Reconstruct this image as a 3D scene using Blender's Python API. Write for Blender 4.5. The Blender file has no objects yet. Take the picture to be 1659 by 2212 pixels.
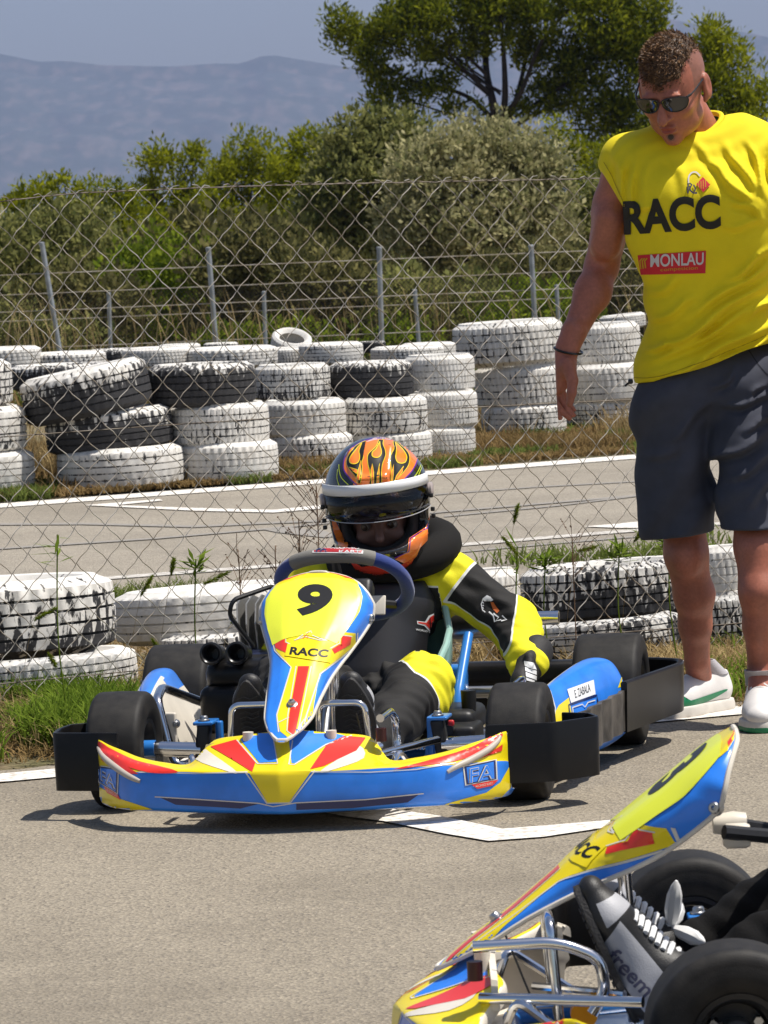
import bpy, bmesh, math, random
import numpy as np
from mathutils import Vector, Matrix, noise
from mathutils.bvhtree import BVHTree
random.seed(7); np.random.seed(7)
SC = bpy.context.scene
COL = SC.collection
rad = math.radians

# ------------------------------------------------------------------ camera
FPX = 9800.0; CAMH = 1.3; PITCH = math.atan(656 / FPX); ROLL = math.atan(.042)
cpi, spi = math.cos(PITCH), math.sin(PITCH)
FW = Vector((0, cpi, -spi)); UP0 = Vector((0, spi, cpi)); RT0 = Vector((1, 0, 0))
RT = RT0 * math.cos(ROLL) - UP0 * math.sin(ROLL); UPV = UP0 * math.cos(ROLL) + RT0 * math.sin(ROLL)
CP = Vector((0, 0, CAMH))
cd = bpy.data.cameras.new('camera'); cam = bpy.data.objects.new('camera', cd); COL.objects.link(cam)
cd.sensor_fit = 'VERTICAL'; cd.sensor_height = 36; cd.sensor_width = 27; cd.lens = 36 * FPX / 2212
cd.clip_start = .1; cd.clip_end = 60000
cam.matrix_world = Matrix(((RT.x, UPV.x, -FW.x, 0), (RT.y, UPV.y, -FW.y, 0), (RT.z, UPV.z, -FW.z, CAMH), (0, 0, 0, 1)))
cd.dof.use_dof = True; cd.dof.focus_distance = 10.6; cd.dof.aperture_fstop = 30
SC.camera = cam

# ------------------------------------------------------------------ sky, sun, exposure
SUN_SH = Vector((-.43, .05, -1)).normalized()          # direction sunlight travels
w = bpy.data.worlds.new('World'); SC.world = w; w.use_nodes = True
wn = w.node_tree; bgn = wn.nodes['Background']; sky = wn.nodes.new('ShaderNodeTexSky')
sky.sky_type = 'NISHITA'; sky.sun_disc = False
sky.sun_elevation = math.asin(-SUN_SH.z); sky.sun_rotation = math.atan2(-SUN_SH.x, -SUN_SH.y)
sky.altitude = 200; sky.air_density = 1.0; sky.dust_density = 2.2; sky.ozone_density = 1.6
wn.links.new(sky.outputs[0], bgn.inputs[0]); bgn.inputs[1].default_value = .078
sl = bpy.data.lights.new('sun', 'SUN'); sl.energy = 4.7; sl.angle = rad(.53); sl.color = (1, .955, .88)
sun = bpy.data.objects.new('sun', sl); COL.objects.link(sun); sun.rotation_euler = SUN_SH.to_track_quat('-Z', 'Y').to_euler()
sun.location = (4, 2, 12)
SC.view_settings.view_transform = 'Standard'; SC.view_settings.look = 'None'; SC.view_settings.gamma = 1
SC.view_settings.exposure = .28; SC.view_settings.use_curve_mapping = False
SC.render.engine = 'CYCLES'
SC.cycles.volume_bounces = 0; SC.cycles.max_bounces = 8; SC.cycles.transparent_max_bounces = 16
SC.cycles.sample_clamp_indirect = 6

# photograph measurements (1659x2212 grid) to points of the place
def ray(x, y): return FW + RT * ((x - 829.5) / FPX) - UPV * ((y - 1106) / FPX)
def onY(x, y, Y): r = ray(x, y); return CP + r * (Y / r.y)
def onZ(x, y, z=0.): r = ray(x, y); return CP + r * ((z - CAMH) / r.z)

# ------------------------------------------------------------------ materials
MATS = {}
def mat(name, col, rough=.5, metal=0., var=.0, scale=15, bump=0., bscale=150, coat=0., trans=0., alpha=1., spec=.5, col2=None, sheen=0., detail=4, bdist=.002, mixlo=.35, mixhi=.65):
    if name in MATS: return MATS[name]
    m = bpy.data.materials.new(name); m.use_nodes = True; nt = m.node_tree; N = nt.nodes; L = nt.links
    p = N['Principled BSDF']; p.inputs['Roughness'].default_value = rough; p.inputs['Metallic'].default_value = metal
    p.inputs['Coat Weight'].default_value = coat; p.inputs['Coat Roughness'].default_value = .08
    p.inputs['Transmission Weight'].default_value = trans; p.inputs['Alpha'].default_value = alpha
    p.inputs['Specular IOR Level'].default_value = spec; p.inputs['Sheen Weight'].default_value = sheen
    p.inputs['Base Color'].default_value = (*col, 1)
    tc = N.new('ShaderNodeTexCoord')
    if var or col2:
        n = N.new('ShaderNodeTexNoise'); n.inputs['Scale'].default_value = scale; n.inputs['Detail'].default_value = detail
        L.new(tc.outputs['Object'], n.inputs['Vector'])
        mr = N.new('ShaderNodeMapRange'); mr.inputs[1].default_value = mixlo; mr.inputs[2].default_value = mixhi
        L.new(n.outputs[0], mr.inputs[0])
        mx = N.new('ShaderNodeMix'); mx.data_type = 'RGBA'
        c2 = col2 or tuple(c * (1 - var) for c in col)
        c1 = col if col2 else tuple(min(1, c * (1 + var * .6)) for c in col)
        mx.inputs[6].default_value = (*c1, 1); mx.inputs[7].default_value = (*c2, 1)
        L.new(mr.outputs[0], mx.inputs[0]); L.new(mx.outputs[2], p.inputs['Base Color'])
    if bump:
        n2 = N.new('ShaderNodeTexNoise'); n2.inputs['Scale'].default_value = bscale; n2.inputs['Detail'].default_value = 3
        L.new(tc.outputs['Object'], n2.inputs['Vector'])
        b = N.new('ShaderNodeBump'); b.inputs['Strength'].default_value = bump; b.inputs['Distance'].default_value = bdist
        L.new(n2.outputs[0], b.inputs['Height']); L.new(b.outputs[0], p.inputs['Normal'])
    MATS[name] = m; return m

def leaf_mat(name, c1, c2, trans=.35, scale=.6):
    m = bpy.data.materials.new(name); m.use_nodes = True; nt = m.node_tree; N = nt.nodes; L = nt.links
    N.remove(N['Principled BSDF']); out = N['Material Output']
    g = N.new('ShaderNodeNewGeometry'); mx = N.new('ShaderNodeMix'); mx.data_type = 'RGBA'
    mx.inputs[6].default_value = (*c1, 1); mx.inputs[7].default_value = (*c2, 1)
    n = N.new('ShaderNodeTexNoise'); n.inputs['Scale'].default_value = scale; tc = N.new('ShaderNodeTexCoord'); L.new(tc.outputs['Object'], n.inputs['Vector'])
    ad = N.new('ShaderNodeMath'); ad.operation = 'ADD'; L.new(n.outputs[0], ad.inputs[0]); L.new(g.outputs['Random Per Island'], ad.inputs[1])
    mr = N.new('ShaderNodeMapRange'); mr.inputs[1].default_value = .5; mr.inputs[2].default_value = 1.5; L.new(ad.outputs[0], mr.inputs[0])
    L.new(mr.outputs[0], mx.inputs[0])
    d = N.new('ShaderNodeBsdfDiffuse'); t = N.new('ShaderNodeBsdfTranslucent'); ms = N.new('ShaderNodeMixShader')
    L.new(mx.outputs[2], d.inputs[0]); L.new(mx.outputs[2], t.inputs[0]); ms.inputs[0].default_value = trans
    L.new(d.outputs[0], ms.inputs[1]); L.new(t.outputs[0], ms.inputs[2]); L.new(ms.outputs[0], out.inputs[0])
    return m

# ------------------------------------------------------------------ objects
def tag(o, label=None, cat=None, group=None, kind=None):
    if label: o['label'] = label
    if cat: o['category'] = cat
    if group: o['group'] = group
    if kind: o['kind'] = kind
    return o
def empty(name, label, cat, loc=(0, 0, 0), rot=(0, 0, 0), group=None):
    o = bpy.data.objects.new(name, None); o.empty_display_size = .1; COL.objects.link(o)
    o.location = loc; o.rotation_euler = rot; tag(o, label, cat, group); return o
def meshobj(name, me, parent=None, label=None):
    o = bpy.data.objects.new(name, me); COL.objects.link(o)
    if parent: o.parent = parent
    if label: o['label'] = label
    return o
def add(name, V, F, m, parent=None, smooth=True, label=None, mi=None, sharp=None):
    me = bpy.data.meshes.new(name); me.from_pydata([tuple(v) for v in V], [], [tuple(f) for f in F])
    for q in (m if isinstance(m, (list, tuple)) else [m]): me.materials.append(q)
    if mi is not None: me.polygons.foreach_set('material_index', list(mi))
    me.update()
    if smooth:
        me.polygons.foreach_set('use_smooth', [True] * len(me.polygons))
        if sharp: me.set_sharp_from_angle(angle=rad(sharp))
    return meshobj(name, me, parent, label)
def addnp(name, V, F, m, parent=None, smooth=True, label=None, attrs=None):
    """fast mesh from numpy arrays; F is (n,3) or (n,4)"""
    me = bpy.data.meshes.new(name); k = F.shape[1]
    me.vertices.add(len(V)); me.vertices.foreach_set('co', np.asarray(V, np.float32).ravel())
    me.loops.add(F.size); me.loops.foreach_set('vertex_index', np.asarray(F, np.int32).ravel())
    me.polygons.add(len(F)); me.polygons.foreach_set('loop_start', np.arange(0, F.size, k, dtype=np.int32))
    me.update(calc_edges=True); me.validate()
    for q in (m if isinstance(m, (list, tuple)) else [m]): me.materials.append(q)
    if smooth: me.polygons.foreach_set('use_smooth', np.ones(len(me.polygons), bool))
    for an, av in (attrs or {}).items():
        a = me.attributes.new(an, 'FLOAT', 'POINT'); a.data.foreach_set('value', np.asarray(av, np.float32))
    return meshobj(name, me, parent, label)

class MB:
    """collects shapes into one mesh"""
    def __init__(s): s.V = []; s.F = []; s.M = []
    def put(s, V, F, mi=0):
        o = len(s.V); s.V += [Vector(v) for v in V]; s.F += [tuple(i + o for i in f) for f in F]; s.M += [mi] * len(F); return s
    def box(s, c, sz, rz=0., R=None, mi=0, bev=0.):
        R = R or Matrix.Rotation(rz, 3, 'Z'); c = Vector(c)
        if bev:
            bm = bmesh.new(); bmesh.ops.create_cube(bm, size=1)
            for v in bm.verts: v.co = Vector((v.co.x * sz[0], v.co.y * sz[1], v.co.z * sz[2]))
            bmesh.ops.bevel(bm, geom=bm.edges[:], offset=bev, segments=3, profile=.5, affect='EDGES')
            bm.verts.index_update(); s.put([c + R @ v.co for v in bm.verts], [[v.index for v in f.verts] for f in bm.faces], mi); bm.free(); return s
        V = [c + R @ Vector((x * sz[0] / 2, y * sz[1] / 2, z * sz[2] / 2)) for x in (-1, 1) for y in (-1, 1) for z in (-1, 1)]
        return s.put(V, [(0, 1, 3, 2), (4, 6, 7, 5), (0, 4, 5, 1), (2, 3, 7, 6), (0, 2, 6, 4), (1, 5, 7, 3)], mi)
    def tube(s, pts, r, n=10, mi=0, closed=False, cap=True):
        pts = [Vector(p) for p in pts]; k = len(pts); rr = r if isinstance(r, (list, tuple)) else [r] * k
        V = []; F = []; ref = None
        for i, p in enumerate(pts):
            a = pts[(i - 1) % k] if (closed or i > 0) else p; b = pts[(i + 1) % k] if (closed or i < k - 1) else p
            t = (b - a).normalized()
            if ref is None: ref = t.orthogonal().normalized()
            ref = (ref - t * ref.dot(t)); ref = ref.normalized() if ref.length > 1e-6 else t.orthogonal().normalized()
            bn = t.cross(ref)
            V += [p + (ref * math.cos(2 * math.pi * j / n) + bn * math.sin(2 * math.pi * j / n)) * rr[i] for j in range(n)]
        for i in range(k if closed else k - 1):
            for j in range(n):
                a = i * n + j; b = i * n + (j + 1) % n; c = ((i + 1) % k) * n + (j + 1) % n; d = ((i + 1) % k) * n + j
                F.append((a, b, c, d))
        if cap and not closed: F.append(tuple(range(n))[::-1]); F.append(tuple((k - 1) * n + j for j in range(n)))
        return s.put(V, F, mi)
    def lathe(s, prof, c=(0, 0, 0), axis='Y', n=48, mi=0, closed=False, R=None):
        """prof: (radius, along)"""
        V = []; F = []; k = len(prof); c = Vector(c)
        for i in range(n):
            a = 2 * math.pi * i / n; ca, sa = math.cos(a), math.sin(a)
            for r, h in prof:
                v = Vector((r * ca, h, r * sa)) if axis == 'Y' else (Vector((r * ca, r * sa, h)) if axis == 'Z' else Vector((h, r * ca, r * sa)))
                V.append(c + (R @ v if R else v))
        for i in range(n):
            for j in range(k if closed else k - 1):
                a = i * k + j; b = i * k + (j + 1) % k; F.append((a, b, ((i + 1) % n) * k + (j + 1) % k, ((i + 1) % n) * k + j))
        return s.put(V, F, mi)
    def loft(s, rings, mi=0, cap=True, closed=True):
        n = len(rings[0]); V = [v for r in rings for v in r]; F = []
        for i in range(len(rings) - 1):
            for j in range(n if closed else n - 1):
                F.append((i * n + j, i * n + (j + 1) % n, (i + 1) * n + (j + 1) % n, (i + 1) * n + j))
        if cap and closed: F.append(tuple(range(n))[::-1]); F.append(tuple((len(rings) - 1) * n + j for j in range(n)))
        return s.put(V, F, mi)
    def build(s, name, m, parent=None, smooth=True, label=None, sharp=40):
        me = bpy.data.meshes.new(name); me.from_pydata([tuple(v) for v in s.V], [], s.F)
        for q in (m if isinstance(m, (list, tuple)) else [m]): me.materials.append(q)
        me.polygons.foreach_set('material_index', s.M); me.update()
        bm = bmesh.new(); bm.from_mesh(me); bmesh.ops.recalc_face_normals(bm, faces=bm.faces[:]); bm.to_mesh(me); bm.free()
        if smooth:
            me.polygons.foreach_set('use_smooth', [True] * len(me.polygons)); me.set_sharp_from_angle(angle=rad(sharp))
        return meshobj(name, me, parent, label)

def spline(P, n=8, closed=False):
    """Catmull-Rom through points"""
    P = [Vector(p) for p in P]; k = len(P); out = []
    for i in range(k if closed else k - 1):
        p0 = P[(i - 1) % k] if (closed or i > 0) else P[0]; p1 = P[i]; p2 = P[(i + 1) % k]
        p3 = P[(i + 2) % k] if (closed or i < k - 2) else P[-1]
        for j in range(n):
            t = j / n; out.append(.5 * ((2 * p1) + (p2 - p0) * t + (2 * p0 - 5 * p1 + 4 * p2 - p3) * t * t + (3 * p1 - p0 - 3 * p2 + p3) * t ** 3))
    if not closed: out.append(P[-1])
    return out
def bend(P, r, n=6):
    """polyline with rounded corners"""
    P = [Vector(p) for p in P]; out = [P[0]]
    for i in range(1, len(P) - 1):
        a = (P[i - 1] - P[i]); b = (P[i + 1] - P[i]); q = min(r, a.length * .45, b.length * .45)
        A = P[i] + a.normalized() * q; B = P[i] + b.normalized() * q
        for j in range(n + 1):
            t = j / n; out.append(A * (1 - t) ** 2 + P[i] * 2 * t * (1 - t) + B * t * t)
    out.append(P[-1]); return out

def dup_tree(o, parent=None):
    c = o.copy(); COL.objects.link(c); c.parent = parent
    for ch in list(o.children): dup_tree(ch, c)
    return c

# ------------------------------------------------------------------ flat prints laid on real surfaces
def text2d(s, bold=0., shear=0., spacing=1.):
    cu = bpy.data.curves.new('t', 'FONT'); cu.body = s; cu.size = 1; cu.offset = bold; cu.shear = shear; cu.space_character = spacing
    cu.resolution_u = 6; o = bpy.data.objects.new('t', cu); COL.objects.link(o)
    me = bpy.data.meshes.new_from_object(o.evaluated_get(bpy.context.evaluated_depsgraph_get()))
    V = [(v.co.x, v.co.y) for v in me.vertices]; F = [tuple(p.vertices) for p in me.polygons]
    bpy.data.objects.remove(o); bpy.data.curves.remove(cu); bpy.data.meshes.remove(me)
    xs = [v[0] for v in V]; ys = [v[1] for v in V]; x0, y0, sx, sy = min(xs), min(ys), max(xs) - min(xs), max(ys) - min(ys)
    return [((v[0] - x0) / sx, (v[1] - y0) / sy) for v in V], F        # unit square
class Print:
    """polygons in a plane, cut fine and pressed on a surface"""
    def __init__(s): s.items = []
    def poly(s, pts, mi=0, lay=0, smooth=0, closed=True):
        if smooth: pts = [(p.x, p.y) for p in spline([(a, b, 0) for a, b in pts], smooth, True)]
        s.items.append(([tuple(p) for p in pts], [tuple(range(len(pts)))], mi, lay)); return s
    def line(s, pts, wd, mi=0, lay=1, smooth=0):
        P = [Vector((a, b, 0)) for a, b in pts]
        if smooth: P = spline(P, smooth)
        V = []; F = []
        for i, p in enumerate(P):
            t = (P[min(i + 1, len(P) - 1)] - P[max(i - 1, 0)]); t.normalize(); nn = Vector((-t.y, t.x, 0)) * wd / 2
            V += [(p.x + nn.x, p.y + nn.y), (p.x - nn.x, p.y - nn.y)]
        for i in range(len(P) - 1): F.append((2 * i, 2 * i + 1, 2 * i + 3, 2 * i + 2))
        s.items.append((V, F, mi, lay)); return s
    def text(s, t, o, r, u, mi=0, lay=2, bold=0., shear=0., spacing=1.):
        V, F = text2d(t, bold, shear, spacing)
        s.items.append(([(o[0] + r[0] * a + u[0] * b, o[1] + r[1] * a + u[1] * b) for a, b in V], F, mi, lay)); return s
    def press(s, name, mats, fn, step, parent=None, off=.0012, dl=.0005, label=None):
        """fn(x,y)->(point,normal) or None in parent's space"""
        VV = []; FF = []; MM = []
        for V, F, mi, lay in s.items:
            bm = bmesh.new(); vs = [bm.verts.new((a, b, 0)) for a, b in V]
            for f in F:
                try: bm.faces.new([vs[i] for i in f])
                except ValueError: pass
            bmesh.ops.triangulate(bm, faces=[f for f in bm.faces if len(f.verts) > 4])
            for ax in (0, 1):
                c = [v.co[ax] for v in bm.verts]; lo, hi = min(c), max(c); n = int((hi - lo) / step)
                for i in range(1, n + 1):
                    co = Vector((0, 0, 0)); co[ax] = lo + (hi - lo) * i / (n + 1); no = Vector((0, 0, 0)); no[ax] = 1
                    bmesh.ops.bisect_plane(bm, geom=bm.verts[:] + bm.edges[:] + bm.faces[:], plane_co=co, plane_no=no)
            bmesh.ops.triangulate(bm, faces=[f for f in bm.faces if len(f.verts) > 4])
            bm.verts.index_update(); ok = {}; base = len(VV)
            for v in bm.verts:
                h = fn(v.co.x, v.co.y)
                if h is None: ok[v.index] = False; VV.append(Vector((0, 0, 0)))
                else: ok[v.index] = True; VV.append(h[0] + h[1] * (off + dl * lay))
            for f in bm.faces:
                if all(ok[v.index] for v in f.verts):
                    q = [base + v.index for v in f.verts]; c = [VV[i] for i in q]
                    if max((c[i] - c[i - 1]).length for i in range(len(c))) < .05 + step * .01: FF.append(q); MM.append(mi)
            bm.free()
        used = sorted({i for f in FF for i in f}); mp = {a: b for b, a in enumerate(used)}
        return add(name, [VV[i] for i in used], [[mp[i] for i in f] for f in FF], mats, parent, smooth=True, label=label, mi=MM)
def presser(target, root, maxd=None, backface=True):
    """measured photo points -> surface of target (both under root), by straight sight lines"""
    me = target.data; bvh = BVHTree.FromPolygons([v.co for v in me.vertices], [p.vertices for p in me.polygons])
    mw = Matrix.Translation(root.location) @ root.rotation_euler.to_matrix().to_4x4() if root else Matrix(); inv = mw.inverted(); o = inv @ CP; r3 = inv.to_3x3()
    def fn(x, y):
        d = (r3 @ ray(x, y)).normalized(); h = bvh.ray_cast(o, d)
        if h[0] is None: return None
        n = h[1]
        if n.dot(d) > 0: n = -n
        return h[0], n
    return fn
def presser_dir(target, org, xa, ya):
    me = target.data; bvh = BVHTree.FromPolygons([v.co for v in me.vertices], [p.vertices for p in me.polygons])
    org = Vector(org); xa = Vector(xa).normalized(); ya = Vector(ya).normalized(); d = -xa.cross(ya)
    def fn(x, y):
        h = bvh.ray_cast(org + xa * x + ya * y, d)
        if h[0] is None: return None
        n = h[1]
        if n.dot(d) > 0: n = -n
        return h[0], n
    return fn

# ------------------------------------------------------------------ distance-field bodies
import openvdb as vdb
class Field:
    def __init__(s, lo, hi, vox):
        s.lo = np.array(lo, np.float64); s.v = vox; s.n = np.ceil((np.array(hi) - s.lo) / vox).astype(int) + 1
        s.A = np.full(s.n, .06, np.float32)
    def _sl(s, lo, hi):
        a = np.clip(np.floor((np.array(lo) - s.lo) / s.v).astype(int), 0, s.n - 1); b = np.clip(np.ceil((np.array(hi) - s.lo) / s.v).astype(int) + 1, 1, s.n)
        b = np.maximum(b, a + 1)
        g = [(s.lo[i] + s.v * np.arange(a[i], b[i])).astype(np.float32) for i in range(3)]
        X, Y, Z = np.meshgrid(*g, indexing='ij', sparse=True)
        return tuple(slice(a[i], b[i]) for i in range(3)), X, Y, Z
    def _mix(s, sl, d, k, op):
        A = s.A[sl]
        if op == 'u':
            if k > 0: h = np.clip(.5 + .5 * (A - d) / k, 0, 1); r = A * (1 - h) + d * h - k * h * (1 - h)
            else: r = np.minimum(A, d)
        else:
            d = -d
            if k > 0: h = np.clip(.5 - .5 * (A - d) / k, 0, 1); r = A * (1 - h) + d * h + k * h * (1 - h)
            else: r = np.maximum(A, d)
        s.A[sl] = r
    def cone(s, a, b, r1, r2, k=.02, op='u', sq=None):
        """round cone; sq=(axis vector, factor) flattens along an axis"""
        a = np.array(a, float); b = np.array(b, float); R = max(r1, r2) + k + .03
        if sq: R *= max(1, 1 / sq[1] if sq[1] < 1 else 1)
        sl, X, Y, Z = s._sl(np.minimum(a, b) - R, np.maximum(a, b) + R)
        ba = b - a; L = ba @ ba + 1e-12
        px, py, pz = X - a[0], Y - a[1], Z - a[2]
        t = np.clip((px * ba[0] + py * ba[1] + pz * ba[2]) / L, 0, 1)
        dx, dy, dz = px - t * ba[0], py - t * ba[1], pz - t * ba[2]
        if sq:
            ax = np.array(sq[0], float); ax /= np.linalg.norm(ax); q = dx * ax[0] + dy * ax[1] + dz * ax[2]; f = (1 / sq[1] - 1) * q
            dx, dy, dz = dx + f * ax[0], dy + f * ax[1], dz + f * ax[2]
        d = np.sqrt(dx * dx + dy * dy + dz * dz) - (r1 + (r2 - r1) * t)
        if sq and sq[1] < 1: d = d * (sq[1] * .5 + .5)
        s._mix(sl, d.astype(np.float32), k, op)
    def ell(s, c, r, k=.02, op='u', R=None):
        c = np.array(c, float); r = np.array(r, float); m = r.max() + k + .03
        sl, X, Y, Z = s._sl(c - m, c + m); px, py, pz = X - c[0], Y - c[1], Z - c[2]
        if R is not None:
            R = np.array(R); q = [R[0, i] * px + R[1, i] * py + R[2, i] * pz for i in range(3)]; px, py, pz = q
        k0 = np.sqrt((px / r[0]) ** 2 + (py / r[1]) ** 2 + (pz / r[2]) ** 2) + 1e-9
        k1 = np.sqrt((px / r[0] ** 2) ** 2 + (py / r[1] ** 2) ** 2 + (pz / r[2] ** 2) ** 2) + 1e-9
        s._mix(sl, (k0 * (k0 - 1) / k1).astype(np.float32), k, op)
    def box(s, c, h, rr=.01, k=.005, op='u', R=None):
        c = np.array(c, float); m = np.linalg.norm(h) + k + .03
        sl, X, Y, Z = s._sl(c - m, c + m); q = [X - c[0], Y - c[1], Z - c[2]]
        if R is not None: R = np.array(R); q = [R[0, i] * q[0] + R[1, i] * q[1] + R[2, i] * q[2] for i in range(3)]
        e = [np.abs(q[i]) - (h[i] - rr) for i in range(3)]
        d = np.sqrt(np.maximum(e[0], 0) ** 2 + np.maximum(e[1], 0) ** 2 + np.maximum(e[2], 0) ** 2) + np.minimum(np.maximum(np.maximum(e[0], e[1]), e[2]), 0) - rr
        s._mix(sl, d.astype(np.float32), k, op)
    def warp(s, fn, lo=None, hi=None):
        sl, X, Y, Z = s._sl(lo if lo is not None else s.lo, hi if hi is not None else s.lo + s.v * s.n)
        s.A[sl] += fn(X, Y, Z).astype(np.float32)
    def cut(s, fn): 
        sl, X, Y, Z = s._sl(s.lo, s.lo + s.v * s.n); s.A = np.maximum(s.A, fn(X, Y, Z).astype(np.float32))
    def mesh(s, smooth=0):
        g = vdb.FloatGrid(background=.06); g.copyFromArray(np.ascontiguousarray(s.A)); P, Q = g.convertToQuads(isovalue=0.)[:2]
        P = np.array(P); Q = np.array(Q)
        V = P * s.v + s.lo
        # orientation check
        c = V[Q[:, 0]]; n = np.cross(V[Q[:, 1]] - c, V[Q[:, 3]] - c)
        idx = np.clip(((c + n / (np.linalg.norm(n, axis=1, keepdims=True) + 1e-12) * s.v * 1.5 - s.lo) / s.v).round().astype(int), 0, s.n - 1)
        if np.mean(s.A[idx[:, 0], idx[:, 1], idx[:, 2]] > 0) < .5: Q = Q[:, ::-1]
        for _ in range(smooth):
            acc = np.zeros_like(V); cnt = np.zeros(len(V))
            for i in range(4):
                for j in ((i + 1) % 4, (i - 1) % 4): np.add.at(acc, Q[:, i], V[Q[:, j]]); np.add.at(cnt, Q[:, i], 1)
            V = V * .5 + .5 * acc / cnt[:, None]
        return V, Q
def shade_paint(name, stops, rough=.6, bump=.15, bscale=350, sheen=.0, attr='paint', mott=0.):
    """cloth or paint whose colour areas follow the stored seam distance: stops [(threshold, colour)...] ascending"""
    m = bpy.data.materials.new(name); m.use_nodes = True; nt = m.node_tree; N = nt.nodes; L = nt.links; p = N['Principled BSDF']
    a = N.new('ShaderNodeAttribute'); a.attribute_name = attr; cur = None; src = a.outputs['Fac']
    rgb = N.new('ShaderNodeRGB'); rgb.outputs[0].default_value = (*stops[0][1], 1); cur = rgb.outputs[0]
    for t, c in stops[1:]:
        g = N.new('ShaderNodeMath'); g.operation = 'GREATER_THAN'; g.inputs[1].default_value = t; L.new(src, g.inputs[0])
        mx = N.new('ShaderNodeMix'); mx.data_type = 'RGBA'; L.new(g.outputs[0], mx.inputs[0]); L.new(cur, mx.inputs[6]); mx.inputs[7].default_value = (*c, 1); cur = mx.outputs[2]
    if mott:
        for sc_, am in ((22, mott), (140, mott * .7)):
            tn = N.new('ShaderNodeTexCoord'); nn = N.new('ShaderNodeTexNoise'); nn.inputs['Scale'].default_value = sc_; nn.inputs['Detail'].default_value = 6; L.new(tn.outputs['Object'], nn.inputs['Vector'])
            mr = N.new('ShaderNodeMapRange'); mr.inputs[1].default_value = .3; mr.inputs[2].default_value = .7; mr.inputs[3].default_value = 1 - am; mr.inputs[4].default_value = 1 + am; L.new(nn.outputs[0], mr.inputs[0])
            vm = N.new('ShaderNodeVectorMath'); vm.operation = 'SCALE'; L.new(cur, vm.inputs[0]); L.new(mr.outputs[0], vm.inputs['Scale']); cur = vm.outputs[0]
    L.new(cur, p.inputs['Base Color']); p.inputs['Roughness'].default_value = rough; p.inputs['Sheen Weight'].default_value = sheen
    tc = N.new('ShaderNodeTexCoord'); n2 = N.new('ShaderNodeTexNoise'); n2.inputs['Scale'].default_value = bscale; L.new(tc.outputs['Object'], n2.inputs['Vector'])
    b = N.new('ShaderNodeBump'); b.inputs['Strength'].default_value = bump; b.inputs['Distance'].default_value = .002; L.new(n2.outputs[0], b.inputs['Height']); L.new(b.outputs[0], p.inputs['Normal'])
    return m
# ------------------------------------------------------------------ ground, roads, markings
def asphalt(name, c1, c2, dark):
    m = bpy.data.materials.new(name); m.use_nodes = True; nt = m.node_tree; N = nt.nodes; L = nt.links; p = N['Principled BSDF']
    tc = N.new('ShaderNodeTexCoord')
    def nz(s, d=3, r=.6):
        n = N.new('ShaderNodeTexNoise'); n.inputs['Scale'].default_value = s; n.inputs['Detail'].default_value = d; n.inputs['Roughness'].default_value = r
        L.new(tc.outputs['Object'], n.inputs['Vector']); return n.outputs[0]
    def mr(a, lo, hi, o0=0., o1=1.):
        q = N.new('ShaderNodeMapRange'); q.inputs[1].default_value = lo; q.inputs[2].default_value = hi; q.inputs[3].default_value = o0; q.inputs[4].default_value = o1
        L.new(a, q.inputs[0]); return q.outputs[0]
    def mx(f, a, b):
        q = N.new('ShaderNodeMix'); q.data_type = 'RGBA'; L.new(f, q.inputs[0])
        for s, i in ((a, 6), (b, 7)):
            if isinstance(s, tuple): q.inputs[i].default_value = (*s, 1)
            else: L.new(s, q.inputs[i])
        return q.outputs[2]
    v = N.new('ShaderNodeTexVoronoi'); v.inputs['Scale'].default_value = 150; L.new(tc.outputs['Object'], v.inputs['Vector'])
    sep = N.new('ShaderNodeSeparateColor'); L.new(v.outputs['Color'], sep.inputs[0])
    a = mx(mr(nz(1.3, 5), .35, .68), c1, c2)
    stone = mx(mr(sep.outputs[0], .0, 1.), dark, tuple(min(1, c * 1.45) for c in c1))
    f = mr(sep.outputs[1], .25, .75, .1, .62)
    b = mx(f, a, stone)
    sp = mr(nz(90, 2), .62, .72, 0, .75); b = mx(sp, b, dark)
    sp2 = mr(nz(70, 3), .66, .74, 0, .6); b = mx(sp2, b, tuple(min(1, c * 1.9) for c in c1))
    st = mr(nz(.9, 9, .78), .48, .70, 0, .6); b = mx(st, b, tuple(c * .62 for c in c2))
    L.new(b, p.inputs['Base Color']); p.inputs['Roughness'].default_value = .85; p.inputs['Specular IOR Level'].default_value = .35
    bp = N.new('ShaderNodeBump'); bp.inputs['Strength'].default_value = .9; bp.inputs['Distance'].default_value = .004; L.new(v.outputs['Distance'], bp.inputs['Height'])
    b2 = N.new('ShaderNodeBump'); b2.inputs['Strength'].default_value = .5; b2.inputs['Distance'].default_value = .006; L.new(nz(45, 4), b2.inputs['Height'])
    L.new(bp.outputs[0], b2.inputs['Normal']); L.new(b2.outputs[0], p.inputs['Normal'])
    return m
M_ASPH = asphalt('pit_asphalt', (.305, .262, .198), (.25, .213, .16), (.1, .088, .075))
M_TRACK = asphalt('track_asphalt', (.335, .295, .235), (.28, .245, .195), (.13, .115, .1))
M_LINE = mat('road_paint', (.78, .74, .68), .8, var=.0, col2=(.42, .37, .30), scale=55, detail=9, bump=.6, bscale=150, mixlo=.47, mixhi=.68)
M_OLDLINE = mat('worn_road_paint', (.62, .59, .54), .85, col2=(.36, .33, .29), scale=30, detail=6, mixlo=.4, mixhi=.6, bump=.4)
M_SKID = mat('tyre_rubber_mark', (.24, .225, .2), .8, col2=(.3, .27, .235), scale=30, detail=6)
M_SOIL = mat('verge_soil', (.22, .165, .1), .95, col2=(.13, .12, .05), scale=6, detail=8, bump=.8, bscale=60, bdist=.01)

def sheet(name, pts, z, m, kind='structure', n=1):
    o = add(name, [(p[0], p[1], z) for p in pts], [tuple(range(len(pts)))], m, smooth=False); o['kind'] = kind; return o
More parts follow.
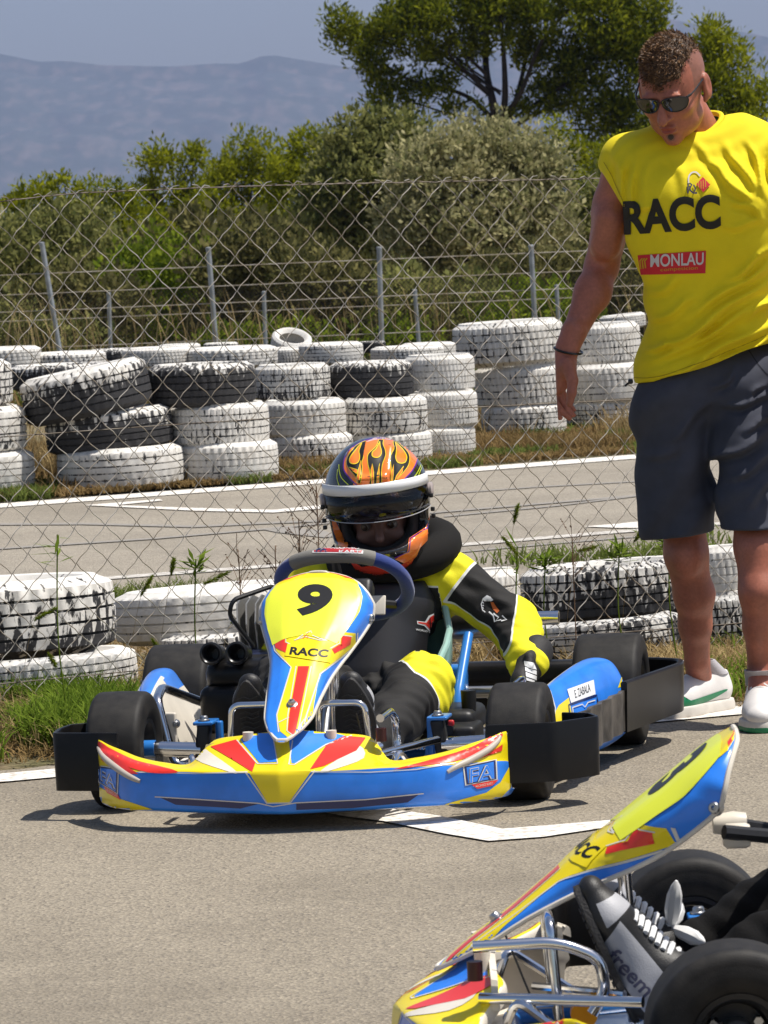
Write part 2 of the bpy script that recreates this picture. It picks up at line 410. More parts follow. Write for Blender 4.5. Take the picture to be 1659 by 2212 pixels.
# terrain: one sheet to the horizon, falling away behind the track
gx = sorted(set([-9000, -5000, -2500, -1200, -600, -300, -150, -80, -40, 40, 80, 150, 300, 600, 1200, 2500, 5000, 9000] + list(np.linspace(-30, 30, 41))))
gy = sorted(set([-60, -30, -12, 0, 6] + list(np.linspace(9, 70, 70)) + [80, 100, 140, 200, 320, 600, 1200, 2500, 4500, 7500, 11000, 15000]))
def gz(x, y):
    a = y - 31 - .45 * x if abs(x) < 60 else y - 31
    t = min(max(a / 14, 0), 1); z = -.02 - 1.1 * t * t * (3 - 2 * t)
    if 12 < y < 60: z += .03 * noise.noise((x * .6, y * .6, 0)) * (1 if y > 26 else 0)
    return z
V = [(x, y, gz(x, y)) for y in gy for x in gx]; n = len(gx)
F = [(j * n + i, j * n + i + 1, (j + 1) * n + i + 1, (j + 1) * n + i) for j in range(len(gy) - 1) for i in range(n - 1)]
tag(add('ground', V, F, M_SOIL), kind='structure')

nl0, nl1 = onZ(0, 1668), onZ(1659, 1514); nd = (nl1 - nl0).normalized()
fl0, fl1 = onZ(0, 1086), onZ(1360, 981); fd = (fl1 - fl0).normalized()
a0 = nl0 - nd * 60; a1 = nl1 + nd * 60
def jag(a, b, n, amp, sd):
    d = (b - a); nn = Vector((-d.y, d.x, 0)).normalized()
    return [a + d * (i / n) + nn * (noise.noise((i * .9, sd, 0)) * amp) for i in range(n + 1)]
edge = [a0] + jag(nl0 - nd * 3, nl1 + nd * 3, 160, .05, 1.) + [a1]
edge = [e + Vector((-nd.y, nd.x, 0)) * .03 for e in edge]
sheet('pit_lane', [tuple(p) for p in edge] + [(a1.x, -40, 0), (a0.x, -40, 0)], 0., M_ASPH)
tn0 = onZ(0, 1330); tn1 = onZ(1500, 1215); td = (tn1 - tn0).normalized()
ed1 = jag(fl0 - fd * 4, fl1 + fd * 4, 160, .06, 5.)
sheet('race_track', [tuple(tn0 - td * 60)] + [tuple(tn1 + td * 60)] + [tuple(fl1 + fd * 60)] + [tuple(p) for p in ed1[::-1]] + [tuple(fl0 - fd * 60)], -.006, M_TRACK)

def strip(name, px, wpx, z, m, ext=0):
    """painted line following measured points; wpx = (upper, lower) offsets"""
    up = [onZ(x, y - wpx[0], z) for x, y in px]; lo = [onZ(x, y + wpx[1], z) for x, y in px]
    V = up + lo; k = len(px); o = add(name, V, [(i, i + 1, k + i + 1, k + i) for i in range(k - 1)], m, smooth=False); o['kind'] = 'structure'; return o
def dens(pts, n=14):
    out = []
    for a, b in zip(pts[:-1], pts[1:]):
        out += [(a[0] + (b[0] - a[0]) * i / n, a[1] + (b[1] - a[1]) * i / n) for i in range(n)]
    return out + [pts[-1]]
strip('pit_edge_line', [(-900, 1763), (0, 1680), (1659, 1528), (2600, 1442)], (9, 9), .004, M_LINE)
strip('track_edge_line', [(-900, 1158), (0, 1092), (600, 1047), (1360, 987), (2600, 892)], (4.5, 4.5), -.002, M_LINE)
strip('track_inner_line', [(-900, 1330), (250, 1247), (600, 1221), (975, 1178), (1313, 1150), (2600, 1050)], (3, 3), -.002, M_OLDLINE)
def patch(name, pts, z, m):
    o = add(name, [onZ(x, y, z) for x, y in pts], [tuple(range(len(pts)))], m, smooth=False); o['kind'] = 'structure'; return o
patch('grid_slot_marking', [(700, 1741), (820, 1743), (950, 1762), (1085, 1790), (1200, 1781), (1318, 1771), (1322, 1785), (1175, 1807), (1055, 1816), (960, 1800), (828, 1773), (740, 1762), (690, 1752)], .004, M_LINE)
patch('track_chevron_marking', [(183, 1091), (345, 1078), (352, 1081), (250, 1091), (420, 1097), (592, 1101), (700, 1090), (860, 1082), (860, 1087), (710, 1097), (592, 1107), (420, 1103)], -.0015, M_LINE)
patch('track_arrow_marking', [(1262, 1137), (1335, 1131), (1400, 1124), (1480, 1118), (1480, 1146), (1400, 1148), (1385, 1140), (1330, 1140)], -.0015, M_LINE)
for i, (pts, w2) in enumerate([([(-50, 1188), (330, 1163), (600, 1140), (900, 1110), (1400, 1068)], 1.6), ([(0, 1132), (180, 1131), (420, 1137), (560, 1130), (860, 1118)], 2.), ([(960, 1115), (1200, 1092), (1400, 1068)], 1.5), ([(960, 1195), (1200, 1173), (1420, 1155)], 1.5), ([(940, 1068), (1150, 1052), (1400, 1038)], 1.2)]):
    strip('rubber_streak', pts, (w2, w2), -.0018 - .0002 * i, M_SKID)
patch('rubber_smear', [(560, 1142), (610, 1137), (700, 1146), (730, 1158), (700, 1161), (600, 1150)], -.0022, M_SKID)

# ------------------------------------------------------------------ mountains
RIDGE = [(-3000, 260), (-1500, 190), (-600, 170), (-250, 150), (0, 128), (45, 127), (75, 133), (130, 143), (190, 141), (260, 149), (330, 150), (420, 152), (500, 146), (560, 147), (610, 130), (640, 129), (700, 140), (800, 156), (900, 165), (1100, 120), (1300, 75), (1440, 52), (1480, 48), (1530, 58), (1570, 66), (1659, 80), (1900, 130), (2600, 190), (4000, 240)]
def ridge_y(x):
    for (x0, y0), (x1, y1) in zip(RIDGE[:-1], RIDGE[1:]):
        if x0 <= x <= x1: t = (x - x0) / (x1 - x0); return y0 + (y1 - y0) * t
    return 200
nx, ny = 420, 60; V = []
for j in range(ny):
    v = j / (ny - 1)
    for i in range(nx):
        xp = -2900 + 6800 * (i / (nx - 1)) if False else (-2900 + 6800 * (i / (nx - 1)))
        Yr = 8800.; top = CAMH + (491.6 - .042 * xp - ridge_y(xp)) * Yr / FPX
        Y = 7600 + 1200 * v; X = (xp - 830) / FPX * Yr * (.8 + .2 * v)
        r = noise.fractal((X * .0022, Y * .0035, 3.1), .9, 2.1, 6)
        r2 = 1 - abs(noise.fractal((X * .0035 + 5, Y * .0012, 1.7), .8, 2.0, 5)) * 2
        z = top * (v ** .8) + (r * 30 + r2 * 22) * math.sin(math.pi * min(v * 1.02, 1)) - 20
        if v > .97: z = top + 3 * r
        V.append((X, Y, z))
V += [(x, 9500, -50) for x, y, z in V[-nx:]]
F = [(j * nx + i, j * nx + i + 1, (j + 1) * nx + i + 1, (j + 1) * nx + i) for j in range(ny) for i in range(nx - 1)]
mm = mat('mountain_scrub', (.035, .045, .028), .95, col2=(.11, .09, .07), scale=.045, detail=14, mixlo=.46, mixhi=.72)
tcn = [q for q in mm.node_tree.nodes if q.type == 'TEX_COORD'][0]; nzn = [q for q in mm.node_tree.nodes if q.type == 'TEX_NOISE'][0]
mpn = mm.node_tree.nodes.new('ShaderNodeMapping'); mpn.inputs['Scale'].default_value = (.8, .06, 1.3); mm.node_tree.links.new(tcn.outputs['Object'], mpn.inputs[0]); mm.node_tree.links.new(mpn.outputs[0], nzn.inputs['Vector'])
tag(add('mountains', V, F, mm), kind='structure')

# ------------------------------------------------------------------ air
hb = MB().box((0, 4850, 324), (21000, 10300, 656))
hz = hb.build('haze', [], smooth=False); hz['kind'] = 'stuff'
hm = bpy.data.materials.new('pale_haze'); hm.use_nodes = True; hn = hm.node_tree; hn.nodes.remove(hn.nodes['Principled BSDF'])
pv = hn.nodes.new('ShaderNodeVolumePrincipled'); pv.inputs['Color'].default_value = (.50, .62, 1, 1); pv.inputs['Density'].default_value = 9e-5; pv.inputs['Anisotropy'].default_value = .0
hn.links.new(pv.outputs[0], hn.nodes['Material Output'].inputs['Volume']); hz.data.materials.append(hm)
# ------------------------------------------------------------------ trees and shrubs
rng = np.random.default_rng(11)
def quads_from(C, A, B, cup=0.):
    """C centres, A half-length vectors, B half-width vectors -> lens-shaped quads"""
    n = len(C); V = np.empty((n, 4, 3)); V[:, 0] = C - A; V[:, 1] = C + B * 1. + A * .1; V[:, 2] = C + A; V[:, 3] = C - B + A * .1
    return V.reshape(-1, 3), np.arange(n * 4).reshape(-1, 4)
def rvec(n): 
    v = rng.normal(size=(n, 3)); return v / np.linalg.norm(v, axis=1, keepdims=True)
def crown_mesh(blobs, Y, clump_r, per_m2, leaves_per, L, Wd, up=.3, fill=.25, thick=1., rough=1.):
    pn = Wd < .0285 and L > .1; per_m2 *= 1.5; L *= .72 if pn else 1.1; Wd *= 1.3 if pn else 1.6; leaves_per = int(leaves_per * (2.5 if pn else 1.5))
    s = FPX / Y; C = []
    for (x, y, rx, ry) in blobs:
        c = np.array(onY(x, y, Y)); r = np.array([rx, min(rx, ry * 1.3) * thick, ry]) / s
        area = 4 * math.pi * ((r[0] * r[1]) ** 1.6 / 3 + (r[0] * r[2]) ** 1.6 / 3 + (r[1] * r[2]) ** 1.6 / 3) ** (1 / 1.6)
        n = max(6, int(area * per_m2)); d = rvec(n); rr = np.where(rng.random(n) < fill, rng.random(n) ** .5 * .85, 1 + rng.normal(size=n) * .09 * rough)
        C.append(c + d * r * rr[:, None] + np.array([0, rng.normal() * r[1] * .3, 0]))
    C = np.concatenate(C); n = len(C); cr = clump_r * (.6 + .8 * rng.random(n))
    P = np.repeat(C, leaves_per, 0) + rvec(n * leaves_per) * (rng.random((n * leaves_per, 1)) ** .45) * np.repeat(cr, leaves_per)[:, None]
    out = P - np.repeat(C, leaves_per, 0); out /= np.linalg.norm(out, axis=1, keepdims=True) + 1e-9
    a = out * .8 + rvec(len(P)) * .7 + np.array([0, 0, up]); a /= np.linalg.norm(a, axis=1, keepdims=True)
    b = np.cross(a, rvec(len(P))); b /= np.linalg.norm(b, axis=1, keepdims=True) + 1e-9
    k = (.6 + .8 * rng.random((len(P), 1)))
    return quads_from(P, a * L * k / 2, b * Wd * k / 2)
LEAF = {
 'pine': leaf_mat('pine_needles', (.36, .37, .02), (.12, .15, .012), .5, .9),
 'pinedark': leaf_mat('dark_pine_needles', (.26, .28, .018), (.045, .07, .010), .45, .5),
 'olive': leaf_mat('grey_olive_leaves', (.55, .50, .27), (.19, .20, .08), .4, .9),
 'olive2': leaf_mat('green_olive_leaves', (.36, .35, .12), (.10, .12, .035), .4, .8),
 'brown': leaf_mat('dry_scrub_leaves', (.25, .225, .085), (.065, .07, .025), .35, .9),
 'green': leaf_mat('young_green_leaves', (.28, .34, .03), (.09, .14, .015), .5, 1.),
}
M_BARK = mat('pine_bark', (.035, .026, .022), .95, var=.4, scale=8, bump=.6, bscale=30, bdist=.01)
M_TWIG = mat('scrub_twigs', (.09, .065, .045), .95, var=.3, scale=8)
def plant(name, label, cat, blobs, Y, leaf, group, base=None, clump=.16, per=14, lp=9, L=.11, W=.03, up=.3, fill=.25, limbs=None, tr=.05, trunkname='trunk', crownname='crown', rough=1.):
    s = FPX / Y; bx = base or (sum(b[0] for b in blobs) / len(blobs), max(b[1] + b[3] for b in blobs))
    bw = onY(bx[0], bx[1], Y); gzz = gz(bw.x, Y); root = empty(name, label, cat, (bw.x, Y, gzz), group=group); off = Vector((bw.x, Y, gzz))
    V, F = crown_mesh(blobs, Y, clump, per, lp, L, W, up, fill, rough=rough)
    addnp(crownname, V - np.array(off), F, leaf, root, smooth=False)
    tb = MB(); top = onY(bx[0], bx[1], Y) - off
    if limbs:
        for pth, r0, r1 in limbs:
            pts = [onY(x, y, Y + dy) - off for x, y, dy in pth]; pts = spline(pts, 5)
            tb.tube(pts, [(r0 + (r1 - r0) * i / (len(pts) - 1)) * .62 for i in range(len(pts))], 7)
    else:
        for b in blobs[:7]:
            e = onY(b[0], b[1], Y) - off; m = Vector((e.x * .35, random.uniform(-.2, .2), e.z * .45))
            tb.tube(spline([Vector((0, 0, 0)), m, e], 5), [tr * (1 - .85 * i / 10) for i in range(11)], 6)
    tb.build(trunkname, M_BARK if 'pine' in name else M_TWIG, root)
    return root
G_T = 'pines beyond the track'; G_S = 'shrubs beyond the tyre wall'
plant('pine_tree', 'tall spreading dark pine with bare forked limbs above the grey bush', 'tree',
      [(748, 62, 40, 30), (735, 40, 25, 18), (800, 92, 50, 38), (860, 60, 60, 45), (800, 135, 38, 24), (830, 165, 40, 20), (905, 25, 80, 48), (1000, 5, 110, 48), (925, 95, 55, 28), (1085, 45, 85, 55), (1010, 90, 60, 32), (885, 205, 62, 20), (945, 180, 58, 26), (860, 225, 48, 16), (1130, -10, 120, 50), (1155, 115, 45, 32), (1245, 30, 100, 70), (1340, 40, 80, 75), (1300, 130, 80, 55), (1395, 30, 42, 45), (1240, 165, 62, 34), (1390, 130, 45, 50), (1150, 190, 36, 18), (1190, 215, 45, 20), (1290, 235, 70, 34), (1360, 240, 60, 45), (1120, 240, 36, 12), (1000, 235, 45, 14), (1385, 300, 50, 42), (1320, 305, 50, 24)],
      80, LEAF['pinedark'], G_T, base=(1072, 330), clump=.24, per=9.5, lp=22, L=.16, W=.028, up=.5, fill=.18, rough=1.6,
      limbs=[([(1078, 420, 0), (1074, 300, 0), (1066, 230, 0), (1050, 150, .2), (1048, 40, .3), (1040, -60, .3)], .17, .05), ([(1074, 300, 0), (1090, 220, -.2), (1088, 120, -.2), (1080, 20, -.3)], .13, .04), ([(1076, 310, 0), (1110, 230, .2), (1135, 130, .4), (1150, 20, .4)], .11, .03), ([(1090, 250, 0), (1125, 200, -.3), (1170, 90, -.4), (1230, 20, -.4)], .09, .03),
             ([(1066, 260, 0), (1020, 215, .2), (960, 190, .2), (880, 170, 0), (820, 130, 0)], .08, .02), ([(1055, 200, 0), (1000, 150, 0), (930, 100, .2), (860, 50, .2)], .07, .02), ([(1050, 160, 0), (1000, 110, -.2), (950, 40, -.2)], .06, .02), ([(1066, 275, 0), (1010, 255, .2), (950, 240, .2), (880, 215, .2)], .06, .015), ([(1020, 215, 0), (980, 225, 0), (930, 205, 0)], .03, .01), ([(1085, 290, 0), (1150, 250, .3), (1230, 220, .3), (1300, 215, .3), (1370, 230, .3)], .08, .02), ([(1090, 320, 0), (1160, 290, .3), (1260, 280, .3), (1340, 290, .3)], .06, .02), ([(1150, 250, .3), (1200, 190, .3), (1250, 140, .3)], .05, .02), ([(1300, 280, .3), (1390, 200, 0), (1400, 60, 0)], .06, .02), ([(1120, 180, 0), (1160, 150, 0), (1180, 110, 0)], .03, .01)]
      + [([(1060 + 25 * math.sin(i), 210 - 6 * i, 0), (980 + 20 * math.sin(i * 2), 150 - 8 * i, .3 * math.sin(i)), (860 + 35 * i, 100 - 6 * i, .4 * math.sin(i * 3))], .035, .01) for i in range(7)]
      + [([(1100 + 12 * i, 260 - 8 * i, 0), (1170 + 18 * i, 225 - 14 * i, .3 * math.sin(i)), (1240 + 22 * i, 200 - 22 * i, .4 * math.sin(i * 3))], .035, .01) for i in range(7)])
plant('pine_tree', 'yellowish green pine rising behind the head of the standing person', 'tree', [(1530, 80, 30, 22), (1560, 90, 38, 30), (1515, 120, 28, 24), (1575, 140, 42, 38), (1540, 165, 40, 34), (1600, 205, 42, 34), (1560, 230, 46, 36), (1640, 195, 26, 22), (1625, 250, 34, 30), (1590, 290, 50, 36), (1640, 330, 40, 30), (1500, 240, 40, 40), (1560, 350, 70, 40)],
      72, LEAF['pine'], G_T, base=(1570, 420), clump=.26, per=12, lp=20, L=.15, W=.026, up=.5, rough=1.6)
plant('pine_tree', 'small pine with a flat ragged top, left of the middle', 'tree', [(372, 332, 46, 20), (325, 345, 24, 20), (420, 325, 22, 14), (325, 385, 28, 24), (400, 365, 40, 26), (350, 420, 50, 30), (410, 430, 50, 34), (370, 480, 70, 40)],
      70, LEAF['pine'], G_T, base=(380, 560), clump=.2, per=13, lp=18, L=.13, W=.024, up=.5, fill=.15, rough=1.5)
plant('pine_tree', 'round topped light green pine just right of the flat topped one', 'tree', [(545, 315, 44, 20), (500, 345, 44, 26), (560, 355, 52, 34), (470, 370, 40, 30), (520, 400, 70, 40), (590, 400, 40, 50), (500, 460, 90, 50)], 71, LEAF['pine'], G_T, base=(530, 560), clump=.2, per=12, lp=18, L=.13, W=.024, up=.5, rough=1.5)
plant('pine_tree', 'pine with two small humps beside the brownish bush', 'tree', [(635, 305, 30, 18), (680, 300, 26, 18), (655, 335, 52, 30), (620, 380, 50, 40), (680, 390, 60, 50), (650, 450, 80, 60)], 69, LEAF['pine'], G_T, base=(655, 560), clump=.2, per=12, lp=18, L=.13, W=.024, up=.5, rough=1.5)
plant('pine_tree', 'low wide bright green pine at the far left under the mountains', 'tree', [(62, 425, 48, 20), (140, 402, 62, 18), (215, 415, 45, 22), (270, 440, 45, 26), (100, 450, 90, 34), (200, 460, 100, 40), (300, 500, 80, 50), (30, 470, 40, 40)], 66, LEAF['pine'], G_T, base=(160, 600), clump=.19, per=12, lp=18, L=.13, W=.024, up=.5, rough=1.4)
plant('pine_tree', 'dark green sapling pine right of the grey bush top', 'tree', [(1205, 290, 26, 20), (1240, 325, 34, 24), (1275, 345, 40, 28), (1310, 365, 40, 28), (1240, 380, 60, 40), (1330, 340, 40, 30)], 66, LEAF['pine'], G_T, base=(1270, 480), clump=.2, per=12, lp=18, L=.12, W=.024, up=.5, rough=1.5)
plant('olive_bush', 'large grey green bush with a domed top in the middle', 'bush', [(1040, 330, 110, 62), (960, 370, 110, 80), (1110, 360, 100, 80), (1160, 430, 70, 90), (1010, 470, 160, 110), (1120, 500, 110, 100), (920, 500, 90, 100), (1190, 360, 36, 40), (1040, 590, 170, 90)], 58, LEAF['olive'], G_S, base=(1050, 700), clump=.2, per=26, lp=17, L=.075, W=.026, up=.5, fill=.3)
plant('olive_bush', 'olive green bush with brownish shade, left of the grey dome', 'bush', [(800, 290, 90, 52), (745, 330, 60, 46), (860, 290, 70, 46), (840, 370, 100, 70), (760, 420, 100, 90), (700, 500, 90, 80), (820, 520, 120, 110), (900, 330, 50, 50)], 61, LEAF['olive2'], G_S, base=(800, 700), clump=.2, per=24, lp=16, L=.08, W=.026, up=.5, fill=.3)
plant('olive_bush', 'grey green bush low at the left edge under the fence wire', 'bush', [(60, 500, 90, 44), (150, 480, 80, 40), (30, 560, 90, 60), (170, 560, 110, 70), (90, 620, 120, 60)], 57, LEAF['olive2'], G_S, base=(110, 740), clump=.2, per=22, lp=15, L=.08, W=.026, up=.5, fill=.3)
plant('olive_bush', 'grey green bush half hidden behind the bare arm of the standing person', 'bush', [(1280, 440, 70, 60), (1350, 420, 60, 50), (1300, 530, 100, 80), (1240, 600, 80, 70), (1360, 600, 80, 80), (1420, 480, 60, 80)], 59, LEAF['olive2'], G_S, base=(1300, 740), clump=.2, per=22, lp=15, L=.08, W=.026, up=.5, fill=.3)
for i, (lab, bl, Y, lf) in enumerate([
    ('brown dry scrub behind the leaning fence post', [(60, 660, 90, 50), (150, 640, 90, 55), (240, 660, 80, 60), (200, 720, 110, 50)], 52, 'brown'),
    ('bright low green bush behind the second post', [(300, 600, 80, 60), (380, 560, 90, 60), (330, 690, 100, 60), (420, 700, 90, 50)], 55, 'green'),
    ('dark scrub in the shade under the round topped pine', [(500, 560, 90, 60), (590, 540, 90, 60), (560, 640, 110, 70), (480, 700, 80, 50)], 54, 'brown'),
    ('dark brown scrub left of the middle post', [(690, 600, 100, 70), (780, 640, 90, 70), (650, 700, 100, 50), (740, 720, 90, 40)], 53, 'brown'),
    ('olive scrub at the foot of the grey dome', [(900, 640, 100, 60), (1000, 660, 100, 60), (950, 720, 120, 50)], 52, 'olive2'),
    ('bright green plants at the foot of the right hand posts', [(1100, 680, 70, 44), (1180, 650, 60, 40), (1230, 690, 70, 44), (1150, 730, 90, 40)], 48, 'green'),
    ('brown scrub behind the wrist of the standing person', [(1100, 600, 90, 60), (1200, 580, 80, 50), (1320, 660, 80, 70), (1400, 640, 70, 80), (1300, 730, 120, 50)], 54, 'brown'),
    ('low green weeds filling the gap left of the middle post', [(560, 735, 80, 26), (640, 730, 80, 30), (470, 740, 60, 24), (830, 730, 80, 30), (900, 745, 60, 20)], 49, 'green'),
    ('dull green scrub at the far left behind the tyre wall', [(-20, 700, 80, 60), (90, 725, 80, 36), (170, 735, 60, 26)], 49, 'olive2'),
    ('dark hedge growth closing the view behind all the bushes', [(100, 600, 200, 90), (450, 560, 200, 100), (700, 600, 200, 120), (1000, 620, 220, 120), (1300, 600, 200, 140), (1550, 600, 160, 160)], 64, 'brown')]):
    plant('scrub_bush', lab, 'bush', bl, Y, LEAF[lf], G_S, clump=.19, per=20 if i < 9 else 9, lp=14, L=.085 if i < 9 else .14, W=.03 if i < 9 else .05, up=.7, fill=.25, tr=.03, trunkname='stems')

for i, (lab, x0, sg) in enumerate([('olive hedge running on to the left past the fence corner', -60, -1), ('scrub hedge further along on the left', -560, -1), ('olive hedge running on to the right behind the shorts', 1640, 1), ('scrub hedge further along on the right', 2140, 1)]):
    plant('olive_bush', lab, 'bush', [(x0 + sg * dx, 500 + 50 * math.sin(dx * .013 + i), 130, 90) for dx in (60, 220, 380, 500)] + [(x0 + sg * dx, 640, 140, 110) for dx in (40, 200, 360, 520)], 58 + i, LEAF['olive2' if i % 2 else 'olive'], G_S, clump=.22, per=9, lp=13, L=.12, W=.04, up=.5)
for lab, x0 in (('pine standing left of the low wide pine', -330), ('tall pine beyond the yellow shirt', 1950)):
    plant('pine_tree', lab, 'tree', [(x0 + dx, 360 + dy, 90, 50) for dx, dy in ((0, -60), (-90, 0), (90, 0), (0, 60), (-60, 110), (70, 110))], 74, LEAF['pine'], G_T, clump=.26, per=8, lp=16, L=.14, W=.026, up=.5, rough=1.4)

# ------------------------------------------------------------------ grasses
def blades(name, pts, h, wd, mats, lean=.5, segs=3, kind='stuff', hvar=.6, zf=None):
    """pts (n,3) roots"""
    n = len(pts); H = h * (1 - hvar / 2 + hvar * rng.random(n)); a = rng.random(n) * 2 * math.pi; d = np.stack([np.cos(a), np.sin(a), 0 * a], 1); ln = lean * (.2 + rng.random(n))
    sd = np.stack([-np.sin(a + rng.normal(size=n) * .8), np.cos(a), 0 * a], 1) * wd / 2; V = np.empty((n, 2 * segs + 1, 3))
    for j in range(segs):
        t = j / segs; c = pts + d * (H * ln * t * t)[:, None]; c[:, 2] += H * t * (1 - .25 * ln * t); w_ = (1 - t * .6)
        V[:, 2 * j] = c - sd * w_; V[:, 2 * j + 1] = c + sd * w_
    c = pts + d * (H * ln)[:, None]; c[:, 2] += H * (1 - .3 * ln); V[:, -1] = c
    k = 2 * segs + 1; b = (np.arange(n) * k)[:, None]; T = []
    for j in range(segs - 1):
        T += [b + np.array([2 * j, 2 * j + 1, 2 * j + 3]), b + np.array([2 * j, 2 * j + 3, 2 * j + 2])]
    T.append(b + np.array([2 * segs - 2, 2 * segs - 1, 2 * segs]))
    o = addnp(name, V.reshape(-1, 3), np.concatenate(T), mats, None, smooth=False)
    if kind: o['kind'] = kind
    return o
def quad_pts(p, n, z=0., dens=None):
    """random ground points in a measured quadrilateral (a,b top; c,d bottom)"""
    a, b, c, d = [np.array(onZ(*q)) for q in p]; out = np.empty((0, 3))
    while len(out) < n:
        u = rng.random((n * 2, 1)); v = rng.random((n * 2, 1)); q = (a * (1 - u) + b * u) * (1 - v) + (d * (1 - u) + c * u) * v
        if dens is not None:
            m = np.array([dens(x[0], x[1]) for x in q]); q = q[rng.random(len(q)) < m]
        out = np.concatenate([out, q])
    out = out[:n]; out[:, 2] = z; return out
G_GREEN = leaf_mat('green_grass', (.22, .30, .04), (.08, .14, .015), .4, 3)
G_STRAW = leaf_mat('dry_straw', (.50, .38, .19), (.26, .18, .08), .3, 3)
G_BROWN = leaf_mat('brown_grass', (.30, .20, .09), (.17, .12, .05), .3, 3)
G_WEED = leaf_mat('verge_weeds', (.17, .21, .05), (.09, .12, .03), .35, 3)
nzd = lambda f, lo, sd: (lambda x, y: max(0., min(1., (noise.noise((x * f, y * f, sd)) - lo) * 4)))
blades('green_grass', quad_pts([(-200, 1560), (340, 1515), (350, 1610), (-200, 1672)], 6500, dens=nzd(3.2, -.0, 1)), .10, .008, G_GREEN, .9)
blades('green_grass', quad_pts([(330, 1480), (700, 1440), (700, 1560), (350, 1600)], 5000, dens=nzd(2.5, -.1, 2)), .08, .005, G_GREEN, .9)
blades('dry_grass', quad_pts([(-200, 1480), (1659, 1300), (1659, 1500), (-200, 1660)], 15000, dens=nzd(1.7, -.15, 3)), .085, .004, G_STRAW, 1.1)
blades('ground_straw', quad_pts([(-200, 1400), (1800, 1240), (1800, 1515), (-200, 1668)], 22000), .03, .005, G_BROWN, 2.6)
blades('dry_grass', quad_pts([(1000, 1330), (1659, 1270), (1659, 1500), (1000, 1520)], 7000, dens=nzd(1.5, -.1, 4)), .06, .004, G_STRAW, 1.3)
blades('green_grass', quad_pts([(1480, 1380), (1659, 1370), (1659, 1508), (1480, 1525)], 500, dens=nzd(3, -.05, 5)), .07, .008, G_GREEN, .9)
blades('verge_weeds', quad_pts([(-100, 1288), (1000, 1240), (1000, 1300), (-100, 1340)], 1500, dens=nzd(1.2, .0, 6)), .06, .006, G_WEED, .9)
blades('verge_weeds', quad_pts([(1000, 1190), (1700, 1140), (1700, 1215), (1000, 1260)], 900, dens=nzd(1.5, .05, 6)), .07, .008, G_WEED, 1.1)
# along the far edge line
blades('verge_weeds', quad_pts([(-200, 1040), (1800, 860), (1800, 948), (-200, 1102)], 14000, dens=nzd(2.6, .08, 7)), .06, .009, G_WEED, 1.1)
blades('ground_straw', quad_pts([(-200, 1000), (1800, 850), (1800, 946), (-200, 1099)], 50000), .05, .009, G_BROWN, 2.)
blades('brown_grass', quad_pts([(-200, 1000), (1800, 850), (1800, 940), (-200, 1092)], 34000, dens=nzd(1.2, -.05, 8)), .09, .007, G_BROWN, .8)
blades('dry_grass', quad_pts([(-200, 990), (1800, 820), (1800, 925), (-200, 1075)], 7000, dens=nzd(1.6, .05, 9)), .2, .006, G_STRAW, .6)
blades('dry_grass', quad_pts([(-200, 800), (1800, 740), (1800, 800), (-200, 900)], 350, z=.25, dens=nzd(.5, .15, 10)), .5, .006, G_STRAW, .5)
def terr(pts):
    pts[:, 2] = [gz(p[0], p[1]) for p in pts]; return pts
nb = 26000; px = rng.uniform(-9, 9, nb); pyy = rng.uniform(30, 50, nb)
blades('verge_weeds', terr(np.stack([px, pyy, px * 0], 1)), .32, .02, G_WEED, .7)
blades('brown_grass', terr(np.stack([rng.uniform(-9, 9, nb), rng.uniform(29, 50, nb), px * 0], 1)), .3, .014, G_BROWN, .6)

# ------------------------------------------------------------------ used tyres, painted white
def tyre_mesh(name, R, W, rim, lugs, style):
    h = W / 2; prof = []    # (r, z, groove flag)
    side = [(rim, -h * .62), (rim + .012, -h * .7), (rim + (R - rim) * .35, -h * .97), (rim + (R - rim) * .6, -h), (R - .035, -h * .93), (R - .014, -h * .84)]
    prof += [(r, z, 0) for r, z in side]
    ng = 4; tw = h * 1.62; x = -tw / 2
    bands = []
    for i in range(ng + 1):
        b = tw / (ng + 1); a0 = x + i * b
        bands += [(a0 + b * .10, 0), (a0 + b * .86, 0)]
        if i < ng: bands += [(a0 + b * .90, 1), (a0 + b * 1.06, 1)]
    for z, g in bands: prof.append((R - .009 * g - .012 * (abs(z) / h) ** 4, z, g))
    prof += [(r, -z, 0) for r, z in side[::-1]]
    n = lugs * 4; V = []; G = []; k = len(prof)
    for i in range(n):
        a = 2 * math.pi * i / n
        for j, (r, z, g) in enumerate(prof):
            gg = g; rr = r
            if len(side) - 2 <= j < k - len(side) + 2:
                sh = int(abs(z) / h * 3) if style == 0 else int((z / h + 1) * 2.2)
                if (i + sh) % 4 == 0 and (style != 2 or abs(z) > h * .35): gg = 1; rr -= .007
            V.append((rr * math.cos(a), rr * math.sin(a), z)); G.append(gg)
    F = [(i * k + j, ((i + 1) % n) * k + j, ((i + 1) % n) * k + j + 1, i * k + j + 1) for i in range(n) for j in range(k - 1)]
    # inner liner
    o = len(V); pin = [(rim, h * .62), (rim + .02, h * .6), (R - .03, h * .75), (R - .03, -h * .75), (rim + .02, -h * .6), (rim, -h * .62)]
    for i in range(n):
        a = 2 * math.pi * i / n
        for r, z in pin: V.append((r * math.cos(a), r * math.sin(a), z)); G.append(0)
    F += [(o + i * 6 + j, o + ((i + 1) % n) * 6 + j, o + ((i + 1) % n) * 6 + j + 1, o + i * 6 + j + 1) for i in range(n) for j in range(5)]
    me = bpy.data.meshes.new(name); me.from_pydata(V, [], F); me.polygons.foreach_set('use_smooth', [True] * len(F)); me.set_sharp_from_angle(angle=rad(38))
    at = me.attributes.new('groove', 'FLOAT', 'POINT'); at.data.foreach_set('value', [float(g) for g in G]); me.materials.append(None); return me
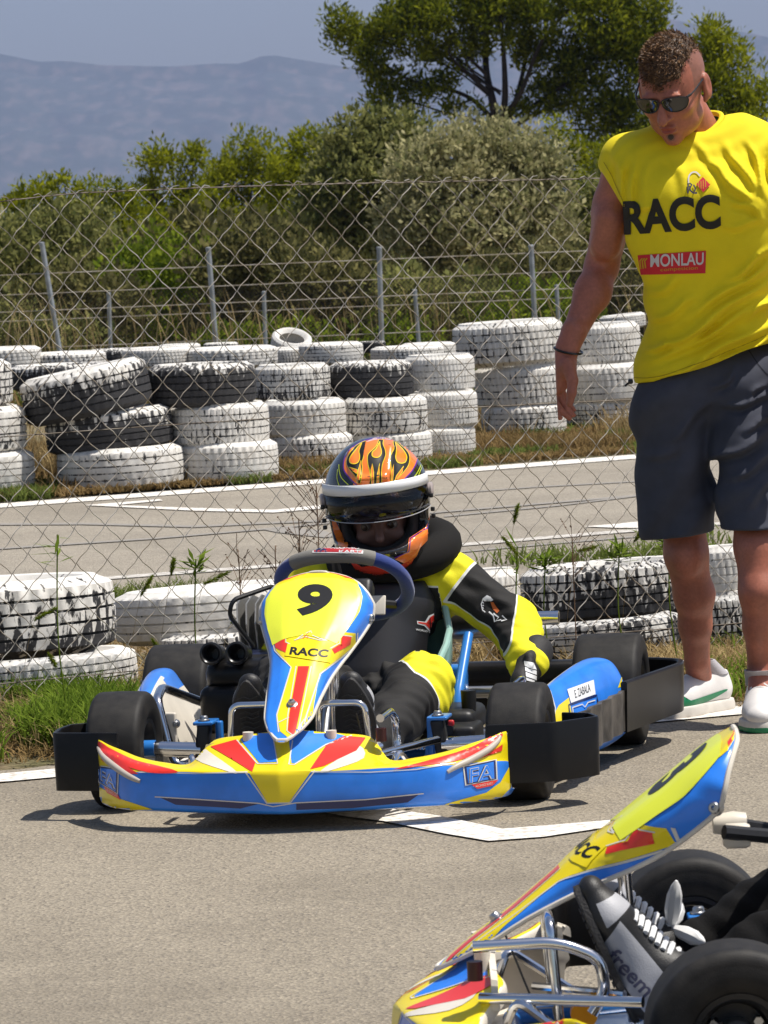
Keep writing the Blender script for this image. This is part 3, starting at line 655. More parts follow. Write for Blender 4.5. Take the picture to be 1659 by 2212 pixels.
def tyre_paint(name, cover, topw, white=(.72, .695, .65)):
    m = bpy.data.materials.new(name); m.use_nodes = True; nt = m.node_tree; N = nt.nodes; L = nt.links; p = N['Principled BSDF']
    tc = N.new('ShaderNodeTexCoord'); oi = N.new('ShaderNodeObjectInfo'); mp = N.new('ShaderNodeMapping'); L.new(tc.outputs['Object'], mp.inputs[0])
    cb = N.new('ShaderNodeCombineXYZ'); ml = N.new('ShaderNodeMath'); ml.operation = 'MULTIPLY'; ml.inputs[1].default_value = 37; L.new(oi.outputs['Random'], ml.inputs[0]); L.new(ml.outputs[0], cb.inputs[0]); L.new(ml.outputs[0], cb.inputs[1]); L.new(cb.outputs[0], mp.inputs[1])
    def nz(s, d, zs=1.):
        q = N.new('ShaderNodeMapping'); q.inputs[3].default_value = (1, 1, zs); L.new(mp.outputs[0], q.inputs[0])
        n = N.new('ShaderNodeTexNoise'); n.inputs['Scale'].default_value = s; n.inputs['Detail'].default_value = d; n.inputs['Roughness'].default_value = .65; L.new(q.outputs[0], n.inputs[0]); return n.outputs[0]
    def mt(op, a, b):
        q = N.new('ShaderNodeMath'); q.operation = op
        for i, v in enumerate((a, b)):
            if isinstance(v, (int, float)): q.inputs[i].default_value = v
            else: L.new(v, q.inputs[i])
        return q.outputs[0]
    sx = N.new('ShaderNodeSeparateXYZ'); L.new(tc.outputs['Object'], sx.inputs[0])
    at = N.new('ShaderNodeAttribute'); at.attribute_name = 'groove'
    v = mt('ADD', mt('MULTIPLY', nz(5, 3), .65), mt('MULTIPLY', nz(42, 9, .3), 1.2))      # 0..1.85, mean .92
    v = mt('ADD', v, mt('MULTIPLY', mt('SUBTRACT', oi.outputs['Random'], .5), .22)); v = mt('ADD', v, mt('MULTIPLY', sx.outputs[2], topw)); v = mt('SUBTRACT', v, mt('MULTIPLY', at.outputs['Fac'], .19))
    g = N.new('ShaderNodeMapRange'); g.inputs[1].default_value = 1.0 - cover; g.inputs[2].default_value = 1.06 - cover; L.new(v, g.inputs[0])
    dr = N.new('ShaderNodeMapRange'); dr.inputs[1].default_value = .42; dr.inputs[2].default_value = .75; L.new(nz(11, 7), dr.inputs[0])
    w1 = N.new('ShaderNodeMix'); w1.data_type = 'RGBA'; w1.inputs[6].default_value = (*white, 1); w1.inputs[7].default_value = (.5, .455, .39, 1); L.new(mt('MULTIPLY', dr.outputs[0], .6), w1.inputs[0])
    mx = N.new('ShaderNodeMix'); mx.data_type = 'RGBA'; mx.inputs[6].default_value = (.032, .031, .033, 1); L.new(w1.outputs[2], mx.inputs[7]); L.new(g.outputs[0], mx.inputs[0])
    L.new(mx.outputs[2], p.inputs['Base Color']); p.inputs['Roughness'].default_value = .75
    b = N.new('ShaderNodeBump'); b.inputs['Strength'].default_value = .5; b.inputs['Distance'].default_value = .003; L.new(nz(60, 4), b.inputs['Height']); L.new(b.outputs[0], p.inputs['Normal'])
    return m
TP = {'w': tyre_paint('white_painted_tyre', .36, .4), 'm': tyre_paint('patchy_painted_tyre', .2, 1.2), 'b': tyre_paint('black_tyre_with_paint_marks', -.12, 3.2), 'n': tyre_paint('streaked_painted_tyre', .17, 1.6)}
TM = [tyre_mesh('car_tyre', .30, .20, .19, 40, 0), tyre_mesh('car_tyre', .30, .20, .20, 52, 1), tyre_mesh('car_tyre', .30, .20, .185, 34, 2)]
def tyre(x, hw, yt, yb, Y, st, lab, grp, tilt=0., tdir=0., k=None, Ws=1.):
    s = FPX / Y; R = hw / s; W = (yb - yt) / s * Ws; c = onY(x, (yt + yb) / 2, Y); c.z = onY(x, (yt + yb) / 2, Y - R).z
    o = bpy.data.objects.new('painted_tyre', TM[k if k is not None else random.randrange(3)]); COL.objects.link(o); o.location = c
    o.scale = (R / .30, R / .30, W / .20); o.rotation_euler = (Matrix.Rotation(tdir, 3, 'Z') @ Matrix.Rotation(tilt, 3, 'Y') @ Matrix.Rotation(random.random() * 6, 3, 'Z')).to_euler()
    o.material_slots[0].link = 'OBJECT'; o.material_slots[0].material = TP[st]; tag(o, lab, 'tyre', grp); return o
GF = 'painted tyres of the barrier across the track'; GN = 'painted tyres behind the near fence'
def Yb(x, y): return onZ(x, y).y
y1 = Yb(200, 1062) + .28
T = [  # x, half width, top, bottom, depth, style, label, tilt
 (-105, 132, 785, 886, y1 - .1, 'm', 'black and white tyre on top of the stack cut by the left edge', 0), (-70, 128, 884, 985, y1 - .1, 'w', 'white tyre in the middle of the stack cut by the left edge', 0), (-60, 136, 982, 1070, y1 - .1, 'w', 'white tyre at the bottom of the stack cut by the left edge', 0),
 (186, 140, 800, 903, y1, 'b', 'tilted tyre with white top and black tread, top of the leaning stack', -.17), (236, 138, 890, 978, y1 + .05, 'b', 'black and white tyre in the middle of the leaning stack', -.06), (261, 137, 970, 1060, y1, 'w', 'white tyre at the bottom of the leaning stack', -.02),
 (436, 118, 789, 880, Yb(480, 1045) + .3, 'b', 'black tyre with white rim, second stack from the leaning one\'s right', 0), (474, 108, 874, 966, Yb(480, 1045) + .28, 'w', 'white tyre under the black tyre, right of the leaning stack', 0), (490, 112, 958, 1043, Yb(480, 1045) + .26, 'w', 'white bottom tyre in weeds, right of the leaning stack', 0),
 (632, 82, 789, 868, Yb(680, 1018) + .6, 'm', 'narrow black and white tyre with a white lower half, above two white ones', 0), (656, 92, 866, 947, Yb(680, 1018) + .32, 'w', 'white middle tyre left of the flame helmet', 0), (672, 92, 940, 1020, Yb(680, 1018) + .3, 'w', 'white bottom tyre in weeds left of the flame helmet', 0),
 (802, 92, 784, 864, Yb(840, 1005) + .5, 'b', 'black tyre with one white line right above the flame helmet', 0), (832, 92, 860, 942, Yb(840, 1005) + .3, 'w', 'white tyre right behind the top of the flame helmet', 0), (842, 92, 936, 1008, Yb(840, 1005) + .3, 'w', 'white bottom tyre hidden behind the flame helmet', 0),
 (950, 76, 768, 850, Yb(960, 992) + .5, 'w', 'clean rounded white tyre on top, left of the large ribbed stack', 0), (960, 72, 846, 926, Yb(960, 992) + .3, 'w', 'white middle tyre left of the large ribbed stack', 0), (950, 78, 924, 992, Yb(960, 992) + .3, 'w', 'white bottom tyre in weeds left of the large ribbed stack', 0),
 (1098, 120, 697, 792, Yb(1130, 946) + .35, 'w', 'large ribbed white tyre topping the tallest stack', -.03), (1125, 100, 792, 882, Yb(1130, 946) + .33, 'w', 'ribbed white tyre in the middle of the tallest stack', -.02), (1132, 92, 876, 947, Yb(1130, 946) + .3, 'w', 'white tyre with a row of black dashes, bottom of the tallest stack', 0),
 (1300, 84, 700, 790, Yb(1300, 932) + .5, 'w', 'white tyre on top, between the hanging hand and the yellow shirt', -.02), (1310, 88, 787, 872, Yb(1300, 932) + .35, 'w', 'white middle tyre between the hanging hand and the shorts', -.02), (1305, 84, 870, 932, Yb(1300, 932) + .35, 'm', 'grey worn bottom tyre beside the shorts', 0),
 (1500, 90, 700, 800, Yb(1400, 925) + .8, 'w', 'white top tyre hidden behind the shorts', 0), (1500, 90, 798, 900, Yb(1400, 925) + .8, 'w', 'white lower tyre hidden behind the shorts', 0),
 # second row
 (10, 80, 752, 800, y1 + 1.4, 'w', 'white tyre of the back row at the left edge', 0), (150, 80, 762, 808, y1 + 1.5, 'w', 'white tyre of the back row behind the leaning stack', 0), (130, 110, 790, 845, y1 + .8, 'b', 'black tyre just behind the tilted tyre', 0),
 (250, 60, 755, 800, y1 + 2.2, 'b', 'dark tyre of the back row right of the leaning fence post', 0), (340, 76, 752, 796, y1 + 1.6, 'w', 'whitish back row tyre with straw lying on it', 0), (388, 46, 744, 776, y1 + 2.6, 'w', 'white rounded back row tyre beside the dry grass clump', 0),
 (478, 38, 741, 762, y1 + 2.8, 'b', 'thin dark tyre lying flat at the foot of the second post', 0), (500, 100, 752, 796, y1 + 1.6, 'm', 'streaked tyre of the back row right of the second post', 0), (715, 70, 742, 790, y1 + 1.9, 'w', 'white tyre of the back row with its rounded right shoulder showing', 0),
 (620, 56, 752, 792, y1 + 2.1, 'w', 'white back row tyre under the upright one', 0), (803, 30, 738, 762, y1 + 2.9, 'b', 'small dark tyre at the foot of the middle post', 0), (880, 80, 750, 790, y1 + 2.2, 'w', 'pale tyre of the back row right of the middle post', 0), (925, 60, 742, 775, y1 + 2.9, 'm', 'grey streaked back row tyre beside the tallest stack', 0), (1345, 50, 680, 712, Yb(1300, 932) + 1.5, 'w', 'flat white tyre lying behind the top tyre beside the yellow shirt', -.08)]
T += [(-350 - 250 * i, 128, 785 + 100 * k + 14 * i, 884 + 100 * k + 14 * i, y1 - .3 - .25 * i, 'wbm'[(i + k) % 3], ['top', 'middle', 'bottom'][k] + ' tyre of the ' + ['nearest', 'second', 'third'][i] + ' stack past the left edge', 0) for i in range(3) for k in range(3)]
for t in T: tyre(*t[:7], GF, tilt=t[7], k=1 if 'ribbed' in t[6] else None)
o = tyre(629, 44, 724, 766, y1 + 2.4, 'w', 'white tyre standing on edge, poking up above the back row', GF); o.rotation_euler = (rad(28), 0, rad(20))
# near row, just behind the fence
ny = Yb(100, 1500)
for t in [(-25, 277, 1276, 1442, Yb(100, 1512) + .36, 'n', 'big black and white tyre lying at the left edge behind the fence', -.02, 0), (95, 205, 1432, 1530, Yb(100, 1530) + .27, 'm', 'white treaded tyre half sunk in grass under the big left one', -.05, 1),
          (450, 205, 1284, 1398, Yb(450, 1450) + .28, 'w', 'long low white tyre left of the steering wheel', -.04, 2), (530, 190, 1375, 1460, Yb(450, 1462) + .26, 'm', 'dark treaded tyre in dry grass under the long low white one', -.04, 1),
          (800, 130, 1235, 1390, Yb(760, 1440) + .2, 'w', 'white tyre hidden behind the driver', 0, 0), (1025, 102, 1240, 1390, Yb(1060, 1415) + .2, 'w', 'white tyre behind the yellow sleeve of the driver', -.04, 0),
          (1310, 185, 1230, 1350, Yb(1300, 1425) + .25, 'n', 'large half black tyre with white streaks right of the driver', -.045, 1), (1300, 175, 1348, 1432, Yb(1300, 1440) + .25, 'm', 'worn white tyre under the half black one beside the rear wheel', -.045, 2),
          (1560, 90, 1186, 1290, Yb(1500, 1400) + .3, 'w', 'white tyre seen between the two bare legs', -.04, 0), (1560, 110, 1292, 1400, Yb(1500, 1410) + .2, 'm', 'grey treaded tyre low between the two bare legs', -.04, 1),
          (1760, 100, 1170, 1290, Yb(1620, 1400) + .3, 'w', 'white tyre at the right edge behind the legs', -.04, 0)]:
    o = tyre(*t[:7], GN, tilt=t[7], k=t[8]); e = o.rotation_euler.to_matrix(); o.rotation_euler = (Matrix.Rotation(-.042, 3, 'X') @ e).to_euler()

# ------------------------------------------------------------------ fences
M_WIRE = mat('galvanised_wire', (.55, .51, .45), .5, metal=.35, col2=(.32, .26, .19), scale=9, detail=5)
M_POST = mat('galvanised_post', (.42, .44, .46), .45, metal=.55, var=.25, scale=10)
M_LWIRE = mat('dull_line_wire', (.17, .145, .115), .6, metal=.3, col2=(.09, .065, .045), scale=20)
fA, fB = onZ(0, 1560), onZ(1400, 1436); fdv = (fB - fA).normalized(); fnrm = Vector((-fdv.y, fdv.x, 0))
froot = empty('wire_fence', 'rusty diamond mesh fence right behind the karts with three line wires', 'fence', tuple(fA))
cw, ch = .0885, .092; zt = 1.362; rows = int(zt / (ch / 2)); x0 = -3.0; ncol = int(7.4 / (cw / 2))
wires = MB()
def topz(x): return zt + .010 * math.sin(x * 1.9 + .5) - (.016 * min(1 - max(x, -1) / .25, 2.) if x < .25 else 0)
for c in range(ncol):
    bx = x0 + c * cw / 2; pts = []; 
    for r in range(rows + 1):
        side = (r + c) % 2; z = topz(bx) - r * ch / 2; xx = bx + (cw / 2 if side else 0) + .004 * noise.noise((bx * 3, z * 3, 0)); yy = .012 * noise.noise((bx * 1.3, z * 1.3, 4)) + (.0022 if side else -.0022)
        pts.append((xx, yy + .02 * noise.noise((bx * .7, z * .9, 9)), z + .004 * noise.noise((bx * 4, z * 4, 7))))
    P = []
    for i in range(len(pts) - 1):      # slightly S-shaped runs between the twists
        a, b = Vector(pts[i]), Vector(pts[i + 1]); d = b - a; P += [a, a + d * .25 + Vector((0, 0, -.0028)), a + d * .75 + Vector((0, 0, .0028))]
    P.append(Vector(pts[-1])); P = [fdv * p.x + fnrm * p.y + Vector((0, 0, p.z)) for p in P]; wires.tube(P, .00138, 4, cap=False)
    tp = P[0]; k = fdv * (.012 * (1 if c % 2 else -1)) ; wires.tube([tp, tp + k + Vector((0, .003, .010)), tp + k * 2.2 + Vector((0, 0, .006 + .006 * (c % 3)))], .0014, 4, cap=False)
wm = wires.build('mesh_wire', M_WIRE, froot, sharp=80); wm['kind'] = 'stuff'
for zz, nm in ((None, 'top'), (.745, 'mid'), (.10, 'low')):
    P = [fdv * x + fnrm * .003 + Vector((0, 0, (topz(x) + .002) if zz is None else zz + .006 * math.sin(x * 2))) for x in np.linspace(x0, x0 + 7.4, 80)]
    MB().tube(P, .0016, 5).build('line_wire', M_LWIRE, froot)
P = [fdv * x + fnrm * .004 * math.sin(x * 60) + Vector((0, 0, topz(x) + .003 + .003 * math.cos(x * 60))) for x in np.linspace(x0, x0 + 7.4, 560)]
MB().tube(P, .0008, 4).build('tie_wire', M_LWIRE, froot)
for xx in (x0 - .02, x0 + 7.42): MB().tube([fdv * xx + Vector((0, 0, 0)), fdv * xx + Vector((0, 0, 1.42))], .024, 12).build('fence_post', M_POST, froot)
# two fences beyond the tyre wall
def far_fence(lab, posts, Y, wd, mesh_top, cell, strands):
    r = empty('wire_fence', lab, 'fence', (0, Y, 0), group='post and wire fences beyond the tyre wall')
    for (xt, yt, xb) in posts:
        a = onY(xt, yt, Y) - Vector((0, Y, 0)); b = onY(xb, 790, Y) - Vector((0, Y, 0)); b = a + (b - a) * 1.25
        MB().tube([a, b], wd / 2, 10).lathe([(0, .006), (wd * .35, .005), (wd * .54, 0), (wd * .54, -.02)], a, 'Z', 10).build('fence_post', M_POST, r)
    if cell:
        m = MB(); x0, x1 = onY(-980, 700, Y).x, onY(2300, 700, Y).x; 
        za, zb = onY(830, mesh_top, Y).z, onY(830, mesh_top, Y).z - 1.3; hgt = za - zb; n = int((x1 - x0 + hgt) / cell); t = .0022
        slope = .0
        for i in range(n):
            x = x0 - hgt + i * cell
            for sg in (1, -1):
                a = Vector((x if sg > 0 else x + hgt, 0, zb)); b = Vector((x + hgt if sg > 0 else x, 0, za))
                d = (b - a).normalized(); nn = Vector((-d.z, 0, d.x)) * t; m.put([a - nn, a + nn, b + nn, b - nn], [(0, 1, 2, 3)])
        o = m.build('mesh_wire', mat('dark_rusty_wire', (.05, .04, .03), .8), r, smooth=False); o['kind'] = 'stuff'
    for z in strands:
        y_ = onY(830, z, Y).z; MB().tube([(onY(-980, 700, Y).x, 0, y_), (onY(2300, 700, Y).x, 0, y_)], .004, 5).build('line_wire', M_WIRE, r)
far_fence('thin steel posts, one leaning, standing just behind the tyre wall', [(-970, 540, -950), (-620, 535, -600), (-270, 530, -250), (90, 524, 134), (450, 535, 470), (819, 534, 826), (1147, 530, 1160), (1500, 520, 1510), (1860, 515, 1872), (2220, 510, 2232)], 40, .046, 0, 0, [560, 640, 720])
far_fence('low fence of dark fine mesh with short posts in the scrub', [(-100, 640, -98), (235, 633, 240), (570, 630, 575), (896, 626, 908), (1202, 616, 1212), (1530, 610, 1540)], 45, .042, 603, .045, [603, 660])

# ------------------------------------------------------------------ single weeds that stand out
def foxtail(x, y, Y, ln, ang, lab):
    c = onY(x, y, Y); r = empty('foxtail_grass', lab, 'weed', (c.x, Y, 0), group='weeds growing through the near fence')
    st = c - Vector((c.x, Y, 0)); d = Vector((math.cos(ang), 0, math.sin(ang))); e = st + d * ln
    MB().tube(spline([Vector((-.05, .02, 0)), Vector((st.x * .5 - .035, 0, st.z * .55)), st, e], 6), .0006, 4).build('stem', G_STRAW, r)
    n = 420; t = rng.random(n); P = np.array(st)[None] + np.array(d)[None] * (t * ln)[:, None]; o = rvec(n) * .35 + np.array(d); o /= np.linalg.norm(o, axis=1, keepdims=True); o2 = rvec(n)
    V, F = quads_from(P + o2 * .0045 * np.sin(math.pi * np.clip(t, .08, .95))[:, None], (o * .5 + o2 * .9) * .007, np.cross(o, rvec(n)) * .0012)
    addnp('seed_head', V, F, LEAF['green'], r, smooth=False)
for a in [(305, 1285, 11.4, .055, 1.0, 'short green seed head upright between the tyres at left'), (370, 1240, 11.4, .04, 1.35, 'thin green seed head just above the long low tyre'), (440, 1262, 11.4, .07, .4, 'long green seed head over the leafy weed'), (328, 1380, 11.3, .06, -1.0, 'drooping green seed head in front of the big left tyre\'s right side'), (500, 1345, 11.4, .055, -.35, 'bent green seed head over the long low tyre'), (75, 1340, 11.3, .06, .5, 'arched seed head in front of the big black and white tyre'), (105, 1412, 11.3, .035, -1.1, 'small seed head low in front of the big black and white tyre'), (1085, 1160, 11.9, .06, -.9, 'dry seed head above the tyre behind the driver'), (1250, 1190, 12.1, .05, .2, 'seed head hanging left of the shorts'), (1110, 1130, 12., .05, 1.3, 'pale seed head standing tall right of the helmet'), (1370, 1170, 12., .045, .9, 'seed head beside the hem of the shorts')]:
    foxtail(*a)
def leafy(x, y, Y, hgt, n, lab, leaf=.05, mt=None, wd=.012):
    c = onY(x, y, Y); r = empty('leafy_weed', lab, 'weed', (c.x, Y, 0), group='weeds growing through the near fence'); top = c.z
    MB().tube(spline([Vector((.01, 0, 0)), Vector((-.01, 0, top * .6)), Vector((0, 0, top + hgt))], 6), .002, 5).build('stem', mt or G_GREEN, r)
    t = rng.random(n); P = np.stack([rng.normal(size=n) * .004, rng.normal(size=n) * .004, top + t * hgt], 1); a = rvec(n); a[:, 2] = np.abs(a[:, 2]) * .5 - .1; a /= np.linalg.norm(a, axis=1, keepdims=True)
    b = np.cross(a, [0, 0, 1.]) + .3 * rvec(n); b /= np.linalg.norm(b, axis=1, keepdims=True); k = (.5 + .7 * rng.random((n, 1)))
    V, F = quads_from(P + a * leaf * k / 2, a * leaf * k / 2, b * wd * k / 2); addnp('leaves', V, F, mt or G_GREEN, r, smooth=False)
leafy(128, 1240, 11.4, .10, 16, 'tall green weed with narrow leaves at the left above the big tyre', .08, wd=.009)
leafy(425, 1250, 11.4, .05, 46, 'bushy green weed with pointed leaves above the long low tyre', .055)
leafy(1340, 1215, 12.2, .05, 60, 'green leafy weed beside the shorts above the half black tyre', .05)
leafy(1180, 1235, 12.2, .04, 60, 'low green weed on top of the half black tyre', .05)
leafy(1120, 1245, 12.1, .08, 20, 'narrow leaved weed rising right of the driver\'s shoulder', .09, wd=.008)
leafy(1450, 1190, 12.3, .05, 60, 'green weed showing beside the bare knee', .05)
M_DRY = mat('dry_stalk', (.2, .12, .07), .9, var=.3, scale=20)
def dry_plant(x, y0, y1, Y, lab, n=16, spread=.06, seeds=60):
    a = onY(x, y0, Y); b = onY(x, y1, Y); r = empty('dry_weed', lab, 'weed', (a.x, Y, 0), group='weeds growing through the near fence'); m = MB(); tips = []
    m.tube([(0, 0, 0), (0, 0, b.z)], .0016, 5)
    for i in range(n):
        z = a.z + (b.z - a.z) * random.random() ** .8; an = random.uniform(0, 6.28); l = spread * random.uniform(.4, 1.6); q = Vector((math.cos(an) * l, math.sin(an) * l * .5, l * random.uniform(.5, 1.4)))
        m.tube([(0, 0, z), Vector((0, 0, z)) + q * .5 + Vector((random.uniform(-.005, .005), 0, .004)), Vector((0, 0, z)) + q], .0009, 4); tips += [Vector((0, 0, z)) + q * random.uniform(.4, 1.05) for _ in range(seeds // n)]
    m.build('stalks', M_DRY, r)
    P = np.array([tuple(p) for p in tips]); k = len(P); V, F = quads_from(P, rvec(k) * .004, rvec(k) * .0025); addnp('seeds', V, F, M_DRY, r, smooth=False)
dry_plant(690, 1210, 1050, 11.5, 'dry branching weed just left of the helmet', 26, .07, 150)
dry_plant(650, 1230, 1120, 11.5, 'small dry twiggy weed left of the helmet', 18, .05, 90)
dry_plant(1240, 1270, 1160, 12., 'dry twiggy weed right of the driver', 14, .05, 60)
dry_plant(520, 1300, 1200, 11.6, 'dry brown weed behind the cooling fins', 14, .06, 80)
dry_plant(600, 1320, 1190, 11.6, 'dry brown stalks behind the number panel', 16, .06, 80)
# ------------------------------------------------------------------ materials of the karts
M_BLUE = mat('gloss_blue_plastic', (.032, .235, .86), .3, coat=.35, spec=.4, var=.14, scale=14, detail=8, bump=.03, bscale=40)
M_YEL = mat('gloss_yellow_film', (.86, .68, .006), .3, coat=.3)
M_FLUO = mat('number_yellow_film', (.83, .88, .045), .35, coat=.3)
M_RED = mat('gloss_red_film', (.82, .035, .02), .3, coat=.4)
M_CREAM = mat('cream_plastic', (.72, .66, .56), .4, var=.1, scale=12)
M_PIN = mat('silver_pinstripe', (.68, .66, .6), .45)
M_NAVY = mat('navy_film', (.012, .02, .11), .3, coat=.4)
M_BLK = mat('black_print', (.012, .011, .01), .4)
M_WHT = mat('white_film', (.8, .8, .8), .4)
M_GUARD = mat('black_plastic_guard', (.0055, .005, .005), .34, spec=.3, col2=(.022, .019, .016), scale=9, detail=9, mixlo=.5, mixhi=.8, bump=.12, bscale=300)
M_RUB = mat('slick_tyre_rubber', (.0135, .0125, .012), .62, spec=.3, col2=(.026, .0235, .021), scale=40, detail=6, bump=.25, bscale=500)
M_CHR = mat('chrome', (.78, .79, .82), .12, metal=1., bump=.02, bscale=60)
M_STEEL = mat('brushed_steel', (.5, .5, .5), .35, metal=1., bump=.1, bscale=200)
M_FRAME = mat('blue_frame_paint', (.03, .2, .6), .3, coat=.4)
M_BMET = mat('black_metal', (.02, .02, .022), .45, metal=.3, bump=.1)
M_BGRIP = mat('blue_suede_grip', (.012, .035, .2), .85, bump=.3, sheen=.3)
M_GGRIP = mat('grey_foam_grip', (.2, .19, .17), .8, bump=.5, bscale=700)
M_SEAT = mat('green_tinted_fibreglass', (.12, .22, .18), .35, coat=.2, var=.2)
M_FIN = mat('cast_aluminium', (.33, .32, .3), .5, metal=.8, bump=.4, bscale=120)
M_RIM = mat('dark_magnesium_rim', (.03, .03, .032), .4, metal=.5)
M_EXH = mat('heat_tinted_steel', (.36, .34, .34), .3, metal=1., col2=(.5, .42, .36), scale=14)
M_GOLD = mat('orange_anodised', (.8, .33, .02), .3, metal=.6)

def arc_tyre(R, Wd, rim, side=.02):
    h = Wd / 2; P = [(rim, -h + .012), (rim + .006, -h + .004)]
    P += [(rim + (R - rim) * .45, -h - .003), (R - side * 1.2, -h)]
    for i in range(7):
        a = math.pi / 2 * i / 6; P.append((R - side + side * math.sin(a), -h + side * .8 * (1 - math.cos(a))))
    for i in range(1, 8): t = i / 8; P.append((R + .0012 * math.sin(math.pi * t), -h + side * .8 + (Wd - side * 1.6) * t))
    for i in range(7):
        a = math.pi / 2 * (1 - i / 6); P.append((R - side + side * math.sin(a), h - side * .8 * (1 - math.cos(a))))
    P += [(R - side * 1.2, h), (rim + (R - rim) * .45, h + .003), (rim + .006, h - .004), (rim, h - .012)]
    return P
def kart_wheel(kind, root, c, R, Wd, rim):
    t = MB().lathe(arc_tyre(R, Wd, rim), c, n=72).build(kind, M_RUB, root, sharp=70)
    s = 1 if c[1] > 0 else -1; h = Wd / 2
    m = MB().lathe([(rim + .004, -h + .008), (rim + .004, -h + .004), (rim - .004, -h + .006), (rim - .012, -h + .02), (rim - .016, -h + .05), (rim - .02, 0), (rim - .016, h - .05), (rim - .012, h - .02), (rim - .004, h - .006), (rim + .004, h - .004), (rim + .004, h - .008)], c, n=48)
    m.lathe([(0, -.004), (rim - .019, -.006), (rim - .019, .006), (0, .004)], (c[0], c[1] - s * .01, c[2]), n=32)
    m.build('rim', M_RIM, t)
    hb = MB().lathe([(0, -.03), (.022, -.03), (.024, -.02), (.024, .03), (.018, .036), (0, .036)] if s > 0 else [(0, -.036), (.018, -.036), (.024, -.03), (.024, .02), (.022, .03), (0, .03)], c, n=20)
    for k in range(3):
        a = 2 * math.pi * k / 3 + .5; hb.lathe([(0, -.016), (.007, -.016), (.007, .016), (0, .016)], (c[0] + .036 * math.cos(a), c[1], c[2] + .036 * math.sin(a)), n=6)
    hb.build('hub', M_STEEL, t)
    MB().tube([(c[0] + rim * .8 * .6, c[1] + s * (h - .03), c[2] + rim * .8 * .55), (c[0] + rim * .8 * .5, c[1] + s * (h - .004), c[2] + rim * .8 * .5)], .003, 6).build('valve', M_BMET, t)
    return t

def bolt(root, p, n, r=.011, name='bolt'):
    n = Vector(n).normalized(); R = n.to_track_quat('Z', 'Y').to_matrix()
    return MB().lathe([(r * 1.5, 0), (r * 1.5, .0022), (r * 1.05, .004), (r, .0085), (r * .8, .011), (r * .42, .0112), (r * .38, .006), (0, .006)], p, 'Z', 18, R=R).build(name, M_STEEL, root)

# front fairing as stations across the nose: (u, y, x_front, z_bottom, z_break, mid(x,z), top(x,z))
FST = [(0., .0, .482, .040, .127, (.446, .150), (.352, .207)),
       (.1, .045, .474, .040, .127, (.420, .152), (.348, .198)),
       (.25, .110, .461, .041, .127, (.405, .150), (.335, .190)),
       (.38, .168, .448, .041, .127, (.395, .146), (.325, .181)),
       (.43, .190, .442, .041, .127, (.398, .140), (.340, .163)),
       (.49, .216, .434, .041, .127, (.402, .134), (.362, .137)),
       (.60, .270, .420, .042, .126, (.394, .135), (.355, .139)),
       (.75, .335, .395, .042, .125, (.366, .142), (.325, .148)),
       (.86, .385, .350, .041, .124, (.322, .150), (.285, .160)),
       (.93, .420, .300, .040, .121, (.282, .152), (.255, .168)),
       (.98, .446, .245, .042, .115, (.240, .150), (.232, .176)),
       (1., .450, .205, .050, .108, (.205, .140), (.206, .165))]
def fair_pt(u, v):
    s = -1 if u < 0 else 1; a = abs(u)
    for i in range(len(FST) - 1):
        if FST[i][0] <= a <= FST[i + 1][0] + 1e-9: break
    def g(j, f):
        q = FST[j]; return f(q)
    t = (a - FST[i][0]) / (FST[i + 1][0] - FST[i][0])
    def at(f):
        p1, p2 = f(FST[i]), f(FST[i + 1]); p0 = f(FST[i - 1]) if i > 0 else f(FST[1]); p3 = f(FST[i + 2]) if i + 2 < len(FST) else p2 * 2 - p1
        m1 = (p2 - p0) * (FST[i + 1][0] - FST[i][0]) / (FST[i + 1][0] - (FST[i - 1][0] if i else -FST[1][0])); m2 = (p3 - p1) * (FST[i + 1][0] - FST[i][0]) / ((FST[i + 2][0] if i + 2 < len(FST) else 2 * FST[i + 1][0] - FST[i][0]) - FST[i][0])
        if i == 0: m1 = (p2 - p1)
        t2, t3 = t * t, t * t * t
        return (2 * t3 - 3 * t2 + 1) * p1 + (t3 - 2 * t2 + t) * m1 + (-2 * t3 + 3 * t2) * p2 + (t3 - t2) * m2
    y = at(lambda q: q[1]); xf = at(lambda q: q[2]); zb = at(lambda q: q[3]); zk = at(lambda q: q[4])
    mx_ = at(lambda q: q[5][0]); mz = at(lambda q: q[5][1]); tx = at(lambda q: q[6][0]); tz = at(lambda q: q[6][1])
    K = [(xf - .05, zb - .006), (xf - .014, zb), (xf - .002, zb + .012), (xf + .001, (zb + zk) / 2), (xf - .002, zk - .006), (xf - .009, zk + .005), (mx_, mz), ((mx_ + tx) / 2, (mz + tz) / 2 - .003), (tx, tz), (tx - .012, tz - .004), (tx - .014, tz - .02)]
    q = v * (len(K) - 1); j = min(int(q), len(K) - 2); r = q - j
    p0 = K[max(j - 1, 0)]; p1 = K[j]; p2 = K[j + 1]; p3 = K[min(j + 2, len(K) - 1)]
    c = [.5 * (2 * p1[k] + (p2[k] - p0[k]) * r + (2 * p0[k] - 5 * p1[k] + 4 * p2[k] - p3[k]) * r * r + (3 * p1[k] - p0[k] - 3 * p2[k] + p3[k]) * r ** 3) for k in (0, 1)]
    return Vector((c[0], s * y, c[1]))
NST = [(-.046, .506, -.047, .503, .020), (-.040, .501, -.045, .493, .062), (-.026, .493, -.036, .478, .092), (-.004, .479, -.025, .455, .114), (.03, .455, -.016, .43, .128), (.07, .425, -.004, .400, .125), (.12, .39, .03, .37, .110),
       (.16, .361, .075, .338, .092), (.209, .329, .125, .312, .078), (.26, .289, .2, .282, .067), (.32, .243, .285, .242, .058), (.375, .206, .345, .207, .051), (.41, .180, .385, .186, .038), (.436, .160, .43, .163, .010)]
NST = [(a, b + .06 * (a + .04), c, d + .06 * (c + .04), e) for a, b, c, d, e in NST]
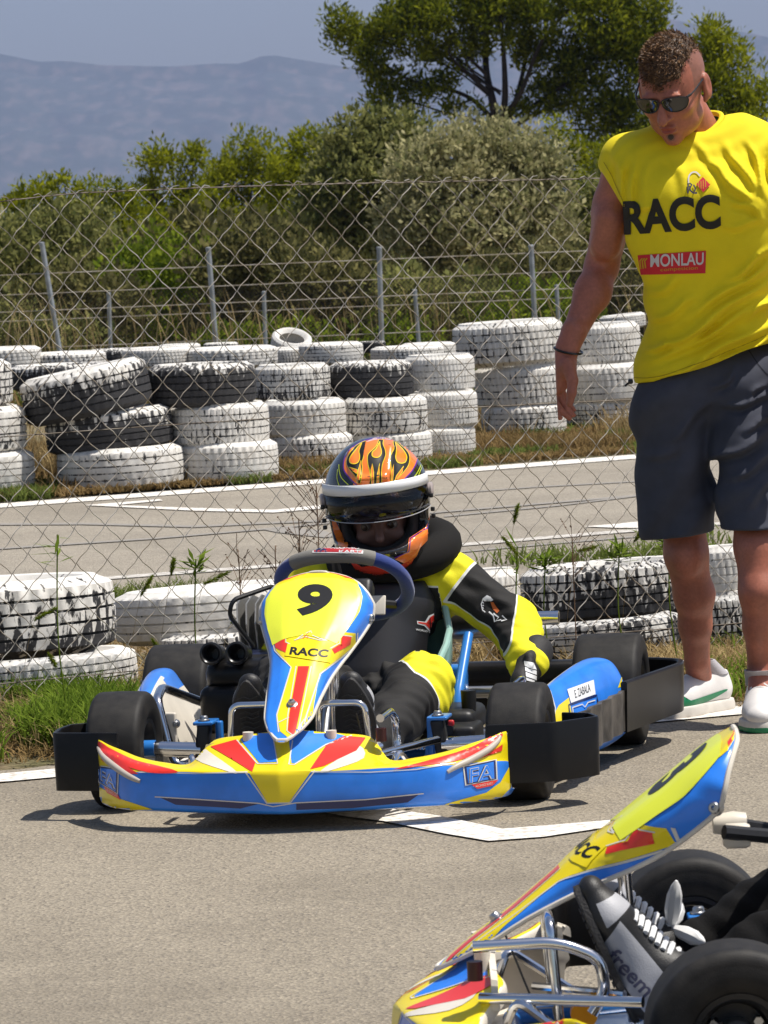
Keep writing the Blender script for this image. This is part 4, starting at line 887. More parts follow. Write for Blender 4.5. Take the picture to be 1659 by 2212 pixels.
def nass_pt(u, v):
    q = v * (len(NST) - 1); j = min(int(q), len(NST) - 2); r = q - j
    S = [NST[max(j - 1, 0)], NST[j], NST[j + 1], NST[min(j + 2, len(NST) - 1)]]
    cx, cz, ex, ez, wd = [.5 * (2 * S[1][k] + (S[2][k] - S[0][k]) * r + (2 * S[0][k] - 5 * S[1][k] + 4 * S[2][k] - S[3][k]) * r * r + (3 * S[1][k] - S[0][k] - 3 * S[2][k] + S[3][k]) * r ** 3) for k in range(5)]
    wd = S[1][4] + (S[2][4] - S[1][4]) * r; a = abs(u)
    q0 = ((0, 0, 0), (.30, .36, .015), (.42, .50, .07), (.70, .82, .30), (.82, .93, .50), (1., 1., 1.)); yy = 1.; f = 1.
    for (a0, y0, f0), (a1, y1, f1) in zip(q0[:-1], q0[1:]):
        if a0 <= a <= a1 + 1e-9: k = (a - a0) / (a1 - a0); yy = y0 + (y1 - y0) * k; f = f0 + (f1 - f0) * k; break
    return Vector((cx + (ex - cx) * f, wd * yy * (1 if u >= 0 else -1), cz + (ez - cz) * f))
def grid_shell(fn, nu, nv, thick, u0=-1., u1=1.):
    V = [fn(u0 + (u1 - u0) * i / nu, j / nv) for j in range(nv + 1) for i in range(nu + 1)]
    F = [(j * (nu + 1) + i, j * (nu + 1) + i + 1, (j + 1) * (nu + 1) + i + 1, (j + 1) * (nu + 1) + i) for j in range(nv) for i in range(nu)]
    # inner skin
    N = [Vector() for _ in V]
    for f in F:
        n = (V[f[1]] - V[f[0]]).cross(V[f[3]] - V[f[0]])
        for i in f: N[i] += n
    k = len(V); W = [V[i] - N[i].normalized() * thick if N[i].length > 0 else V[i] for i in range(k)]
    F2 = [tuple(i + k for i in f[::-1]) for f in F]
    rim = list(range(nu + 1)) + [j * (nu + 1) + nu for j in range(1, nv + 1)] + [nv * (nu + 1) + i for i in range(nu - 1, -1, -1)] + [j * (nu + 1) for j in range(nv - 1, 0, -1)]
    R = [(rim[i], rim[(i + 1) % len(rim)], rim[(i + 1) % len(rim)] + k, rim[i] + k) for i in range(len(rim))]
    return V + W, F, F2 + R

def build_kart(root, number, name_sticker):
    # ---- front fairing
    V, F, F2 = grid_shell(fair_pt, 110, 34, .004)
    fair = add('front_fairing', V, F + F2, [M_BLUE, M_CREAM, M_YEL], root, mi=[(0 if i // 110 < 15 else (2 if i // 110 < 29 else 1)) for i in range(len(F))] + [1] * len(F2)); fair.data.set_sharp_from_angle(angle=rad(50))
    fn = presser(fair, root)
    P = Print(); YB = 1668
    # yellow upper body, then blue, red and the centre arrow
    P.poly([(430, 1612), (461, 1631), (514, 1670), (477, 1662), (422, 1640)], 5, 1, 3); P.poly([(778, 1612), (745, 1631), (690, 1668), (730, 1660), (786, 1638)], 5, 1, 3)
    P.line([(300, 1668), (420, 1671), (535, 1668)], 2.2, 2, 1); P.line([(672, 1667), (800, 1668), (900, 1662), (985, 1648)], 2.2, 2, 1)
    P.poly([(537, 1667), (672, 1666), (625, 1733), (578, 1734)], 0, 1)
    P.line([(530, 1667), (577, 1735), (627, 1734), (680, 1665)], 3, 2, 2)
    P.poly([(520, 1598), (600, 1560), (592, 1590), (598, 1646), (560, 1648)], 3, 1); P.poly([(620, 1560), (745, 1590), (708, 1606), (640, 1649), (630, 1649)], 3, 1)
    P.line([(512, 1599), (556, 1650), (600, 1650), (590, 1590)], 2.5, 2, 2); P.line([(760, 1589), (704, 1609), (636, 1652), (624, 1652), (632, 1600)], 2.5, 2, 2)
    P.poly([(455, 1613), (510, 1598), (552, 1648), (545, 1668), (500, 1640)], 1, 2); P.poly([(790, 1594), (745, 1590), (705, 1610), (670, 1662), (700, 1655), (770, 1622)], 1, 2)
    P.poly([(214, 1602), (240, 1618), (290, 1642), (340, 1655), (385, 1668), (330, 1670), (270, 1655), (222, 1628)], 1, 3, 5); P.poly([(1083, 1583), (1075, 1600), (1000, 1640), (900, 1656), (850, 1662), (920, 1645), (1010, 1618), (1060, 1592)], 1, 3, 5)
    P.poly([(218, 1640), (262, 1648), (300, 1672), (258, 1672)], 1, 3); P.poly([(1085, 1608), (1083, 1622), (1030, 1638), (1000, 1652), (1060, 1624)], 1, 3)
    # yellow foot corners, navy flash
    P.poly([(198, 1640), (212, 1640), (216, 1700), (262, 1726), (330, 1748), (260, 1750), (196, 1722)], 0, 1); P.poly([(1100, 1655), (1080, 1690), (1050, 1712), (960, 1737), (1060, 1745), (1104, 1700)], 0, 1)
    P.poly([(345, 1722), (420, 1727), (560, 1736), (520, 1746), (380, 1738)], 4, 2); P.poly([(640, 1735), (790, 1728), (905, 1716), (880, 1733), (760, 1745), (640, 1749)], 4, 2)
    P.line([(335, 1721), (420, 1726), (560, 1735), (590, 1742), (640, 1734), (790, 1727), (915, 1714)], 2.4, 2, 3)
    # letter badges at both ends
    for (a, b, c, d), tone in (((209, 1652), (258, 1660), (256, 1716), (214, 1690)), 0), (((999, 1655), (1072, 1640), (1074, 1684), (1004, 1697)), 1):
        P.poly([a, b, c, d], 2, 3); q = [((p[0] * .92 + (a[0] + c[0]) / 2 * .08), (p[1] * .92 + (a[1] + c[1]) / 2 * .08)) for p in (a, b, c, d)]
        P.poly(q, 4, 4); P.poly([((p[0] * .8 + (a[0] + c[0]) / 2 * .2), (p[1] * .8 + (a[1] + c[1]) / 2 * .2)) for p in (a, b, c, d)], 3, 5)
        o = (d[0] + (b[0] - a[0]) * .12, d[1] - (d[1] - a[1]) * .12); r = ((c[0] - d[0]) * .76, (c[1] - d[1]) * .76); u = ((a[0] - d[0]) * .74, (a[1] - d[1]) * .74)
        P.text('FA', (o[0] - 1.5, o[1] + 1.5), r, u, 4, 6, bold=.05, shear=.12); P.text('FA', o, r, u, 2, 7, bold=.025, shear=.12); P.text('FA', (o[0] + 1, o[1] - 1), (r[0] * .97, r[1] * .97), (u[0] * .94, u[1] * .94), 3, 8, bold=.0, shear=.12)
    P.poly([(226, 1698), (256, 1716), (262, 1728), (232, 1712)], 1, 4); P.poly([(1018, 1695), (1076, 1684), (1062, 1697), (1030, 1704)], 1, 4)
    P.text('ALONSO KART', (1026, 1701), (38, -7), (-.8, -5), 2, 6); P.text('ALONSO KART', (232, 1709), (24, 13), (.5, -5), 2, 6)
    P.press('livery_sticker', [M_YEL, M_RED, M_PIN, M_BLUE, M_NAVY, M_CREAM], fn, 5, fair, off=.0007, dl=.00025)
    for s, px in ((-1, [(209, 1600), (213, 1615), (224, 1634), (248, 1656), (280, 1677), (303, 1688)]), (1, [(1080, 1590), (1074, 1602), (1050, 1622), (1015, 1642), (985, 1656), (966, 1668)])):   # cream spines at the wing ends
        pts = []
        for q in px:
            h = fn(*q)
            if h: pts.append(h[0] + h[1] * .001)
        pts = spline(pts, 5); MB().tube(pts, [.0025 + .005 * math.sin(math.pi * min(.9, .08 + .85 * i / len(pts))) for i in range(len(pts))], 10).build('wing_spine', mat('grey_cream_plastic', (.46, .41, .35), .45, var=.1), fair)
    MB().loft([[Vector((.335, y, z)) for y, z in ((-.185, .174), (-.1, .186), (0, .2), (.1, .186), (.185, .174), (.2, .13), (0, .11), (-.2, .13))], [Vector((.325, y, z)) for y, z in ((-.185, .172), (-.1, .184), (0, .198), (.1, .184), (.185, .172), (.2, .13), (0, .11), (-.2, .13))]]).build('fairing_back', M_CREAM, root)
    for q in (-1, 1): MB().tube([(.345, q * .09, .2), (.345, q * .092, .1)], .012, 10).build('fairing_pillar', M_CREAM, root)

    # ---- number panel
    V, F, F2 = grid_shell(nass_pt, 48, 60, -.0035)
    F = [f[::-1] for f in F]; nas = add('number_panel', V, F + F2, [M_BLUE, M_CREAM], root, mi=[0] * len(F) + [1] * len(F2)); nas.data.set_sharp_from_angle(angle=rad(60))
    rim = [nass_pt(-1, j / 40) for j in range(41)] + [nass_pt(1, 1 - j / 40) for j in range(41)] + [nass_pt(1 - 2 * i / 12, 0) for i in range(1, 12)]
    MB().tube(rim, .0042, 8, closed=True).build('panel_rim', M_CREAM, nas)
    fn = presser(nas, root); P = Print()
    P.poly([(590, 1372), (612, 1355), (768, 1368), (768, 1392), (735, 1420), (690, 1455), (667, 1585), (630, 1600), (605, 1580), (598, 1545), (628, 1440), (596, 1405)], 0, 0)
    P.line([(586, 1373), (594, 1406), (629, 1442), (598, 1545), (602, 1582)], 2.6, 2, 1); P.line([(772, 1367), (770, 1393), (735, 1422), (692, 1456), (662, 1545), (650, 1590)], 2.6, 2, 1)
    P.poly([(592, 1375), (616, 1370), (616, 1389), (642, 1402), (630, 1417), (596, 1400)], 1, 3); P.poly([(716, 1403), (736, 1391), (738, 1374), (758, 1376), (756, 1392), (722, 1412)], 1, 3)
    P.line([(590, 1374), (617, 1368), (618, 1388), (646, 1402)], 2, 2, 3); P.line([(712, 1402), (733, 1390), (735, 1372), (760, 1375)], 2, 2, 3)
    P.poly([(644, 1440), (668, 1440), (640, 1575), (634, 1590), (622, 1578), (625, 1545)], 1, 3); P.line([(640, 1440), (622, 1545), (620, 1580), (636, 1592)], 2, 2, 4); P.line([(672, 1440), (644, 1578), (636, 1592)], 2, 2, 4)
    P.poly([(622, 1392), (714, 1402), (712, 1433), (616, 1418)], 3, 5); P.poly([(622, 1392), (714, 1402), (712, 1433), (616, 1418)], 0, 6)
    P.text('RACC', (625, 1416), (81, 6), (4, -17), 4, 8, bold=.035)
    P.line([(640, 1383), (655, 1372), (672, 1364), (676, 1374), (690, 1380), (704, 1383)], 2, 2, 4); P.line([(636, 1384), (660, 1376), (690, 1384), (706, 1384)], 1.6, 2, 4); P.line([(655, 1380), (668, 1366), (664, 1380)], 1.4, 1, 5)
    P.line([(800, 1368), (806, 1378), (804, 1395)], 1.6, 2, 3); P.line([(601, 1562), (625, 1550)], 1.6, 2, 3); P.line([(655, 1556), (668, 1566)], 1.6, 2, 3)
    P.press('panel_sticker', [M_YEL, M_RED, M_PIN, M_FLUO, M_BLK], fn, 5, nas, off=.0008, dl=.00025)
    def uvf(u, v):
        e = 1e-3; p = nass_pt(u, v); a = nass_pt(min(u + e, 1), v) - nass_pt(max(u - e, -1), v); b = nass_pt(u, min(v + e, 1)) - nass_pt(u, max(v - e, 0)); n = a.cross(b).normalized()
        return p, (n if n.x > 0 else -n)
    Print().poly([(-.74, .21), (-.42, .165), (-.01, .15), (.42, .165), (.74, .21), (.72, .38), (.66, .545), (.4, .525), (-.01, .505), (-.4, .525), (-.66, .545), (-.72, .38)], 0, 0).press('number_plate', [M_FLUO], uvf, .05, nas, off=.0018)
    Print().poly([(-.95, .002), (-.3, .002), (.3, .002), (.95, .002), (.9, .12), (.74, .22), (.42, .175), (-.01, .16), (-.42, .175), (-.74, .22), (-.9, .12)], 0, 0).poly([(-.98, .03), (-.55, .02), (-.62, .14), (-.9, .16)], 1, 1).poly([(.98, .03), (.55, .02), (.62, .14), (.9, .16)], 1, 1).press('panel_top_sticker', [M_YEL, M_RED], uvf, .05, nas, off=.0012, dl=.0003)
    Print().text(number, (636, 1330), (74, 7), (12, -70), 0, 0, bold=.045, shear=.12).press('number_print', [M_BLK], fn, 5, nas, off=.0026)
    h = fn(631, 1522)
    if h: bolt(nas, h[0], h[1], .008, 'screw')
    bolt(nas, (.0, .118, .405), (.35, 1, .1), .009, 'screw'); bolt(nas, (.0, -.118, .405), (.35, -1, .1), .009, 'screw')
    MB().lathe([(0, -.02), (.016, -.02), (.019, -.014), (.019, .014), (.014, .02), (0, .02)], (-.04, .05, .35), 'X', 20).lathe([(0, -.02), (.016, -.02), (.019, 0), (.014, .03), (0, .03)], (-.04, -.01, .36), 'X', 20).build('panel_support', M_CREAM, root)
    MB().tube([(-.02, .075, .36), (-.16, .03, .335)], .011, 8).tube([(-.02, -.05, .36), (-.16, -.03, .335)], .009, 8).build('support_rod', M_BMET, root)

    # ---- wheels and steering
    for s in (-1, 1):
        kart_wheel('front_tyre', root, (0, s * .445, .1275), .1275, .125, .063)
        kart_wheel('rear_tyre', root, (-.955, s * .522, .1325), .1325, .16, .064)
        MB().tube([(0, s * .40, .128), (0, s * .27, .122)], .017, 12).build('front_axle', M_CHR, root)
        MB().tube([(0, s * .41, .128), (0, s * .375, .128)], .0185, 12).build('axle_spacer', M_FRAME, root)
        b = MB().box((0, s * .268, .125), (.03, .03, .11), bev=.006, R=Matrix.Rotation(s * .14, 3, 'X')); b.build('kingpin', M_BMET, root)
        b = MB().box((-.02, s * .262, .182), (.075, .045, .008), bev=.003).box((-.02, s * .252, .07), (.075, .045, .008), bev=.003).box((-.045, s * .238, .126), (.02, .016, .11), bev=.004)
        b.build('steering_yoke', M_FRAME, root); bolt(root, (0, s * .262, .187), (0, 0, 1), .009)
        MB().tube(bend([(0, s * .27, .115), (-.09, s * .25, .11), (-.13, s * .2, .108)], .02), .008, 8).build('steering_arm', M_STEEL, root)
        MB().tube([(-.13, s * .2, .108), (-.19, s * .02, .115)], .007, 10).lathe([(0, -.01), (.012, -.01), (.013, 0), (.012, .01), (0, .01)], (-.13, s * .2, .108), 'Z', 12).build('tie_rod', M_CHR, root)
    # steering wheel, tilted
    ctr = Vector((-.285, .012, .452)); ax = Vector((-.60, 0, .80)).normalized(); e1 = Vector((0, 1, 0)); e2 = ax.cross(e1).normalized(); e2 = e2 if e2.z > 0 else -e2
    ring = []
    for i in range(64):
        a = 2 * math.pi * i / 64; rx = .143; ry = .132 if math.sin(a) > 0 else .128
        yy = rx * math.copysign(abs(math.cos(a)) ** .86, math.cos(a)); zz = ry * math.copysign(abs(math.sin(a)) ** .86, math.sin(a))
        ring.append(ctr + e1 * yy + e2 * zz)
    sw = MB().tube(ring, .0155, 14, closed=True).build('steering_wheel', M_BGRIP, root)
    top = [ring[i % 64] for i in range(10, 24)]; tt = MB().tube(top, .0172, 14).build('foam_grip', M_GGRIP, sw)
    hubp = ctr - ax * .03
    sp = MB()
    for a in (90, 215, 325):
        p = ring[int(a / 360 * 64)]; sp.tube([hubp, hubp + (p - hubp) * .5 - ax * .004, p], [.013, .011, .009], 8)
    sp.lathe([(0, -.012), (.035, -.012), (.037, 0), (.035, .008), (0, .008)], hubp, 'Z', 24, R=ax.to_track_quat('Z', 'Y').to_matrix()).build('spokes', M_BMET, sw)
    fn = presser(tt, root); P = Print(); P.poly([(677, 1178), (786, 1180), (784, 1196), (675, 1194)], 0, 0); P.poly([(680, 1180), (783, 1182), (781, 1194), (678, 1192)], 1, 1)
    P.text('FA', (682, 1192), (24, .5), (2, -11), 2, 2, bold=.03, shear=.2); P.text('ALONSO', (714, 1186), (62, .8), (.5, -4.6), 0, 2); P.text('KART', (732, 1194), (46, .8), (.5, -5.4), 0, 2, bold=.02)
    P.press('wheel_sticker', [M_WHT, mat('dark_red_film', (.45, .02, .03), .4), M_NAVY], fn, 7, sw, off=.0008, dl=.0003)
    MB().tube([hubp, (-.1, 0, .22), (-.02, 0, .12), (.02, 0, .075)], .011, 10).build('steering_column', M_STEEL, root)
    MB().box(hubp + Vector((.02, .045, .01)), (.05, .055, .06), bev=.012, R=Matrix.Rotation(-.6, 3, 'Y')).build('lap_timer', M_BMET, root)
    MB().box((-.2, .085, .415), (.006, .07, .045), bev=.002, R=Matrix.Rotation(-.4, 3, 'Y')).build('timer_bracket', M_CREAM, root)

    # ---- frame, floor, bars
    fr = MB()
    for s in (-1, 1):
        fr.tube(bend([(.3, s * .12, .06), (.12, s * .2, .06), (-.05, s * .24, .06), (-.35, s * .2, .055), (-.75, s * .3, .06), (-1.0, s * .3, .09)], .05), .014, 10)
        fr.tube([(-.045, s * .238, .126), (-.1, s * .22, .06)], .013, 8)
    fr.tube([(.3, -.12, .06), (.3, .12, .06)], .014, 10).tube([(-.05, -.24, .06), (-.05, .24, .06)], .014, 10).tube([(-.4, -.21, .055), (-.4, .21, .055)], .012, 10)
    fr.tube(bend([(-.5, .22, .06), (-.52, .22, .16), (-.66, .23, .3)], .04), .012, 10).build('frame', M_FRAME, root)
    MB().box((.05, 0, .048), (.62, .4, .004), bev=.001).build('floor_tray', M_STEEL, root)
    for s in (-1, 1):
        # chromed pedal loop and pedal arm
        y = s * .11
        MB().tube(bend([(.235, y - s * .07, .09), (.245, y - s * .065, .247), (.245, y + s * .035, .247), (.235, y + s * .05, .08)], .022), .0075, 10).build('pedal', M_CHR, root)
        MB().tube(bend([(.33, s * .2, .075), (.30, s * .225, .15), (.30, s * .30, .15)][:2] + [(.2, s * .255, .075)], .02), .007, 8).build('pedal_bar', M_CHR, root)
        # side bars that carry the pods
        MB().tube(bend([(-.07, s * .22, .07), (-.12, s * .36, .07), (-.14, s * .4, .22), (-.26, s * .415, .235), (-.62, s * .3, .12)], .03), .011, 12).build('side_bar', M_CHR, root)
    MB().tube([(.12, .055, .08), (.13, .06, .33)], .011, 10).build('panel_strut', M_CHR, root)
    MB().tube([(.352, .19, .148), (.12, .28, .148)], .0085, 10).build('fairing_bar', M_CHR, root)
    MB().tube(bend([(.36, .2, .225), (.235, .2, .227), (.175, .2, .20), (.17, .2, .15), (.19, .2, .12)], .035), .009, 10).build('fairing_bar', M_CHR, root)
    MB().lathe([(0, -.014), (.0115, -.014), (.0115, .014), (0, .014)], (.358, .2, .19), 'Z', 12).build('clamp_rubber', mat('dark_red_rubber', (.035, .004, .006), .4), root)
    MB().tube([(.31, .14, .23), (.255, .16, .08)], .0018, 6).build('cable', M_BMET, root)
    MB().lathe([(0, -.013), (.02, -.013), (.02, .013), (0, .013)], (.2, .14, .11), 'Y', 16).build('brake_spring_cap', M_GOLD, root)
    MB().tube([(.3, .1, .12), (.12, .1, .12)], .008, 10).tube([(.27, .06, .14), (.14, .16, .14)], .006, 8).build('brake_rod', M_CHR, root)
    # ---- seat
    R_ = []
    sec = [(-.28, .075, .15), (-.36, .062, .18), (-.46, .06, .19), (-.56, .075, .192), (-.64, .12, .192), (-.69, .20, .185), (-.725, .28, .17), (-.75, .34, .13), (-.755, .36, .09)]
    out = []; inn = []
    for x, z, wd in sec:
        hgt = .15 + .06 * math.sin((x + .28) / -.5 * math.pi * .8) if x > -.66 else .13
        fwd = 0 if x > -.6 else (-.6 - x) / .2 * .5
        ro = []
        for k in range(17):
            a = -math.pi / 2 + math.pi * k / 16; yy = wd * 1.0 * math.copysign(abs(math.sin(a)) ** .6, a); up_ = hgt * (1 - abs(math.cos(a)) ** .7)
            ro.append(Vector((x + up_ * fwd * .9, yy, z + up_ * (1 - fwd * .7))))
        out.append(ro)
    n = 17; V = [v for r in out for v in r]; F = [(i * n + j, i * n + j + 1, (i + 1) * n + j + 1, (i + 1) * n + j) for i in range(len(out) - 1) for j in range(n - 1)]
    seat = add('seat', V, F, M_SEAT, root); sm = seat.modifiers.new('s', 'SOLIDIFY'); sm.thickness = .006
    MB().tube([r[0] for r in out], .0085, 8).tube([r[-1] for r in out], .0085, 8).tube(out[0], .0085, 8).tube(out[-1], .0085, 8).build('seat_edge', mat('pale_green_edge', (.3, .48, .42), .35, coat=.3), seat)
    # ---- rear axle, brake disc, engine, exhaust
    MB().tube([(-.955, -.46, .1325), (-.955, .46, .1325)], .0145, 14).build('rear_axle', M_STEEL, root)
    for s in (-1, 1): MB().lathe([(0, -.03), (.03, -.03), (.034, -.02), (.034, .05), (0, .05)], (-.955, s * .43, .1325), 'Y', 24).build('rear_hub', M_STEEL, root)
    MB().lathe([(.03, -.003), (.085, -.003), (.085, .003), (.03, .003)], (-.955, .16, .1325), 'Y', 40, closed=True).build('brake_disc', M_STEEL, root)
    MB().box((-.86, .16, .17), (.06, .06, .08), bev=.01).build('brake_caliper', M_FRAME, root)
    MB().lathe([(.02, -.004), (.1, -.004), (.1, .004), (.02, .004)], (-.955, -.2, .1325), 'Y', 40, closed=True).build('sprocket', M_BMET, root)
    MB().box((-.8, -.26, .17), (.2, .15, .15), bev=.03).lathe([(0, -.06), (.055, -.06), (.06, -.05), (.06, .05), (0, .05)], (-.8, -.3, .18), 'Y', 28).build('engine_block', M_FIN, root)
    for k in range(9):
        yy = -.30 + .018 * k; e = MB(); prof = [Vector((-.70, yy + .0, .25)), Vector((-.64, yy - .002, .27)), Vector((-.63, yy, .34)), Vector((-.66, yy, .385)), Vector((-.74, yy, .4)), Vector((-.84, yy, .38)), Vector((-.85, yy, .26))]
        e.loft([[p + Vector((0, -.0018 + (p.z - .25) * (k - 4) * .035, 0)) for p in prof], [p + Vector((0, .0018 + (p.z - .25) * (k - 4) * .035, 0)) for p in prof]]).build('cooling_fin', M_FIN, root)
    MB().box((-.63, -.23, .262), (.16, .15, .035), bev=.014).build('air_shroud', mat('dark_navy_plastic', (.012, .016, .045), .35, coat=.3), root)
    MB().tube(bend([(-.7, -.24, .4), (-.64, -.22, .43), (-.55, -.305, .405), (-.55, -.315, .37), (-.6, -.27, .29)], .03), .0055, 8).build('fuel_hose', M_BMET, root)
    ab = MB().box((-.44, -.245, .245), (.16, .19, .075), bev=.03).box((-.40, -.25, .17), (.12, .2, .11), bev=.022).build('airbox', M_GUARD, root)
    for yy in (-.315, -.255):
        MB().lathe([(.020, -.05), (.020, .012), (.024, .02), (.027, .026), (.0265, .032), (.022, .034), (.016, .028), (.013, .01), (.012, -.03), (0, -.03)], (-.37, yy, .298), 'X', 28, R=Matrix.Rotation(-.12, 3, 'Y')).build('intake_tube', mat('intake_plastic', (.012, .012, .013), .3), ab)
    MB().box((-.42, .24, .13), (.2, .1, .06), bev=.02).lathe([(0, -.03), (.016, -.03), (.018, .03), (0, .03)], (-.38, .27, .17), 'Z', 16).build('fuel_tank_mount', M_BMET, root)
    MB().box((-.3, .27, .11), (.14, .07, .05), bev=.012).lathe([(0, -.01), (.011, -.01), (.011, .01), (0, .01)], (-.22, .25, .13), 'X', 12).build('brake_pump', M_BMET, root)
    MB().box((-.215, .255, .145), (.012, .014, .014), bev=.004).build('pump_cap', mat('red_cap', (.5, .02, .03), .4), root)
    MB().tube(bend([(-.86, -.2, .27), (-.93, -.05, .3), (-.93, .1, .3)], .05), .022, 14).tube([(-.93, .1, .3), (-.925, .13, .3), (-.92, .16, .302), (-.905, .33, .312), (-.9, .345, .313)], [.022, .034, .038, .04, .028], 20).build('exhaust', M_EXH, root)
    MB().lathe([(.012, .0), (.0165, 0), (.0165, .07), (.012, .07)], (-.9, .34, .312), 'Y', 20, closed=True).build('tailpipe', M_CHR, root)
    MB().tube(bend([(-1.02, -.3, .09), (-1.1, -.3, .1), (-1.12, 0, .1), (-1.1, .3, .1), (-1.02, .3, .09)], .05), .012, 10).build('bumper_bar', M_CHR, root)

    # ---- side pods
    for s in (-1, 1):
        rings = []
        for x, yi, yo, zt, zb in ((-.185, .445, .487, .17, .05), (-.20, .440, .500, .192, .045), (-.26, .440, .515, .208, .04), (-.36, .452, .535, .220, .038), (-.50, .470, .56, .232, .036), (-.62, .482, .578, .238, .036), (-.72, .490, .592, .236, .04), (-.765, .50, .598, .228, .05), (-.78, .515, .598, .205, .07)):
            rings.append([Vector((x, s * yy, z)) for yy, z in ((.405, zb), (.412, zb + .05), (yi - .012, zt - .03), (yi, zt - .006), (yi + .02, zt), (yo - .055, zt - .003), (yo - .036, zt - .014), (yo - .012, zt - .075), (yo, zb + .05), (yo - .01, zb), ((yi + yo) / 2, zb - .004))])
        pod = MB().loft(rings).build('side_pod', M_BLUE, root, sharp=80); sb = pod.modifiers.new('s', 'SUBSURF'); sb.levels = sb.render_levels = 2
        # print on the outer side
        dg = bpy.context.evaluated_depsgraph_get(); me = bpy.data.meshes.new_from_object(pod.evaluated_get(dg)); pod.modifiers.clear(); pod.data = me; me.materials.append(M_CREAM)
        for f in me.polygons:
            if (f.normal.y * s < -.35 and (s > 0 or f.center.z < .185 + .02 * (f.center.x + .3) * 0)) or (f.normal.x > .6 and f.center.x > -.3) or (f.center.x > -.42 - (f.center.z - .1) and f.normal.z < .9 and f.normal.y * s < .3): f.material_index = 1
        fn = presser_dir(pod, (-.78, s * .8, .02), (s * 1, 0, 0) if s < 0 else (1, 0, 0), (0, 0, 1)); fn2 = fn
        def fnx(x, z, s=s, me=me):
            bv = fnx.b; h = bv.ray_cast(Vector((x, s * .9, z)), Vector((0, -s, 0)))
            return (h[0], h[1] if h[1].y * s > 0 else -h[1]) if h[0] else None
        fnx.b = BVHTree.FromPolygons([v.co for v in me.vertices], [p.vertices for p in me.polygons])
        P = Print()
        if s > 0:
            fp = presser(pod, root)
            P.poly([(1160, 1485), (1183, 1492), (1192, 1520), (1196, 1560), (1197, 1620), (1170, 1640), (1150, 1500)], 0, 0); P.poly([(1195, 1545), (1206, 1524), (1228, 1507), (1234, 1540), (1217, 1560), (1217, 1600), (1196, 1610)], 1, 1)
            P.poly([(1334, 1486), (1346, 1450), (1356, 1455), (1354, 1480)], 1, 1); P.line([(1188, 1492), (1199, 1530), (1196, 1560), (1197, 1620)], 2, 2, 2)
            P.poly([(1224, 1490), (1281, 1469), (1285, 1500), (1232, 1519)], 3, 4); P.text('E. ZABALA', (1241, 1509), (33, -15), (-2.5, -17), 4, 6, bold=0.)
            P.line([(1230, 1552), (1227, 1523), (1288, 1502), (1290, 1520)], 3, 5, 5); P.line([(1236, 1545), (1235, 1529), (1256, 1522), (1262, 1528), (1268, 1518), (1284, 1513)], 2.5, 2, 6)
            P.press('pod_sticker', [M_CREAM, M_YEL, M_PIN, M_WHT, M_BLK, M_NAVY], fp, 5, pod, off=.0008, dl=.0003)
        else:
            P.poly([(-.22, .03), (-.235, .10), (-.28, .15), (-.34, .165), (-.36, .1), (-.33, .03)], 1, 1); P.poly([(-.50, .165), (-.50, .215), (-.37, .21), (-.37, .16)], 3, 4); P.text('E. ZABALA', (-.49, .173), (.11, .0), (0, .03), 4, 6, bold=0.)
            P.press('pod_sticker', [M_CREAM, M_YEL, M_PIN, M_WHT, M_BLK, M_NAVY], fnx, .012, pod, off=.0008, dl=.0003)
        # lower cream inner face and fixings
        MB().box((-.2, s * .405, .12), (.012, .075, .13), bev=.004, R=Matrix.Rotation(s * .25, 3, 'Z')).build('pod_web', M_CREAM, root); bolt(root, (-.19, s * .37, .16), (1, 0, 0), .007); bolt(root, (-.19, s * .37, .1), (1, 0, 0), .007)
        # ---- wheel guards (open boxes of bent plastic)
        zt, zb_ = .188, .063
        if s > 0: pl = [(.225, .405), (.198, .545), (.10, .628), (.035, .60), (.015, .54)]
        else: pl = [(.225, .405), (.198, .553), (.12, .562), (.04, .555), (.02, .52)]
        pl = [(p.x, p.y) for p in bend([(a, s * b, 0) for a, b in pl], .012, 4)]
        def wall(pl, zt, zb, th, name, lip=.006, tilt=0.):
            rr = []
            for i, (a, b) in enumerate(pl):
                t = Vector((pl[min(i + 1, len(pl) - 1)][0] - pl[max(i - 1, 0)][0], pl[min(i + 1, len(pl) - 1)][1] - pl[max(i - 1, 0)][1], 0)).normalized(); nn = Vector((-t.y, t.x, 0)) * th / 2; c = Vector((a, b, 0))
                rr.append([c - nn + Vector((0, 0, zb)), c - nn * 2. + Vector((0, 0, zt - .002)), c - nn * 1.2 + Vector((0, 0, zt + .002)), c + nn * 1.2 + Vector((0, 0, zt + .002)), c + nn * 2. + Vector((0, 0, zt - .002)), c + nn + Vector((0, 0, zb))])
            return MB().loft(rr).build(name, M_GUARD, root)
        wall(pl, zt, zb_, .005, 'wheel_guard')
        rb = [(-.56, .603), (-.62, .615), (-.80, .655), (-.958, .688), (-1.05, .68), (-1.1, .6), (-1.12, .5)] if s > 0 else [(-.80, .57), (-.85, .6), (-.95, .605), (-1.05, .60), (-1.1, .55), (-1.12, .5)]
        wall([(p.x, p.y) for p in bend([(a, s * b, 0) for a, b in rb], .03, 4)], .19, .075 if s > 0 else .06, .008, 'rear_guard')
    M_DUST = mat('dusty_grey_plastic', (.018, .016, .014), .5, col2=(.12, .105, .09), scale=14, detail=8, bump=.4)
    rr = []
    for xx in np.linspace(-.09, -.57, 25):
        y_ = .556 + (-.09 - xx) * .098 + .004 * math.sin(xx * 60); rr.append([Vector((xx, y_ - .003, .078)), Vector((xx, y_ - .005, .172)), Vector((xx, y_ + .005, .172)), Vector((xx, y_ + .003, .078))])
    MB().loft(rr).build('side_guard', M_DUST, root)
    MB().box((-1.12, 0, .12), (.05, 1.0, .1), bev=.02).build('rear_bumper', M_GUARD, root)
